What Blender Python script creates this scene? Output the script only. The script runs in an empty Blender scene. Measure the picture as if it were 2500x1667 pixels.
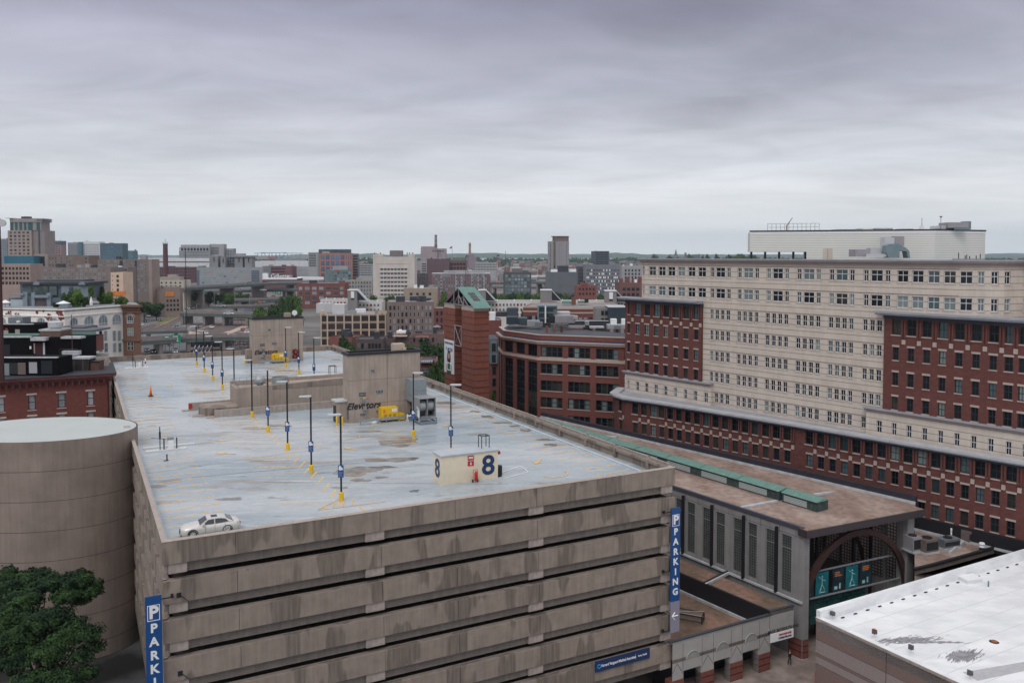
import bpy, bmesh, math, random
from mathutils import Vector, Matrix
rnd = random.Random(7)
SC = bpy.context.scene
COL = SC.collection
rad = math.radians
# ---------------- camera ----------------
F = 2049.0; CAMZ = 48.0; PIT = math.atan(90 / F)
cd = bpy.data.cameras.new("camera"); cam = bpy.data.objects.new("camera", cd); COL.objects.link(cam)
cam.location = (0, 0, CAMZ); cam.rotation_euler = (math.pi / 2 - PIT, 0, 0)
cd.sensor_width = 36; cd.lens = F / 2500 * 36; cd.shift_y = -123.5 / 2500
cd.clip_start = 0.5; cd.clip_end = 60000
SC.camera = cam
# ---------------- world / light ----------------
W = bpy.data.worlds.new("World"); SC.world = W; W.use_nodes = True
nt = W.node_tree; nt.nodes.clear()
def wn(t, **k):
    n = nt.nodes.new(t)
    for a, b in k.items(): setattr(n, a, b)
    return n
def wmath(op, a, b=None, c=None, clamp=False):
    n = wn('ShaderNodeMath', operation=op, use_clamp=clamp)
    for i, x in enumerate((a, b, c)):
        if x is None: continue
        if isinstance(x, (int, float)): n.inputs[i].default_value = x
        else: nt.links.new(x, n.inputs[i])
    return n.outputs[0]
def wmix(f, a, b, bt='MIX'):
    n = wn('ShaderNodeMix', data_type='RGBA', blend_type=bt)
    for i, x in ((0, f), (6, a), (7, b)):
        if isinstance(x, (int, float)): n.inputs[i].default_value = x
        elif isinstance(x, tuple): n.inputs[i].default_value = (*x, 1)
        else: nt.links.new(x, n.inputs[i])
    return n.outputs[2]
SUN_EL, SUN_AZ = rad(52), rad(200)
sky = wn('ShaderNodeTexSky', sky_type='NISHITA', sun_disc=False, sun_elevation=SUN_EL, sun_rotation=SUN_AZ)
skyd = wmix(1.0, sky.outputs[0], (0.1, 0.1, 0.1), 'MULTIPLY')
tc = wn('ShaderNodeTexCoord'); sx = wn('ShaderNodeSeparateXYZ'); nt.links.new(tc.outputs['Generated'], sx.inputs[0])
zz = wmath('MAXIMUM', sx.outputs[2], 0.0)
zc = wmath('ADD', zz, 0.09)
u_ = wmath('DIVIDE', sx.outputs[0], zc); v_ = wmath('DIVIDE', sx.outputs[1], zc)
cb = wn('ShaderNodeCombineXYZ'); nt.links.new(u_, cb.inputs[0]); nt.links.new(v_, cb.inputs[1])
def wnoise(sc, det, rough, off, dist=0.0):
    mp = wn('ShaderNodeMapping'); mp.inputs['Scale'].default_value = (sc[0], sc[1], 1); mp.inputs['Location'].default_value = off
    nt.links.new(cb.outputs[0], mp.inputs[0])
    n = wn('ShaderNodeTexNoise'); n.inputs['Scale'].default_value = 1; n.inputs['Detail'].default_value = det
    n.inputs['Roughness'].default_value = rough; n.inputs['Distortion'].default_value = dist
    nt.links.new(mp.outputs[0], n.inputs['Vector']); return n.outputs['Fac']
n1 = wnoise((0.34, 0.52), 4, 0.55, (5.3, 2.2, 0), 0.7)
n2 = wnoise((1.3, 1.8), 5, 0.6, (9.1, 4.7, 0), 0.6)
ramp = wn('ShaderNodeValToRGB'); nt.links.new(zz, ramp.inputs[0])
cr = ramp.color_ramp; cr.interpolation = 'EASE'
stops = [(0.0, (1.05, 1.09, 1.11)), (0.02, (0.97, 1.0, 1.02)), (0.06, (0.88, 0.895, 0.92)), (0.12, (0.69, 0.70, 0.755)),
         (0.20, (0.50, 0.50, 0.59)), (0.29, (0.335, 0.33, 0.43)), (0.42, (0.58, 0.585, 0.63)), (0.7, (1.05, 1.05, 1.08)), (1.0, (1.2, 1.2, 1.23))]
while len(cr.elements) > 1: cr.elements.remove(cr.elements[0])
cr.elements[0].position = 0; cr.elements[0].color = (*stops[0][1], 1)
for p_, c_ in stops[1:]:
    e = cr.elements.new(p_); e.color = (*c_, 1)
k = wmath('ADD', wmath('MULTIPLY', wmath('SUBTRACT', n1, 0.5), 1.7), wmath('MULTIPLY', wmath('SUBTRACT', n2, 0.5), 0.95))
amp = wmath('MULTIPLY', wmath('MINIMUM', wmath('MULTIPLY', zz, 7.0), 1.0), 0.62)
kk = wmath('ADD', 1.0, wmath('MULTIPLY', k, amp))
cbk = wn('ShaderNodeCombineColor')
for i in range(3): nt.links.new(kk, cbk.inputs[i])
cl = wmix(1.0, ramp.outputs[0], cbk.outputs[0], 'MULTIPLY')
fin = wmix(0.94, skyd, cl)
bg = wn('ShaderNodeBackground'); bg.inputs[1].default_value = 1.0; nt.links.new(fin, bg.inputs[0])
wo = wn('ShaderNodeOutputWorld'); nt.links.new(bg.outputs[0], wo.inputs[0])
sd = bpy.data.lights.new("sun", 'SUN'); sd.energy = 1.15; sd.angle = rad(28); sd.color = (1, .97, .93)
so = bpy.data.objects.new("sun", sd); COL.objects.link(so); so.rotation_euler = (math.pi / 2 - SUN_EL, 0, -(SUN_AZ - math.pi))
so.location = (0, -50, 120)
SC.view_settings.view_transform = 'Standard'; SC.view_settings.look = 'None'; SC.view_settings.exposure = 0.0; SC.view_settings.gamma = 1
# ---------------- pixel helpers ----------------
def ray(px, py):
    x = (px - 1250) / F; y = -(py - 710) / F
    return Vector((x, math.cos(PIT) + y * math.sin(PIT), -math.sin(PIT) + y * math.cos(PIT)))
def at(px, py, z):
    r = ray(px, py); t = (z - CAMZ) / r.z; return Vector((r.x * t, r.y * t, z))
def atY(px, py, Y):
    r = ray(px, py); t = Y / r.y; return Vector((r.x * t, Y, CAMZ + r.z * t))
def proj(p):
    d = Vector(p) - Vector((0, 0, CAMZ)); c, s = math.cos(PIT), math.sin(PIT)
    f = d.y * c - d.z * s; u = d.y * s + d.z * c
    return (1250 + F * d.x / f, 710 - F * u / f)
GA = rad(27.4); G0 = at(395.5, 1325, 25.1); G0.z = 0
def gl(px, py, z=24.0):
    p = at(px, py, z) - G0; c, s = math.cos(GA), math.sin(GA); return (p.x * c + p.y * s, -p.x * s + p.y * c)
# ---------------- mesh builder ----------------
class MB:
    def __init__(s): s.v = []; s.f = []; s.m = []
    def q(s, pts, m=0):
        i = len(s.v); s.v += [tuple(p) for p in pts]; s.f.append(tuple(range(i, i + len(pts)))); s.m.append(m); return s
    def box(s, x0, x1, y0, y1, z0, z1, m=0):
        if x0 > x1: x0, x1 = x1, x0
        if y0 > y1: y0, y1 = y1, y0
        if z0 > z1: z0, z1 = z1, z0
        i = len(s.v)
        s.v += [(x0, y0, z0), (x1, y0, z0), (x1, y1, z0), (x0, y1, z0), (x0, y0, z1), (x1, y0, z1), (x1, y1, z1), (x0, y1, z1)]
        for f in ((0, 3, 2, 1), (4, 5, 6, 7), (0, 1, 5, 4), (1, 2, 6, 5), (2, 3, 7, 6), (3, 0, 4, 7)):
            s.f.append(tuple(i + a for a in f)); s.m.append(m)
        return s
    def prism(s, poly, z0, z1, m=0, mt=None):
        n = len(poly)
        a = sum(poly[i][0] * poly[(i + 1) % n][1] - poly[(i + 1) % n][0] * poly[i][1] for i in range(n))
        if a < 0: poly = poly[::-1]
        i = len(s.v); g = (lambda z, p: z(p) if callable(z) else z)
        s.v += [(p[0], p[1], g(z0, p)) for p in poly] + [(p[0], p[1], g(z1, p)) for p in poly]
        s.f.append(tuple(i + n - 1 - j for j in range(n))); s.m.append(m)
        s.f.append(tuple(i + n + j for j in range(n))); s.m.append(m if mt is None else mt)
        for j in range(n):
            b = (j + 1) % n; s.f.append((i + j, i + b, i + n + b, i + n + j)); s.m.append(m)
        return s
    def tube(s, p, q, r, n=6, m=0, r2=None, cap=True):
        p = Vector(p); q = Vector(q); d = (q - p)
        if d.length < 1e-6: return s
        d.normalize(); a = d.cross(Vector((0, 0, 1)) if abs(d.z) < .9 else Vector((1, 0, 0))).normalized(); b = d.cross(a)
        r2 = r if r2 is None else r2; i = len(s.v)
        for c, rr in ((p, r), (q, r2)):
            for j in range(n):
                t = 2 * math.pi * j / n; s.v.append(tuple(c + a * (rr * math.cos(t)) + b * (rr * math.sin(t))))
        for j in range(n):
            k = (j + 1) % n; s.f.append((i + k, i + j, i + n + j, i + n + k)); s.m.append(m)
        if cap:
            s.f.append(tuple(i + j for j in range(n))); s.m.append(m)
            s.f.append(tuple(i + n + n - 1 - j for j in range(n))); s.m.append(m)
        return s
    def lathe(s, c, prof, n=16, m=0, cap=True):
        i = len(s.v)
        for r, z in prof:
            for j in range(n):
                t = 2 * math.pi * j / n; s.v.append((c[0] + r * math.cos(t), c[1] + r * math.sin(t), c[2] + z))
        for k in range(len(prof) - 1):
            for j in range(n):
                b = (j + 1) % n; s.f.append((i + k * n + j, i + k * n + b, i + (k + 1) * n + b, i + (k + 1) * n + j)); s.m.append(m)
        if cap:
            s.f.append(tuple(i + n - 1 - j for j in range(n))); s.m.append(m)
            k = (len(prof) - 1) * n; s.f.append(tuple(i + k + j for j in range(n))); s.m.append(m)
        return s
    def add(s, o, mat=None, mo=0):
        i = len(s.v)
        s.v += [tuple(mat @ Vector(p)) for p in o.v] if mat is not None else o.v
        s.f += [tuple(i + a for a in f) for f in o.f]; s.m += [a + mo for a in o.m]; return s
    def mesh(s, name, mats, smooth=False):
        me = bpy.data.meshes.new(name); me.from_pydata(s.v, [], s.f)
        for x in mats: me.materials.append(x)
        if len(mats) > 1: me.polygons.foreach_set('material_index', s.m)
        if smooth: me.polygons.foreach_set('use_smooth', [True] * len(s.f))
        me.update(); return me
    def build(s, name, mats, par=None, loc=None, rot=0, smooth=False):
        if not isinstance(mats, (list, tuple)): mats = [mats]
        return link(name, s.mesh(name, mats, smooth), par, loc, rot)
def link(name, data, par=None, loc=None, rot=0):
    o = bpy.data.objects.new(name, data); COL.objects.link(o)
    if par: o.parent = par
    if loc is not None: o.location = loc
    if rot: o.rotation_euler = (0, 0, rot)
    return o
def tag(o, label=None, cat=None, group=None, kind=None):
    if label: o['label'] = label
    if cat: o['category'] = cat
    if group: o['group'] = group
    if kind: o['kind'] = kind
    return o
def thing(name, label, cat, loc=(0, 0, 0), rot=0, group=None):
    return tag(link(name, None, None, loc, rot), label, cat, group)
def struct(name, mb, mats, **k):
    return tag(mb.build(name, mats, **k), kind='structure')
def dup(root, loc, rot=None, label=None, scale=None, group=None):
    r = root.copy(); COL.objects.link(r); r.location = loc
    if rot is not None: r.rotation_euler = (0, 0, rot)
    if scale: r.scale = (scale,) * 3 if isinstance(scale, (int, float)) else scale
    if label: r['label'] = label
    if group: r['group'] = group
    for ch in root.children:
        c = ch.copy(); COL.objects.link(c); c.parent = r
        for g in ch.children:
            d = g.copy(); COL.objects.link(d); d.parent = c
    return r
# ---------------- materials ----------------
def mat(name, col, rough=.75, n=(2.0, .18), streak=0, stain=0, metal=0, spec=.4, brick=None, lines=None, rand=0, bump=0, col2=None, n2=None, emit=0, bdir=None):
    """procedural surface in object space. n=(scale, amount) mottling; streak = vertical weather runs; stain = dark run-off patches"""
    m = bpy.data.materials.new(name); m.use_nodes = True; t = m.node_tree; N = t.nodes; L = t.links
    b = N['Principled BSDF']; b.inputs['Roughness'].default_value = rough; b.inputs['Metallic'].default_value = metal
    b.inputs['Specular IOR Level'].default_value = spec
    tc = N.new('ShaderNodeTexCoord').outputs['Object']
    def noise(sc, det=4, vec=tc, rg=.55):
        mp = N.new('ShaderNodeMapping'); mp.inputs['Scale'].default_value = sc if isinstance(sc, tuple) else (sc,) * 3
        L.new(vec, mp.inputs[0]); x = N.new('ShaderNodeTexNoise'); x.inputs['Scale'].default_value = 1
        x.inputs['Detail'].default_value = det; x.inputs['Roughness'].default_value = rg; L.new(mp.outputs[0], x.inputs['Vector']); return x.outputs['Fac']
    def rng(x, a, b_, c, d):
        r = N.new('ShaderNodeMapRange'); r.inputs[1].default_value = a; r.inputs[2].default_value = b_; r.inputs[3].default_value = c; r.inputs[4].default_value = d
        L.new(x, r.inputs[0]); return r.outputs[0]
    def mix(f, a, b_, bt='MIX'):
        x = N.new('ShaderNodeMix'); x.data_type = 'RGBA'; x.blend_type = bt
        for i, v in ((0, f), (6, a), (7, b_)):
            if isinstance(v, (int, float)): x.inputs[i].default_value = v
            elif isinstance(v, tuple): x.inputs[i].default_value = (*v, 1)
            else: L.new(v, x.inputs[i])
        return x.outputs[2]
    def g3(x):
        c = N.new('ShaderNodeCombineColor')
        for i in range(3): L.new(x, c.inputs[i])
        return c.outputs[0]
    out = tuple(col)
    if col2: out = mix(rng(noise(n2 or .15, 5), .42, .6, 0, 1), out, tuple(col2))
    if brick:
        sx = N.new('ShaderNodeSeparateXYZ'); L.new(tc, sx.inputs[0]); ad = N.new('ShaderNodeMath')
        if bdir:
            k1 = N.new('ShaderNodeMath'); k1.operation = 'MULTIPLY'; k1.inputs[1].default_value = bdir[0]; L.new(sx.outputs[0], k1.inputs[0])
            ad.operation = 'MULTIPLY_ADD'; L.new(sx.outputs[1], ad.inputs[0]); ad.inputs[1].default_value = bdir[1]; L.new(k1.outputs[0], ad.inputs[2])
        else: L.new(sx.outputs[0], ad.inputs[0]); L.new(sx.outputs[1], ad.inputs[1])
        cx = N.new('ShaderNodeCombineXYZ'); L.new(ad.outputs[0], cx.inputs[0]); L.new(sx.outputs[2], cx.inputs[1])
        br = N.new('ShaderNodeTexBrick'); L.new(cx.outputs[0], br.inputs['Vector']); w, h, mo, mcol = brick
        br.inputs['Scale'].default_value = 1; br.inputs['Brick Width'].default_value = w; br.inputs['Row Height'].default_value = h; br.inputs['Mortar Size'].default_value = mo
        br.inputs['Color1'].default_value = (1, 1, 1, 1); br.inputs['Color2'].default_value = (.8, .8, .8, 1); br.inputs['Mortar'].default_value = (*mcol, 1)
        out = mix(1.0, out, br.outputs['Color'], 'MULTIPLY')
    if lines:
        sx = N.new('ShaderNodeSeparateXYZ'); L.new(tc, sx.inputs[0]); ax, per, wid, dark = lines
        fr = N.new('ShaderNodeMath'); fr.operation = 'PINGPONG'; fr.inputs[1].default_value = per / 2; L.new(sx.outputs[ax], fr.inputs[0])
        out = mix(1.0, out, g3(rng(fr.outputs[0], wid * .4, wid, dark, 1)), 'MULTIPLY')
    if n: out = mix(1.0, out, g3(rng(noise(n[0], 5), .3, .7, 1 - n[1], 1 + n[1])), 'MULTIPLY')
    if streak: out = mix(1.0, out, g3(rng(noise((2.2, 2.2, .12), 5, rg=.65), .35, .65, 1 - streak, 1 + streak * .6)), 'MULTIPLY')
    if stain:
        a = rng(noise((.33, .33, .10), 2), .53, .56, 0, 1); c = rng(noise((3.5, 3.5, .25), 4), .35, .6, .35, 1)
        mu = N.new('ShaderNodeMath'); mu.operation = 'MULTIPLY'; L.new(a, mu.inputs[0]); L.new(c, mu.inputs[1])
        out = mix(mu.outputs[0], out, tuple(x * (1 - stain) for x in col))
    if rand:
        oi = N.new('ShaderNodeObjectInfo'); out = mix(1.0, out, g3(rng(oi.outputs['Random'], 0, 1, 1 - rand, 1 + rand)), 'MULTIPLY')
    if isinstance(out, tuple): b.inputs['Base Color'].default_value = (*out, 1)
    else: L.new(out, b.inputs['Base Color'])
    if bump:
        bp = N.new('ShaderNodeBump'); bp.inputs['Strength'].default_value = .6; bp.inputs['Distance'].default_value = bump
        L.new(noise(6, 4), bp.inputs['Height']); L.new(bp.outputs[0], b.inputs['Normal'])
    if emit:
        b.inputs['Emission Color'].default_value = (*col, 1); b.inputs['Emission Strength'].default_value = emit
    return m
def hsh(x): return x
# ---------------- walls with openings and windows ----------------
class Wall:
    """vertical wall from a to b (plan points), outward side on the right of travel"""
    def __init__(s, a, b):
        s.a = Vector((a[0], a[1])); s.b = Vector((b[0], b[1])); s.L = (s.b - s.a).length; s.d = (s.b - s.a) / s.L
        s.n = Vector((s.d.y, -s.d.x)); s.ang = math.atan2(s.d.y, s.d.x)
    def P(s, t, z, off=0):
        p = s.a + s.d * t + s.n * off; return (p.x, p.y, z)
    def face(s, mb, z0, z1, bands=(), rec=.22, m=0):
        cur = z0
        for za, zb, ops in sorted(bands):
            ops = [o for o in ops if o[1] > 0.05 and o[0] < s.L - .05]
            if za > cur + 1e-4: mb.q([s.P(0, cur), s.P(s.L, cur), s.P(s.L, za), s.P(0, za)], m)
            x = 0
            for o0, o1 in sorted(ops):
                o0 = max(o0, .03); o1 = min(o1, s.L - .03)
                mb.q([s.P(x, za), s.P(o0, za), s.P(o0, zb), s.P(x, zb)], m)
                mb.q([s.P(o0, za), s.P(o0, za, -rec), s.P(o0, zb, -rec), s.P(o0, zb)], m)
                mb.q([s.P(o1, za, -rec), s.P(o1, za), s.P(o1, zb), s.P(o1, zb, -rec)], m)
                mb.q([s.P(o0, za), s.P(o1, za), s.P(o1, za, -rec), s.P(o0, za, -rec)], m)
                mb.q([s.P(o0, zb, -rec), s.P(o1, zb, -rec), s.P(o1, zb), s.P(o0, zb)], m)
                x = o1
            mb.q([s.P(x, za), s.P(s.L, za), s.P(s.L, zb), s.P(x, zb)], m); cur = zb
        if z1 > cur + 1e-4: mb.q([s.P(0, cur), s.P(s.L, cur), s.P(s.L, z1), s.P(0, z1)], m)
    def bar(s, mb, t0, t1, z0, z1, o0, o1, m=0):
        a, b, c, d = s.P(t0, 0, o1), s.P(t1, 0, o1), s.P(t1, 0, o0), s.P(t0, 0, o0)
        mb.prism([a[:2], b[:2], c[:2], d[:2]], z0, z1, m); return mb
def winmb(w, h, cols=2, rows=2, fr=.07, lint=0, sill=0, side=0, tfrac=None, key=None):
    """window in its own frame: centre bottom at origin, outside is -y. slots: 0 frame, 1 pane, 2 stone"""
    mb = MB(); x = w / 2
    mb.q([(-x, 0, 0), (x, 0, 0), (x, 0, h), (-x, 0, h)], 1)
    for a, b in ((-x, -x + fr), (x - fr, x)): mb.box(a, b, -.05, -.002, 0, h)
    for a, b in ((0, fr), (h - fr, h)): mb.box(-x + fr, x - fr, -.048, -.002, a, b)
    for i in range(1, cols):
        c = -x + w * i / cols; mb.box(c - fr * .4, c + fr * .4, -.04, -.002, fr, h - fr)
    for j in range(1, rows):
        c = h * (tfrac if (tfrac and j == 1) else j / rows); mb.box(-x + fr, x - fr, -.044, -.002, c - fr * .5, c + fr * .5)
    return mb
def winstone(w, h, rec, lint=0, sill=0, side=.12):
    mb = MB(); x = w / 2
    if lint: mb.box(-x - side, x + side, -rec - .05, -rec + .05, h + .003, h + lint, 2)
    if sill: mb.box(-x - side * .7, x + side * .7, -rec - .08, -rec + .05, -sill, -.003, 2)
    return mb
_wc = {}
class Windows:
    """collects windows for one thing; the 100 that show largest become parts, the rest one part"""
    def __init__(s, par, M4=None): s.par = par; s.l = []; s.base = M4
    def add(s, wall, t, z, w, h, mats, rec=.22, **k):
        s.l.append((wall, t, z, w, h, tuple(mats), rec, dict(k)))
    def done(s, name='window', cap=100, split=False):
        mw = s.par.matrix_basis.copy() if s.base is None else s.base
        its = []
        for wall, t, z, w, h, mats, rec, k in s.l:
            p = wall.P(t, z, -rec); P4 = Matrix.Translation(p) @ Matrix.Rotation(wall.ang, 4, 'Z')
            wp = mw @ Vector(p); vis = 1
            q = proj(wp) if wp.y > 1 else (-9999, 0)
            if not (-60 < q[0] < 2560 and q[1] < 1760): vis = 0
            n = (mw.to_3x3() @ Vector((wall.n.x, wall.n.y, 0))); f = max(0, -(n.dot(wp - Vector((0, 0, CAMZ)))) / max(1, wp.length ** 2))
            its.append((vis * w * h * f / max(1, wp.length), P4, w, h, mats, rec, k))
        its.sort(key=lambda a: -a[0])
        rest = MB(); rm = []
        for i, (sz, P4, w, h, mats, rec, k) in enumerate(its):
            if sz <= 0: continue
            k = dict(k); st = k.pop('stone', None)
            key = (round(w, 2), round(h, 2), tuple(m.name for m in mats), round(rec, 2), str(k), str(st))
            if key not in _wc:
                a = winmb(w, h, **k)
                if st: a.add(winstone(w, h, rec, **st))
                _wc[key] = [a, None]
            if i < cap:
                if _wc[key][1] is None: _wc[key][1] = _wc[key][0].mesh(name, list(mats))
                o = link(name, _wc[key][1], s.par); o.matrix_local = P4
            else:
                mo = len(rm)
                if list(mats) not in [rm[j:j + len(mats)] for j in range(0, len(rm), 3)]:
                    rm += list(mats) + [mats[0]] * (3 - len(mats)); 
                for j in range(0, len(rm), 3):
                    if rm[j:j + len(mats)] == list(mats): mo = j; break
                rest.add(_wc[key][0], P4, mo)
        if rest.f: tag(rest.build(name + '_rows', rm, s.par), kind='stuff')
def text(s, size, m, par, loc, rot=(math.pi / 2, 0, 0), name='lettering', bold=0, shear=0, ext=.015, align='CENTER', sx=1, sp=1):
    c = bpy.data.curves.new('t', 'FONT'); c.body = s; c.size = size; c.offset = bold; c.shear = shear; c.extrude = ext
    c.align_x = align; c.align_y = 'CENTER'; c.space_character = sp; c.resolution_u = 3
    o = bpy.data.objects.new('t', c); COL.objects.link(o); dg = bpy.context.evaluated_depsgraph_get(); dg.update()
    me = bpy.data.meshes.new_from_object(o.evaluated_get(dg)); COL.objects.unlink(o); bpy.data.objects.remove(o)
    me.materials.clear(); me.materials.append(m); r = link(name, me, par, loc); r.rotation_euler = rot; r.scale = (sx, 1, 1); return r
# ================= materials =================
CONC = mat('weathered_concrete', (.268, .220, .185), .85, (.8, .13), streak=.13, stain=.46, bump=.01)
CONCT = mat('concrete_top', (.37, .31, .275), .8, (2.5, .15))  # kept lighter to paint ledge highlights onto the band lips
CONCP = mat('pale_concrete', (.36, .31, .28), .85, (1.5, .14), streak=.15)
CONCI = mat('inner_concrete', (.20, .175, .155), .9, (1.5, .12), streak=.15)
CYLC = mat('board_marked_concrete', (.25, .20, .17), .85, (.3, .18), streak=.10, bump=.01)
ELC = mat('tan_concrete', (.345, .283, .24), .85, (.5, .12), streak=.16)
DARK = mat('dark_metal', (.02, .021, .025), .5, (3, .1))
BLACK = mat('black_paint', (.012, .014, .02), .5, None)
WHITE = mat('white_paint', (.78, .79, .8), .5, (3, .05))
WMEM = mat('white_roof_membrane', (.80, .81, .82), .45, (.35, .05), col2=(.70, .71, .73), n2=(.25, .6, 1))
PALEM = mat('pale_membrane', (.45, .48, .475), .65, (.3, .04))
BLUE = mat('sign_blue', (.008, .065, .225), .45, (3, .05))
NAVY = mat('sign_navy', (.012, .035, .11), .4, None)
YEL = mat('yellow_paint', (.75, .47, .02), .5, (4, .12))
ORG = mat('orange_paint', (.75, .16, .02), .5, (4, .1))
RED = mat('red_paint', (.45, .02, .02), .45, (4, .1))
GALV = mat('galvanised_steel', (.33, .35, .36), .45, (5, .15), metal=.4)
GREYP = mat('grey_paint', (.25, .26, .28), .55, (3, .1))
LINE = mat('worn_yellow_line', (.72, .43, .10), .5, (3.5, .3), col2=(.60, .44, .22), n2=.9)
WLINE = mat('white_line', (.72, .73, .74), .5, (3.5, .1))
CREAMP = mat('cream_paint', (.68, .60, .46), .6, (1.5, .05))
TYRE = mat('rubber', (.02, .02, .02), .8, None)
BRN = mat('brown_gravel_roof', (.225, .155, .125), .95, (1.2, .25), col2=(.31, .235, .20), n2=(.25, .12, 1))
MOSS = mat('mossy_gravel_roof', (.235, .135, .10), .95, (1.2, .25), col2=(.13, .088, .06), n2=(.25, .08, 1))
GLS = mat('dark_glass', (.010, .014, .018), .2, (.4, .3), spec=.22, rand=.5)
GLT = mat('teal_glass', (.06, .10, .11), .12, (.25, .4), spec=.6, rand=.5)
GLB = mat('blinds_behind_glass', (.15, .19, .19), .25, (.6, .12), spec=.5, rand=.3)
GLC = mat('curtained_glass', (.33, .35, .37), .3, (2, .25), spec=.5, rand=.3)
GLH = mat('half_lit_glass', (.035, .033, .03), .2, (.8, .5), spec=.25, rand=.5)
COPG = mat('verdigris_copper', (.145, .265, .23), .65, (1, .12), streak=.1)
ROOFD = mat('dark_roof', (.045, .05, .06), .6, (.4, .25))
ROOFG = mat('grey_roof', (.25, .26, .28), .8, (.3, .2))
# wet deck
def deck_mat():
    m = bpy.data.materials.new('wet_parking_deck'); m.use_nodes = True; t = m.node_tree; N = t.nodes; L = t.links; b = N['Principled BSDF']
    tc = N.new('ShaderNodeTexCoord').outputs['Object']
    rt = N.new('ShaderNodeMapping'); rt.inputs['Rotation'].default_value = (0, 0, rad(20)); L.new(tc, rt.inputs[0])
    def noise(sc, det, off=0, rg=.55, src=rt.outputs[0]):
        mp = N.new('ShaderNodeMapping'); mp.inputs['Scale'].default_value = sc; mp.inputs['Location'].default_value = (off, off * 1.3, 0); L.new(src, mp.inputs[0])
        x = N.new('ShaderNodeTexNoise'); x.inputs['Scale'].default_value = 1; x.inputs['Detail'].default_value = det; x.inputs['Roughness'].default_value = rg; x.inputs['Distortion'].default_value = .5; L.new(mp.outputs[0], x.inputs['Vector']); return x.outputs['Fac']
    def rng(x, a, b_, c, d):
        r = N.new('ShaderNodeMapRange'); r.inputs[1].default_value = a; r.inputs[2].default_value = b_; r.inputs[3].default_value = c; r.inputs[4].default_value = d; L.new(x, r.inputs[0]); return r.outputs[0]
    def mix(f, a, b_, bt='MIX'):
        x = N.new('ShaderNodeMix'); x.data_type = 'RGBA'; x.blend_type = bt
        for i, v in ((0, f), (6, a), (7, b_)):
            if isinstance(v, (int, float)): x.inputs[i].default_value = v
            elif isinstance(v, tuple): x.inputs[i].default_value = (*v, 1)
            else: L.new(v, x.inputs[i])
        return x.outputs[2]
    base = mix(rng(noise((.035, .06, 1), 4, 3), .42, .6, 0, 1), (.30, .35, .385), (.44, .465, .485))
    base = mix(rng(noise((.16, .75, 1), 5, 11), .55, .70, 0, .65), base, (.52, .54, .56))          # pale streaks, sky reflection painted into the colour
    base = mix(rng(noise((.09, .24, 1), 5, 21), .60, .65, 0, .85), base, (.30, .27, .245))        # worn brown patches
    base = mix(rng(noise((.2, .8, 1), 4, 33), .66, .69, 0, .7), base, (.17, .155, .14))
    base = mix(1.0, base, mix(rng(noise((1.1, 3.2, 1), 6, 51, .7), .35, .65, 0, 1), (.90, .90, .90), (1.08, 1.08, 1.08)), 'MULTIPLY')
    base = mix(rng(noise((.02, 2.2, 1), 3, 61), .64, .72, 0, .35), base, (.24, .25, .265))       # faint tyre tracks
    L.new(base, b.inputs['Base Color'])
    L.new(rng(noise((.18, .5, 1), 4, 40), .42, .6, .24, .62), b.inputs['Roughness']); b.inputs['Specular IOR Level'].default_value = .5
    bp = N.new('ShaderNodeBump'); bp.inputs['Strength'].default_value = .25; bp.inputs['Distance'].default_value = .01; L.new(noise((3, 3, 1), 3, 5), bp.inputs['Height']); L.new(bp.outputs[0], b.inputs['Normal'])
    return m
DECK = deck_mat()
# ================= parking garage =================
GW, GL_, FH = 51.0, 135.2, 3.2
G = thing('parking_garage', 'long weathered concrete parking garage with a wet open roof deck', 'parking garage', (G0.x, G0.y, 0), GA)
TOP = 25.1
d = MB()
d.q([(.3, .55, 24), (GW - .3, .55, 24), (GW - .3, GL_ - .3, 24), (.3, GL_ - .3, 24)]); d.build('deck', DECK, G)
sl = MB()
for k in range(0, 7):
    z = 24 - FH * k; sl.box(.4, GW - .4, .6, GL_ - .4, z - .3, z - .006)
sl.box(12, 14, 12, 120, 0, 23.6); sl.box(36, 38, 12, 120, 0, 23.6); sl.box(12.1, 38, 14, 15, 0, 23.6)  # unseen core walls added to keep daylight from leaking across the levels
for i in range(9): sl.box(1.6 + 5.9 * i, 2.3 + 5.9 * i, 5.2, 5.9, 0, 23.6)
for i in range(18): sl.box(1.6, 2.2, 5 + 7.4 * i, 5.7 + 7.4 * i, 0, 23.6)
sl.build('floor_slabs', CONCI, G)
WF = Wall((0, 0), (GW, 0)); WR = Wall((GW, 0), (GW, GL_)); WB = Wall((GW, GL_), (0, GL_)); WLf = Wall((0, GL_), (0, 0))
blkF = [(.45, 1.85), (16.7, 18.45), (33.2, 34.85), (49.3, 50.75)]
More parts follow.
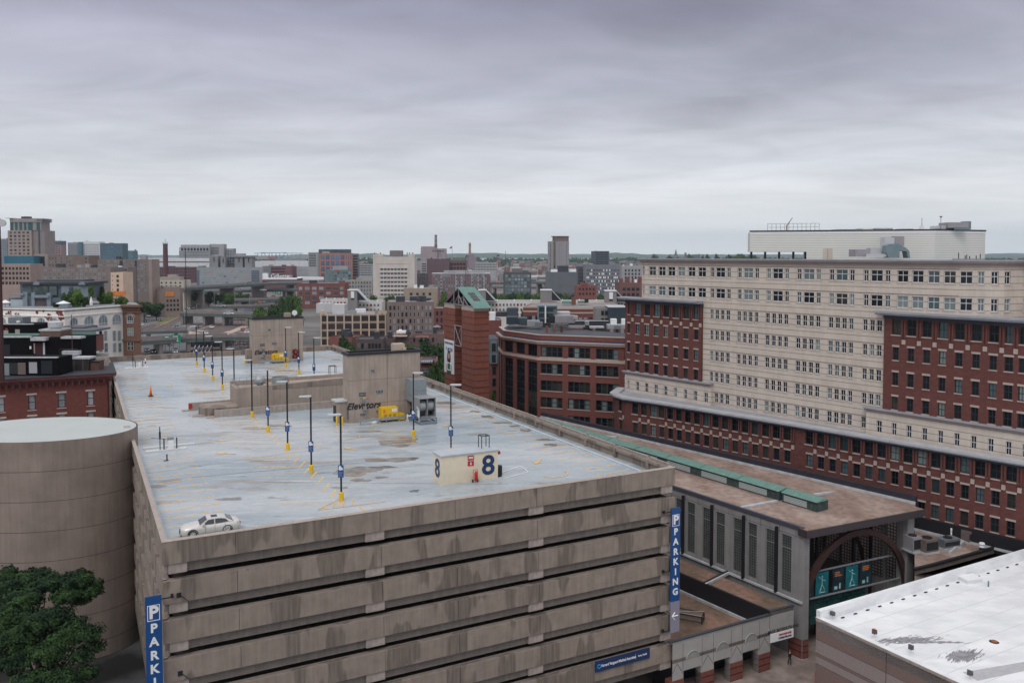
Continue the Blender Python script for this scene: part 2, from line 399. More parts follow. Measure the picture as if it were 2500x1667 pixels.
def side(W, blks, th, nm):
    for k in range(7):
        zt = TOP - FH * k; out = .25 if k in (0, 6) else (0 if nm == 'f' else 0)
        mb = MB(); e = 0 if k in (0, 6) else .12
        a0, a1 = (0, W.L) if nm in 'fb' else (th, W.L - th)
        if nm == 'f' and 1 < k < 6: a1 -= .7
        W.bar(mb, a0 - (.0), a1, zt - 1.82, zt, -th, e * 0 + (0 if k else .0))
        # chamfered lip under each band and thin joint grooves stay in this band's mesh
        W.bar(mb, a0 + .05, a1 - .05, zt - .10, zt + .0025, -th - .18, -th + .002, 1) if k else None
        s = mb.build('wall_band', [CONC, CONCT], G)
        jb = MB()
        for j in ((5.6, 18.0, 25.3, 34.0) if nm == 'f' else ()):
            W.bar(jb, j + (.1 * k if k else 0), j + .035 + (.1 * k if k else 0), zt - 1.80, zt - .02, -.01, .004)
        if jb.f: jb.build('joint', BLACK, s)
        ib = MB()
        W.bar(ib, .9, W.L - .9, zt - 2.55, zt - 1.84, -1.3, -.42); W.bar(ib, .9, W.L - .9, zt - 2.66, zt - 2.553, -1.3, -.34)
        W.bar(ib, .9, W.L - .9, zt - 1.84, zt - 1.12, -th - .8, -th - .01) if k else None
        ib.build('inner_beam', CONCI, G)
        for a, b in blks:
            key = (nm, round(b - a, 2)); off = -.12 - (.15 if a > 49 else 0)
            if key not in _bk:
                q = MB(); q.box(0, b - a, .12, th + .35, 0, .83); _bk[key] = q.mesh('bracket', [CONCP])
            p = W.P(a, zt - 1.823 - .83); o = link('bracket', _bk[key], G, p, W.ang)
_bk = {}
side(WF, blkF, .55, 'f')
side(WLf, [(i * 7.5 - .9, i * 7.5 + .5) for i in range(1, 18)] + [(GL_ - 2.0, GL_ - .6)], .35, 'l')
side(WR, [], .35, 'r')
side(WB, [], .35, 'b')
# copings, rails and pilasters inside the parapet
cp = MB()
cp.box(-.03, GW + .03, -.03, .58, TOP + .003, TOP + .05); cp.box(-.03, .36, .581, GL_ + .03, TOP + .003, TOP + .05)
cp.box(GW - .36, GW + .03, .581, GL_ + .03, TOP + .003, TOP + .05); cp.box(.361, GW - .361, GL_ - .36, GL_ + .03, TOP + .003, TOP + .05)
cp.build('coping', CONCT, G)
pl = MB()
for i in range(21):
    y = 4 + 6.4 * i; pl.box(GW - .36, GW - .62, y, y + .45, 24.01, TOP - .003)
for i in range(1, 5): pl.box(i * 10.3, i * 10.3 + .5, GL_ - .36, GL_ - .6, 24.01, TOP - .003)
pl.box(GW - .6, GW - .36, .6, GL_ - .4, TOP - .30, TOP - .004); pl.build('pilasters', CONC, G)
kb = MB(); kb.box(GW - 1.9, GW - 1.6, .7, GL_ - .5, 24.004, 24.13); kb.box(.36, .75, .7, GL_ - .5, 24.004, 24.07)
kb.build('deck_kerb', mat('pale_blue_coating', (.47, .53, .58), .5, (.6, .1)), G)
rl = MB()
for zz_ in (TOP + .10, TOP + .24): rl.box(GW - .28, GW - .12, .9, GL_ - .4, zz_, zz_ + .09)
for i in range(21): rl.box(GW - .3, GW - .1, 4 + 6.4 * i, 4.5 + 6.4 * i, TOP + .051, TOP + .33)
rl.build('rail', CONCP, G)
rust = MB()
for i in range(14):
    a = 1 + rnd.random() * (GW - 6); rust.box(a, a + 1 + rnd.random() * 2.5, GL_ - .3, GL_ + .02, TOP + .052, TOP + .062)
rust.build('rust_stain', mat('rust_orange', (.5, .22, .06), .8, (2, .3)), G)
# markings
mk = MB(); zM = 24.004
def ln(a, b, w=.19, m=0):
    global zM; zM += .0001
    a = Vector((a[0], a[1])); b = Vector((b[0], b[1])); dd = (b - a).normalized(); n = Vector((-dd.y, dd.x)) * w / 2
    mk.q([(a.x - n.x, a.y - n.y, zM), (b.x - n.x, b.y - n.y, zM), (b.x + n.x, b.y + n.y, zM), (a.x + n.x, a.y + n.y, zM)], m)
y = 2.0; i = 0
while y < 125:
    if not (36 < y < 41):
        L_ = 5.2; s = 0 if i % 4 else 0
        if rnd.random() < .85: ln((.9 + rnd.random() * .3, y), (.8 + L_ - rnd.random() * .4, y + .5))
        if rnd.random() < .4: ln((1.0, y + .35), (2.2, y + .45), .1)
        ln((.8 + L_ - .12, y + .3), (.8 + L_ + .12, y + .75), .22)
    if y < 55 or (y > 66 and y < 112):
        if y > 66 and y < 112:
            ln((17, y), (12.6, y + 1.0)); ln((17.2, y), (21.2, y + 1.0))
        else:
            ln((16.3, y), (11.4, y + 2.9)) if (rnd.random() < .9 and y > 5) else None
            ln((17.8, y + 1.2), (22.3, y + 1.0), .12) if (rnd.random() < .6 and y > 13) else None
            if y > 7: ln((16.2, y), (17.55, y + 2.6), .2)
        ln((33.5 - .2, y), (29.4, y + 1.0)) if (y > 28 and y < 40) or y > 80 else None
    if y > 3: ln((GW - 7, y + .1), (GW - 2.2, y + .6))
    i += 1; y += 2.62
for a in ((15.9, 8.4), (17, 10)):
    for j in range(4): ln((14.6 + j * .9, 6.3), (15.3 + j * .9, 8.2), .1)
ln((14, 6.3), (20.6, 6.0), .1); ln((14.2, 6.5), (16.9, 9.0), .1)
ln((17.1, 86), (17.1, 118), .1); ln((18.0, 84), (18.0, 117), .1); ln((17.1, 68), (17.1, 84), .1)
ln((33.4, 85), (33.4, 112), .1); ln((34.0, 85), (34.0, 112), .1)
def arrow(x, y, r, s=1):
    ln((x - 1.2 * s * math.cos(r), y - 1.2 * s * math.sin(r)), (x + .3 * math.cos(r), y + .3 * math.sin(r)), .22)
    mk.q([(x + .3 * math.cos(r) - .5 * math.sin(r), y + .3 * math.sin(r) + .5 * math.cos(r), zM), (x + .3 * math.cos(r) + .5 * math.sin(r), y + .3 * math.sin(r) - .5 * math.cos(r), zM), (x + 1.5 * math.cos(r), y + 1.5 * math.sin(r), zM)])
for x, y_, r in ((10, 33.5, 2.5), (10, 41.5, -.7), (24, 29, 2), (20.2, 3.6, 0), (9.7, 60, 2.2), (26, 39, 2.6), (9, 92, 1.6), (41.5, 13, -2.4), (40, 36, 1.9), (28, 100, 1.7)): arrow(x, y_, r)
for x, y_ in ((16.2, 5.0), (40.2, 7.6), (29.5, 42), (25.5, 36)):
    for j in range(7):
        a0 = 3.6 + j * .42; ln((x + 1.7 * math.cos(a0), y_ + 1.7 * math.sin(a0)), (x + 1.7 * math.cos(a0 + .4), y_ + 1.7 * math.sin(a0 + .4)), .16)
mk.build('deck_marking', LINE, G)
def jag(cx, cy, L_, Wd, ang, seed, z):
    r = random.Random(seed); pts = []; ph = [r.random() * 6.28 for _ in range(5)]
    for i in range(64):
        a = 2 * math.pi * i / 64; k = 1 + sum(.16 / (1 + j * .4) * math.sin((j + 2) * a + ph[j]) for j in range(5)); x = L_ / 2 * math.cos(a) * k; y = Wd / 2 * math.sin(a) * k
        pts.append((cx + x * math.cos(ang) - y * math.sin(ang), cy + x * math.sin(ang) + y * math.cos(ang), z))
    return pts
PUD = mat('brown_puddle', (.215, .195, .18), .2, (.8, .3), col2=(.29, .28, .275), n2=.5); PUD2 = mat('dark_puddle', (.14, .125, .115), .3, (1.2, .3)); wpm = [MB(), MB()]; zp = 24.002
for i, (px, py, w, h, k_) in enumerate(((975, 1079, 105, 20, 0), (955, 1122, 120, 12, 0), (868, 1150, 105, 22, 0), (905, 1053, 60, 6, 0), (675, 1039, 42, 5, 0), (700, 1040, 30, 4, 0), (410, 1174, 80, 9, 0), (385, 1187, 40, 9, 0), (1010, 1119, 20, 8, 1), (880, 1172, 50, 8, 0), (1086, 984, 50, 7, 1), (1160, 1004, 26, 4, 1), (1190, 1017, 30, 7, 1), (1228, 1032, 44, 5, 1), (1258, 1040, 26, 5, 1), (1285, 1050, 34, 7, 1), (1330, 1073, 40, 6, 1), (1345, 1085, 34, 6, 1), (935, 1140, 60, 6, 1), (830, 1190, 46, 5, 0), (1012, 1198, 26, 6, 1), (560, 1218, 60, 8, 0), (700, 905, 60, 3, 0), (690, 921, 50, 3, 0), (520, 893, 40, 3, 0), (820, 878, 20, 3, 1), (930, 1165, 40, 5, 0))):
    zp += .00007; a = at(px - w / 2, py, 24); b = at(px + w / 2, py, 24); f = at(px, py - h / 2, 24); n = at(px, py + h / 2, 24); x, y = gl(px, py); wpm[k_].q(jag(x, y, (b - a).length, (f - n).length, -GA, i, zp))
wpm[0].build('brown_puddles', PUD, G); wpm[1].build('dark_stains', PUD2, G)
jm = MB(); mk = jm; ln((11.5, 18.6), (34, 6), .05); ln((5, 24.0), (15.65, 22.89), .08); ln((15.6, 22.9), (30, 21), .05); ln((.8, 28), (22, 31), .04); jm.build('deck_joint', mat('deck_joint_grey', (.16, .18, .20), .6, None), G)
wb_ = MB(); mk = wb_; ln((34.3, 10.0), (38.6, 12.0), .15); ln((34.6, 8.1), (38.2, 9.4), .15); ln((38.6, 12.0), (38.2, 9.4), .12); wb_.build('white_marking', WLINE, G)
# ---- concrete ramp walls on the deck
def ong(name, label, cat, x, y, z=24.0, rot=0, group=None):
    c, s = math.cos(GA), math.sin(GA)
    return thing(name, label, cat, (G0.x + x * c - y * s, G0.y + x * s + y * c, z), GA + rot, group)
def gw(x, y):
    c, s = math.cos(GA), math.sin(GA); return (G0.x + x * c - y * s, G0.y + x * s + y * c)
RW = ong('ramp_wall', 'stained concrete wall with curved nose around the ramp mouth in the middle of the deck', 'wall', 0, 0, 0)
m = MB(); m.prism([(15.6, 60.9), (34.5, 60.9), (34.5, 61.4), (15.6, 61.4)], 24.004, lambda p: 27.55 if p[0] < 20 else 28.15); m.box(15.6, 16.1, 61.41, 66.5, 24.004, 27.5); m.box(15.6, 34.5, 66.51, 66.9, 24.004, 27.9); m.box(16.11, 21.0, 61.41, 66.5, 26.9, 27.2); m.box(21.0, 34, 61.41, 66.5, 27.2, 27.4); m.build('bulkhead', ELC, RW)
m = MB(); m.prism([(21.0, 60.86), (34.5, 60.86), (34.5, 60.897), (21.0, 60.897)], lambda p: 27.0, lambda p: 27.62 if p[0] < 22 else 28.0); m.build('top_beam', CONC, RW)
m = MB(); m.box(12.0, 34.4, 57.7, 58.05, 24.004, 25.02); m.build('front_parapet', CONCP, RW)
m = MB(); m.box(9.2, 15.59, 65.0, 65.4, 24.004, 25.2); m.build('rear_parapet', CONCP, RW)
m = MB(); pts = [(15.58, 58.6)] + [(12.6 + 2.4 * math.cos(a), 61.2 + 2.6 * math.sin(a)) for a in [rad(x) for x in range(260, 99, -14)]] + [(15.58, 63.8)]
m.prism(pts, 24.004, 25.2); m.build('nose', CONC, RW)
m = MB(); m.box(8.3, 9.2, 64.8, 65.7, 24.004, 24.16); m.box(9.2, 11.6, 59.4, 60.3, 24.004, 24.16); m.box(10.9, 12.0, 57.4, 58.4, 24.004, 24.16); m.build('kerb', CONCT, RW)
m = MB(); m.box(9.22, 9.7, 64.93, 64.995, 24.3, 25.1); m.build('sign_plate', RED, RW)
hr = ong('guard_railing', 'thin grey guard railing on top of the concrete ramp wall', 'railing', 15.9, 61.1, 27.2)
m = MB()
for z in (.55, 1.15):
    m.tube((0, 0, z), (4.4, 0, z), .03); m.tube((0, 0, z), (0, 5.4, z), .03); m.tube((0, 5.4, z), (4.4, 5.4, z), .03)
for i in range(5): m.tube((1.1 * i, 0, 0), (1.1 * i, 0, 1.15), .03); m.tube((1.1 * i, 5.4, 0), (1.1 * i, 5.4, 1.15), .03); m.tube((0, 1.35 * i, 0), (0, 1.35 * i, 1.15), .03)
m.build('rails', GALV, hr)
ft = ong('exhaust_fan', 'round grey mushroom exhaust fan on top of the ramp wall beside the railing', 'exhaust fan', 19.4, 62.5, 27.2); ft.scale = (.78, .78, .9)
MB().lathe((0, 0, 0), [(.6, 0), (.6, .5), (.5, .55)], 20).build('curb', GALV, ft)
MB().lathe((0, 0, .5), [(.6, 0), (1.05, .35), (1.12, .9), (.95, 1.25), (.45, 1.5), (.1, 1.55)], 24).build('hood', GALV, ft, smooth=True)
tk = ong('round_vent', 'wide open topped grey cylinder vent beside the mushroom fan', 'vent', 22.6, 62.8, 27.4); tk.scale = (.84, .84, .9)
MB().lathe((0, 0, 0), [(1.55, 0), (1.55, 1.35), (1.45, 1.36), (1.45, .5), (.01, .5)], 28, cap=False).build('drum', GALV, tk)
def stairbox(x, y, w, d_, h, mt, roofm, par): 
    m = MB(); m.box(x, x + w, y, y + d_, 24.004, 24 + h); m.build('walls', mt, par)
    m = MB(); m.box(x - .12, x + w + .12, y - .12, y + d_ + .12, 24 + h + .003, 24 + h + .12); m.build('roof', roofm, par)
def hoopframe(par, x, y, z, w=1.1, dp=.9, h=1.5):
    m = MB()
    for a in (0, dp):
        m.tube((x, y + a, z), (x, y + a, z + h), .05, 4); m.tube((x + w, y + a, z), (x + w, y + a, z + h), .05, 4); m.tube((x, y + a, z + h), (x + w, y + a, z + h), .05, 4)
    m.tube((x, y, z + h), (x, y + dp, z + h), .05, 4); m.tube((x + w, y, z + h), (x + w, y + dp, z + h), .05, 4); m.build('ladder_hoop', DARK, par)
S1 = ong('stair_enclosure', 'cream painted box with a big dark 8 on two walls near the front parapet', 'stair enclosure', 0, 0, 0)
sbx, sby, sbw, sbd, sbh = 27.6, 8.7, 6.5, 2.3, 3.0
stairbox(sbx, sby, sbw, sbd, sbh, CREAMP, mat('box_roof', (.42, .46, .5), .5, (1, .1)), S1); hoopframe(S1, sbx + 5.1, sby + 1.1, 27.12, .9, .8, 1.3)
text('8', 2.9, NAVY, S1, (sbx + 5.35, sby - .02, 25.45), bold=.06, sx=1.08); text('8', 2.7, NAVY, S1, (sbx - .02, sby + 1.15, 25.5), rot=(math.pi / 2, 0, -math.pi / 2), bold=.05, sx=1.0)
m = MB(); m.box(sbx + 2.95, sbx + 3.65, sby - .04, sby - .003, 25.7, 26.8); q = m.build('fire_sign', RED, S1)
text('FIRE', .28, WHITE, q, (sbx + 3.3, sby - .06, 26.55), bold=.01); text('EXTINGUISHER', .10, WHITE, q, (sbx + 3.3, sby - .06, 26.25)); 
ab2 = MB(); ab2.box(sbx + 3.26, sbx + 3.34, sby - .055, sby - .042, 25.9, 26.12); ab2.q([(sbx + 3.17, sby - .055, 25.92), (sbx + 3.3, sby - .055, 25.78), (sbx + 3.43, sby - .055, 25.92)]); ab2.build('arrow', WHITE, q)
m = MB(); m.box(sbx + 6.51, sbx + 6.9, sby + .2, sby + .25, 26.5, 26.85); m.build('flag_sign', RED, S1)
fe = ong('fire_extinguisher', 'red wheeled fire extinguisher standing below the fire sign', 'fire extinguisher', sbx + 3.65, sby - .6)
MB().lathe((0, 0, .15), [(.1, 0), (.19, .08), (.19, .85), (.1, 1.02), (.05, 1.1)], 12).build('cylinder', RED, fe, smooth=True)
m = MB(); m.tube((-.25, .25, .15), (-.25, .15, 1.35), .025, 5); m.tube((.25, .25, .15), (.25, .15, 1.35), .025, 5); m.tube((-.25, .15, 1.35), (.25, .15, 1.35), .025, 5); m.build('handle', RED, fe)
for s in (-.28, .28):
    m = MB(); m.tube((s - .04, .25, .17), (s + .04, .25, .17), .17, 12); m.build('wheel', TYRE, fe)
tb = ong('trash_can', 'black litter bin beside the cream stair box', 'litter bin', sbx + 6.95, sby + .6)
MB().lathe((0, 0, 0), [(.28, 0), (.33, .1), (.33, 1.0), (.3, 1.05)], 14).build('bin', BLACK, tb)
MB().lathe((0, 0, 1.05), [(.34, 0), (.32, .12), (.2, .17)], 14).build('lid', DARK, tb)
S2 = ong('stair_enclosure', 'low tan concrete stair box behind the ramp wall at mid deck', 'stair enclosure', 0, 0, 0)
stairbox(29.2, 77.7, 7.1, 2.4, 2.1, ELC, mat('box_roof_pale', (.5, .53, .55), .5, (1, .1)), S2); hoopframe(S2, 34.8, 78.4, 26.2)
# ---- elevator houses
def elev(x0, x1, y0, y1, label, far):
    E = ong('elevator_house', label, 'elevator house', 0, 0, 0); z1 = 33.6
    m = MB(); m.box(x0, x1, y0, y1, 24.004, z1); m.build('walls', ELC, E)
    m = MB()
    for a, b, c, d_ in ((x0 - .15, x1 + .15, y0 - .15, y0 + .2), (x0 - .15, x1 + .15, y1 - .2, y1 + .15), (x0 - .15, x0 + .2, y0 + .2, y1 - .2), (x1 - .2, x1 + .15, y0 + .2, y1 - .2)): m.box(a, b, c, d_, z1 + .003, z1 + .38)
    m.box(x0 + .2, x1 - .2, y0 + .2, y1 - .2, z1 + .004, z1 + .02); m.build('roof_edge', DARK, E)
    m = MB(); w = x1 - x0
    m.box(x0 + w * .53, x0 + w * .53 + .05, y0 - .006, y0 - .002, 25, z1 - .05)
    for z in (26.6, 30.0): m.box(x0, x1, y0 - .006, y0 - .002, z, z + .04)
    for f in (.22, .78): m.box(x0 + w * f, x0 + w * f + .02, y0 - .005, y0 - .002, 26.7, z1 - .05)
    m.box(x0 - .006, x0 - .002, y0, y1, 30, 30.04); m.build('joint', mat('joint_line', (.12, .1, .09), .9, None), E)
    for a, z, ww, h, mt in ((.14, 27.75, 1.0, .5, DARK), (.37, 27.9, 1.1, .6, GALV), (.30, 31.0, .5, .55, GALV), (.15, 24.9, .9, .4, GREYP), (.37, 25.1, .5, .5, GALV)):
        m = MB(); m.box(x0 + w * a, x0 + w * a + ww, y0 - .05, y0 - .003, z, z + h); v = m.build('vent', mt, E)
        m = MB()
        for j in range(5): m.box(x0 + w * a + .08 + j * ww * .19, x0 + w * a + .08 + j * ww * .19 + ww * .1, y0 - .06, y0 - .051, z + .08, z + h - .08)
        m.build('louver', BLACK if mt is not DARK else GREYP, v)
    text('Elevators', 1.3, BLACK, E, (x0 + w * (.2 if not far else .25), y0 - .03, 26.35), shear=.28, bold=.032, sp=1.02)
    m = MB(); m.tube((x0 + w * .22, y0 - .12, 24.1), (x0 + w * .22, y0 - .12, 27.2), .05, 5); m.tube((x0 + w * .17, y0 - .12, 26.9), (x0 + w * .17, y0 - .12, 27.3), .16, 6); m.tube((x0 + w * .2, y0 - .12, 26.9), (x0 + w * .2, y0 - .12, 27.3), .14, 6)
    m.box(x0 + w * .19, x0 + w * .235, y0 - .3, y0 - .05, 25.7, 26.3); m.build('pipework', GREYP, E)
    for j, c_ in enumerate((COPG, YEL, ORG)): MB().box(x0 + w * (.15 + .045 * j), x0 + w * (.185 + .045 * j), y0 - .03, y0 - .003, 27.35, 27.5).build('small_plate', c_, E)
    if not far:
        m = MB(); m.box(x0 - 1.5, x0 - .003, y0 + .8, y1, 24.004, 27.0); m.build('vestibule', ELC, E)
        m = MB(); m.box(x0 - 1.7, x0 - .003, y0 + .6, y1 + .2, 27.003, 27.2); m.build('vestibule_roof', PALEM, E)
        m = MB(); m.box(x0 - 1.52, x0 - 1.503, y0 + 1.1, y0 + 2.6, 24.05, 26.4); m.build('door', BLACK, E)
        text('8', 2.6, mat('faded_navy', (.10, .12, .16), .6, None), E, (x0 - .02, y0 + .42, 25.3), rot=(math.pi / 2, 0, -math.pi / 2), bold=.04, sx=.7)
        m = MB(); m.box(x0 + w * .66, x0 + w * .81, y0 + .9, y0 + 2.3, z1 + .02, z1 + 1.25); u = m.build('roof_unit', mat('beige_metal', (.46, .38, .31), .6, (2, .1)), E)
        m = MB(); m.box(x0 + w * .78, x0 + w * .82, y0 + .5, y0 + .89, z1 + .05, z1 + .7); m.build('duct', mat('beige_metal_b', (.5, .42, .36), .6, None), u)
    else:
        m = MB(); m.box(x0 - 1.0, x0 - .003, y0 + 1.2, y1, 24.004, 26.9); m.build('vestibule', CONC, E)
        m = MB(); m.box(x0 + w * .66, x0 + w * .78, y0 + 1, y0 + 2.2, z1 + .02, z1 + 1.2); m.build('roof_unit', ELC, E)
        m = MB(); m.lathe((x0 + w * .85, y0 + 1, z1 + .3), [(.02, 0), (.06, .1), (.06, .7)], 8); m.lathe((0, 0, 0), [(.1, -.1), (.55, .1), (.6, .14)], 14); m.v[-42:] = [(x0 + w * .85 + v[0], y0 + .9 - v[2], z1 + 1.2 + v[1]) for v in m.v[-42:]]
        m.build('dish', WHITE, E)
    m = MB(); xs = x0 + w * .83 if far else x0 + w * .90; 
    for z in (24.75, 25.85):
        n = 20; c = (xs, y0 - .5, z + .3); pts = [(c[0] + .62 * math.cos(2 * math.pi * j / n), c[1], c[2] + .62 * math.sin(2 * math.pi * j / n)) for j in range(n)]
        m.q(pts); m.q([(p[0], p[1] + .25, p[2]) for p in pts][::-1])
        for j in range(n): a, b = pts[j], pts[(j + 1) % n]; m.q([a, (a[0], a[1] + .25, a[2]), (b[0], b[1] + .25, b[2]), b])
    r = m.build('reel_discs', BLACK, E)
    if far: text('8', 1.0, RED, r, (xs + .1, y0 - .52, 26.15), bold=.06); text('8', .9, RED, r, (xs - .1, y0 - .52, 25.05), bold=.06)
    m = MB(); m.box(xs + .8, xs + 1.0, y0 - .1, y0 - .003, 25.3, 26.6); m.build('hose_cabinet', RED, E)
    return E
elev(28.25, 39.05, 44.4, 47.2, 'near tan concrete elevator house with black Elevators lettering beside the cooling unit', False)
elev(28.3, 39.3, 117.6, 121.4, 'far tan concrete elevator house with black Elevators lettering at the back of the deck', True)
# guard rails, generators, barricade
def guard(x0, y0, x1, lab):
    g = ong('guard_rail', lab, 'guard rail', x0, y0); L_ = x1 - x0; m = MB(); m.box(0, L_, -.05, .05, .45, .8); m.build('beam', GALV, g)
    m = MB()
    for i in range(int(L_ / 1.9) + 1): m.box(i * 1.9, i * 1.9 + .14, .055, .2, 0, .82)
    m.build('posts', GALV, g)
guard(29.3, 42.4, 36.2, 'grey steel guard rail in front of the near elevator house'); guard(29.0, 115.4, 37.5, 'grey steel guard rail in front of the far elevator house')
def genset(x, y, lab, s=1):
    g = ong('generator', lab, 'generator', x, y, group='yellow generators by the elevator houses'); g.scale = (.82, 1, 1)
    m = MB(); m.prism([(0, 0), (3.0, 0), (3.0, 1.4), (0, 1.4)], .25, lambda p: 1.95); m.prism([(0.05, .05), (2.95, .05), (2.95, 1.35), (.05, 1.35)], 1.953, 2.05); m.build('housing', YEL, g)
    m = MB(); m.box(0.1, 2.9, .1, 1.3, .0, .247); m.build('skid', BLACK, g)
    m = MB(); m.box(.3, .7, -.02, -.003, 1.3, 1.8); m.build('warning_plate', ORG, g)
    m = MB(); m.box(1.9, 2.8, -.02, -.003, 1.4, 1.8); m.build('white_plate', WHITE, g)
    m = MB(); m.prism([(3.003, .1), (4.3, .1), (4.3, 1.2), (3.003, 1.2)], .1, lambda p: 1.25 if p[0] < 4 else .95); m.build('engine_cover', YEL, g)
    m = MB()
    for a in (.5, 1.3, 2.1): m.box(a, a + .5, -.012, -.003, .5, 1.1)
    m.build('vent', mat('dark_yellow', (.45, .27, .01), .6, None), g)
genset(32.6, 43.2 - .25, 'yellow generator housing beside the near elevator house'); genset(32.2, 116.3 - .2, 'yellow generator housing beside the far elevator house')
for x, y, lab in ((31.4, 42.9, 'small white domed tank beside the near yellow generator'), (31.1, 116, 'small white domed tank beside the far yellow generator')):
    t = ong('white_tank', lab, 'tank', x, y); MB().lathe((0, 0, 0), [(.55, 0), (.6, .3), (.45, .62), (.1, .75)], 14).build('shell', WHITE, t, smooth=True)
br = ong('barricade', 'white A frame barricade standing beside the near generator', 'barricade', 35.9, 41.6)
m = MB(); m.box(0, 2.3, -.02, .02, .75, 1.0); m.build('rail', WHITE, br)
for x in (.1, 2.1):
    m = MB(); m.tube((x - .02, -.4, 0), (x, 0, 1.15), .05, 4); m.tube((x, .4, 0), (x, 0, 1.15), .05, 4); m.build('leg', WHITE, br)
# cooling unit
cu = ong('cooling_unit', 'grey steel cooling unit with two drum fans on a frame beside the near elevator house', 'cooling unit', gl(1024, 1037)[0], gl(1024, 1037)[1]); cu.scale = (.52, 1, .92)
m = MB(); m.box(0, 4.4, 3.0, 6.2, 3.0, 6.4); m.box(-.03, 4.43, 2.97, 6.23, 4.7, 4.76); m.build('upper_casing', mat('grey_casing', (.22, .25, .27), .55, (2, .08)), cu)
m = MB(); m.box(0, 4.8, 0, 4.4, 3.9, 4.02) ; m.box(0, .12, 0, 3.0, 1.1, 3.9); m.box(4.68, 4.8, 0, 4.4, 1.1, 3.9); m.box(2.34, 2.46, 0, 1, 1.1, 3.9); m.box(0.12, 4.68, 2.4, 2.5, 1.1, 3.9); m.box(.12, 4.68, 0, 2.4, 1.0, 1.12); m.build('lower_casing', GREYP, cu)
for x in (1.25, 3.55):
    m = MB(); m.tube((x - .85, 1.1, 2.7), (x + .85, 1.1, 2.7), .85, 20); m.build('fan_drum', GALV, cu)
m = MB()
for a, b in ((0, .2), (4.6, 4.8)): m.box(a, b, -.4, 5.4, .2, .45); m.box(a, b, -.4, -.2, 0.45, 1.0); m.box(a, b, 2, 2.2, .45, 1.0)
for y in (-.4, 2.3, 5.2): m.box(.2, 4.6, y, y + .2, .2, .45); m.box(.2, 4.6, y, y + .12, .8, 1.0)
for a in (0, 4.6):
    for b in (-.4, 5.2): m.box(a, a + .25, b, b + .25, 0, .2)
m.build('base_frame', mat('blue_grey_steel', (.18, .22, .26), .5, (2, .1)), cu)
m = MB(); m.tube((-.25, -.2, .5), (-.25, -.2, 2.3), .07, 6); m.tube((-.25, -.2, 2.3), (-.05, 1, 2.6), .07, 6); m.box(-.3, 0, -.1, .35, 1.2, 2.2); m.build('pipe', WHITE, cu)
for x, y, n_, lab in ((26.4, 44.0, 2, 'yellow post by the near elevator door'), (27.0, 43.4, 1, 'yellow post nearest the near elevator house corner'), (26.5, 117.2, 2, 'yellow post by the far elevator door')):
    b = ong('bollard', lab, 'bollard', x, y, group='yellow bollards by the elevator houses'); MB().tube((0, 0, 0), (0, 0, 1.15), .13, 8).lathe((0, 0, 1.15), [(.13, 0), (.09, .07), (.02, .1)], 8).build('post', YEL, b)
# ---- lamp posts
LP = [(17.03, 120.5), (17.03, 108.45), (17.0, 96.3), (17.0, 84.3), (17.1, 72.2), (16.95, 55.6), (16.91, 43.7), (16.95, 32.1), (16.9, 20.2), (16.88, 8.36), (33.5, 108.8), (33.45, 96.7), (33.3, 84), (33.35, 32.1), (33.75, 20.6)]
LAB = ['farthest deck lamp of the long left row', 'second farthest deck lamp of the left row', 'third farthest deck lamp of the left row', 'fourth farthest deck lamp of the left row', 'deck lamp just behind the ramp wall railing', 'deck lamp in front of the curved ramp wall, without a blue sign',
       'deck lamp in front of the ramp wall below the mushroom fan', 'deck lamp in front of the middle of the ramp wall', 'second nearest deck lamp of the left row', 'nearest deck lamp, its yellow base by the hatched corner', 'deck lamp in front of the far yellow generator',
       'deck lamp beside the red 8 discs of the far elevator house', 'deck lamp standing behind the low tan stair box', 'deck lamp between the near generator and the cooling unit', 'deck lamp standing behind the cream stair box']
pole = MB(); pole.box(-.08, .08, -.08, .08, .8, 8.4); poleM = pole.mesh('pole', [BLACK])
bs = MB().lathe((0, 0, 0), [(.24, 0), (.25, .05), (.24, .1), (.24, .80), (.15, .86)], 12).mesh('base', [YEL])
hd = MB(); hd.box(-.1, .1, -.05, .05, 8.4, 8.5); hd.prism([(-1.25, -.25), (-.2, -.32), (.05, -.12), (.05, .12), (-.2, .32), (-1.25, .25)], 8.35, lambda p: 8.5 if p[0] > -1 else 8.45); hdM = hd.mesh('lamp_head', [mat('lamp_head_grey', (.5, .53, .55), .4, None)])
hdR = MB()
hdR.box(-.1, .1, -.05, .05, 8.4, 8.5); hdR.prism([(1.25, -.25), (.2, -.32), (-.05, -.12), (-.05, .12), (.2, .32), (1.25, .25)], 8.35, 8.5); hdRM = hdR.mesh('lamp_head', [hdM.materials[0]])
sg = MB().box(-.27, .27, -.12, -.083, 2.3, 3.5).mesh('sign', [BLUE])
for i, ((x, y), lb) in enumerate(zip(LP, LAB)):
    o = ong('street_lamp', lb, 'lamp post', x, y, group='black lamp posts with yellow bases on the parking deck')
    o.rotation_euler.z = 0.0
    link('pole', poleM, o); link('base', bs, o)
    link('lamp_head', hdM if (i < 10 and i not in (7,)) or i < 0 else (hdRM if i in (10, 11, 12, 13, 14) else hdM), o)
    if i not in (4, 5):
        s = link('sign', sg, o); nm = '8B' if i < 10 else '8A'
        text(nm[0], .55, WHITE, s, (-.07, -.13, 3.2), bold=.02, ext=.004); text(nm[1], .3, WHITE, s, (.13, -.13, 3.14), bold=.01, ext=.004)
        if i in (6, 7, 8, 9, 13, 14):
            q = MB()
            for j in range(5): q.box(-.18, .18 - .06 * (j % 3), -.129, -.122, 2.42 + j * .1, 2.455 + j * .1)
            q.build('small_print', GREYP, s)
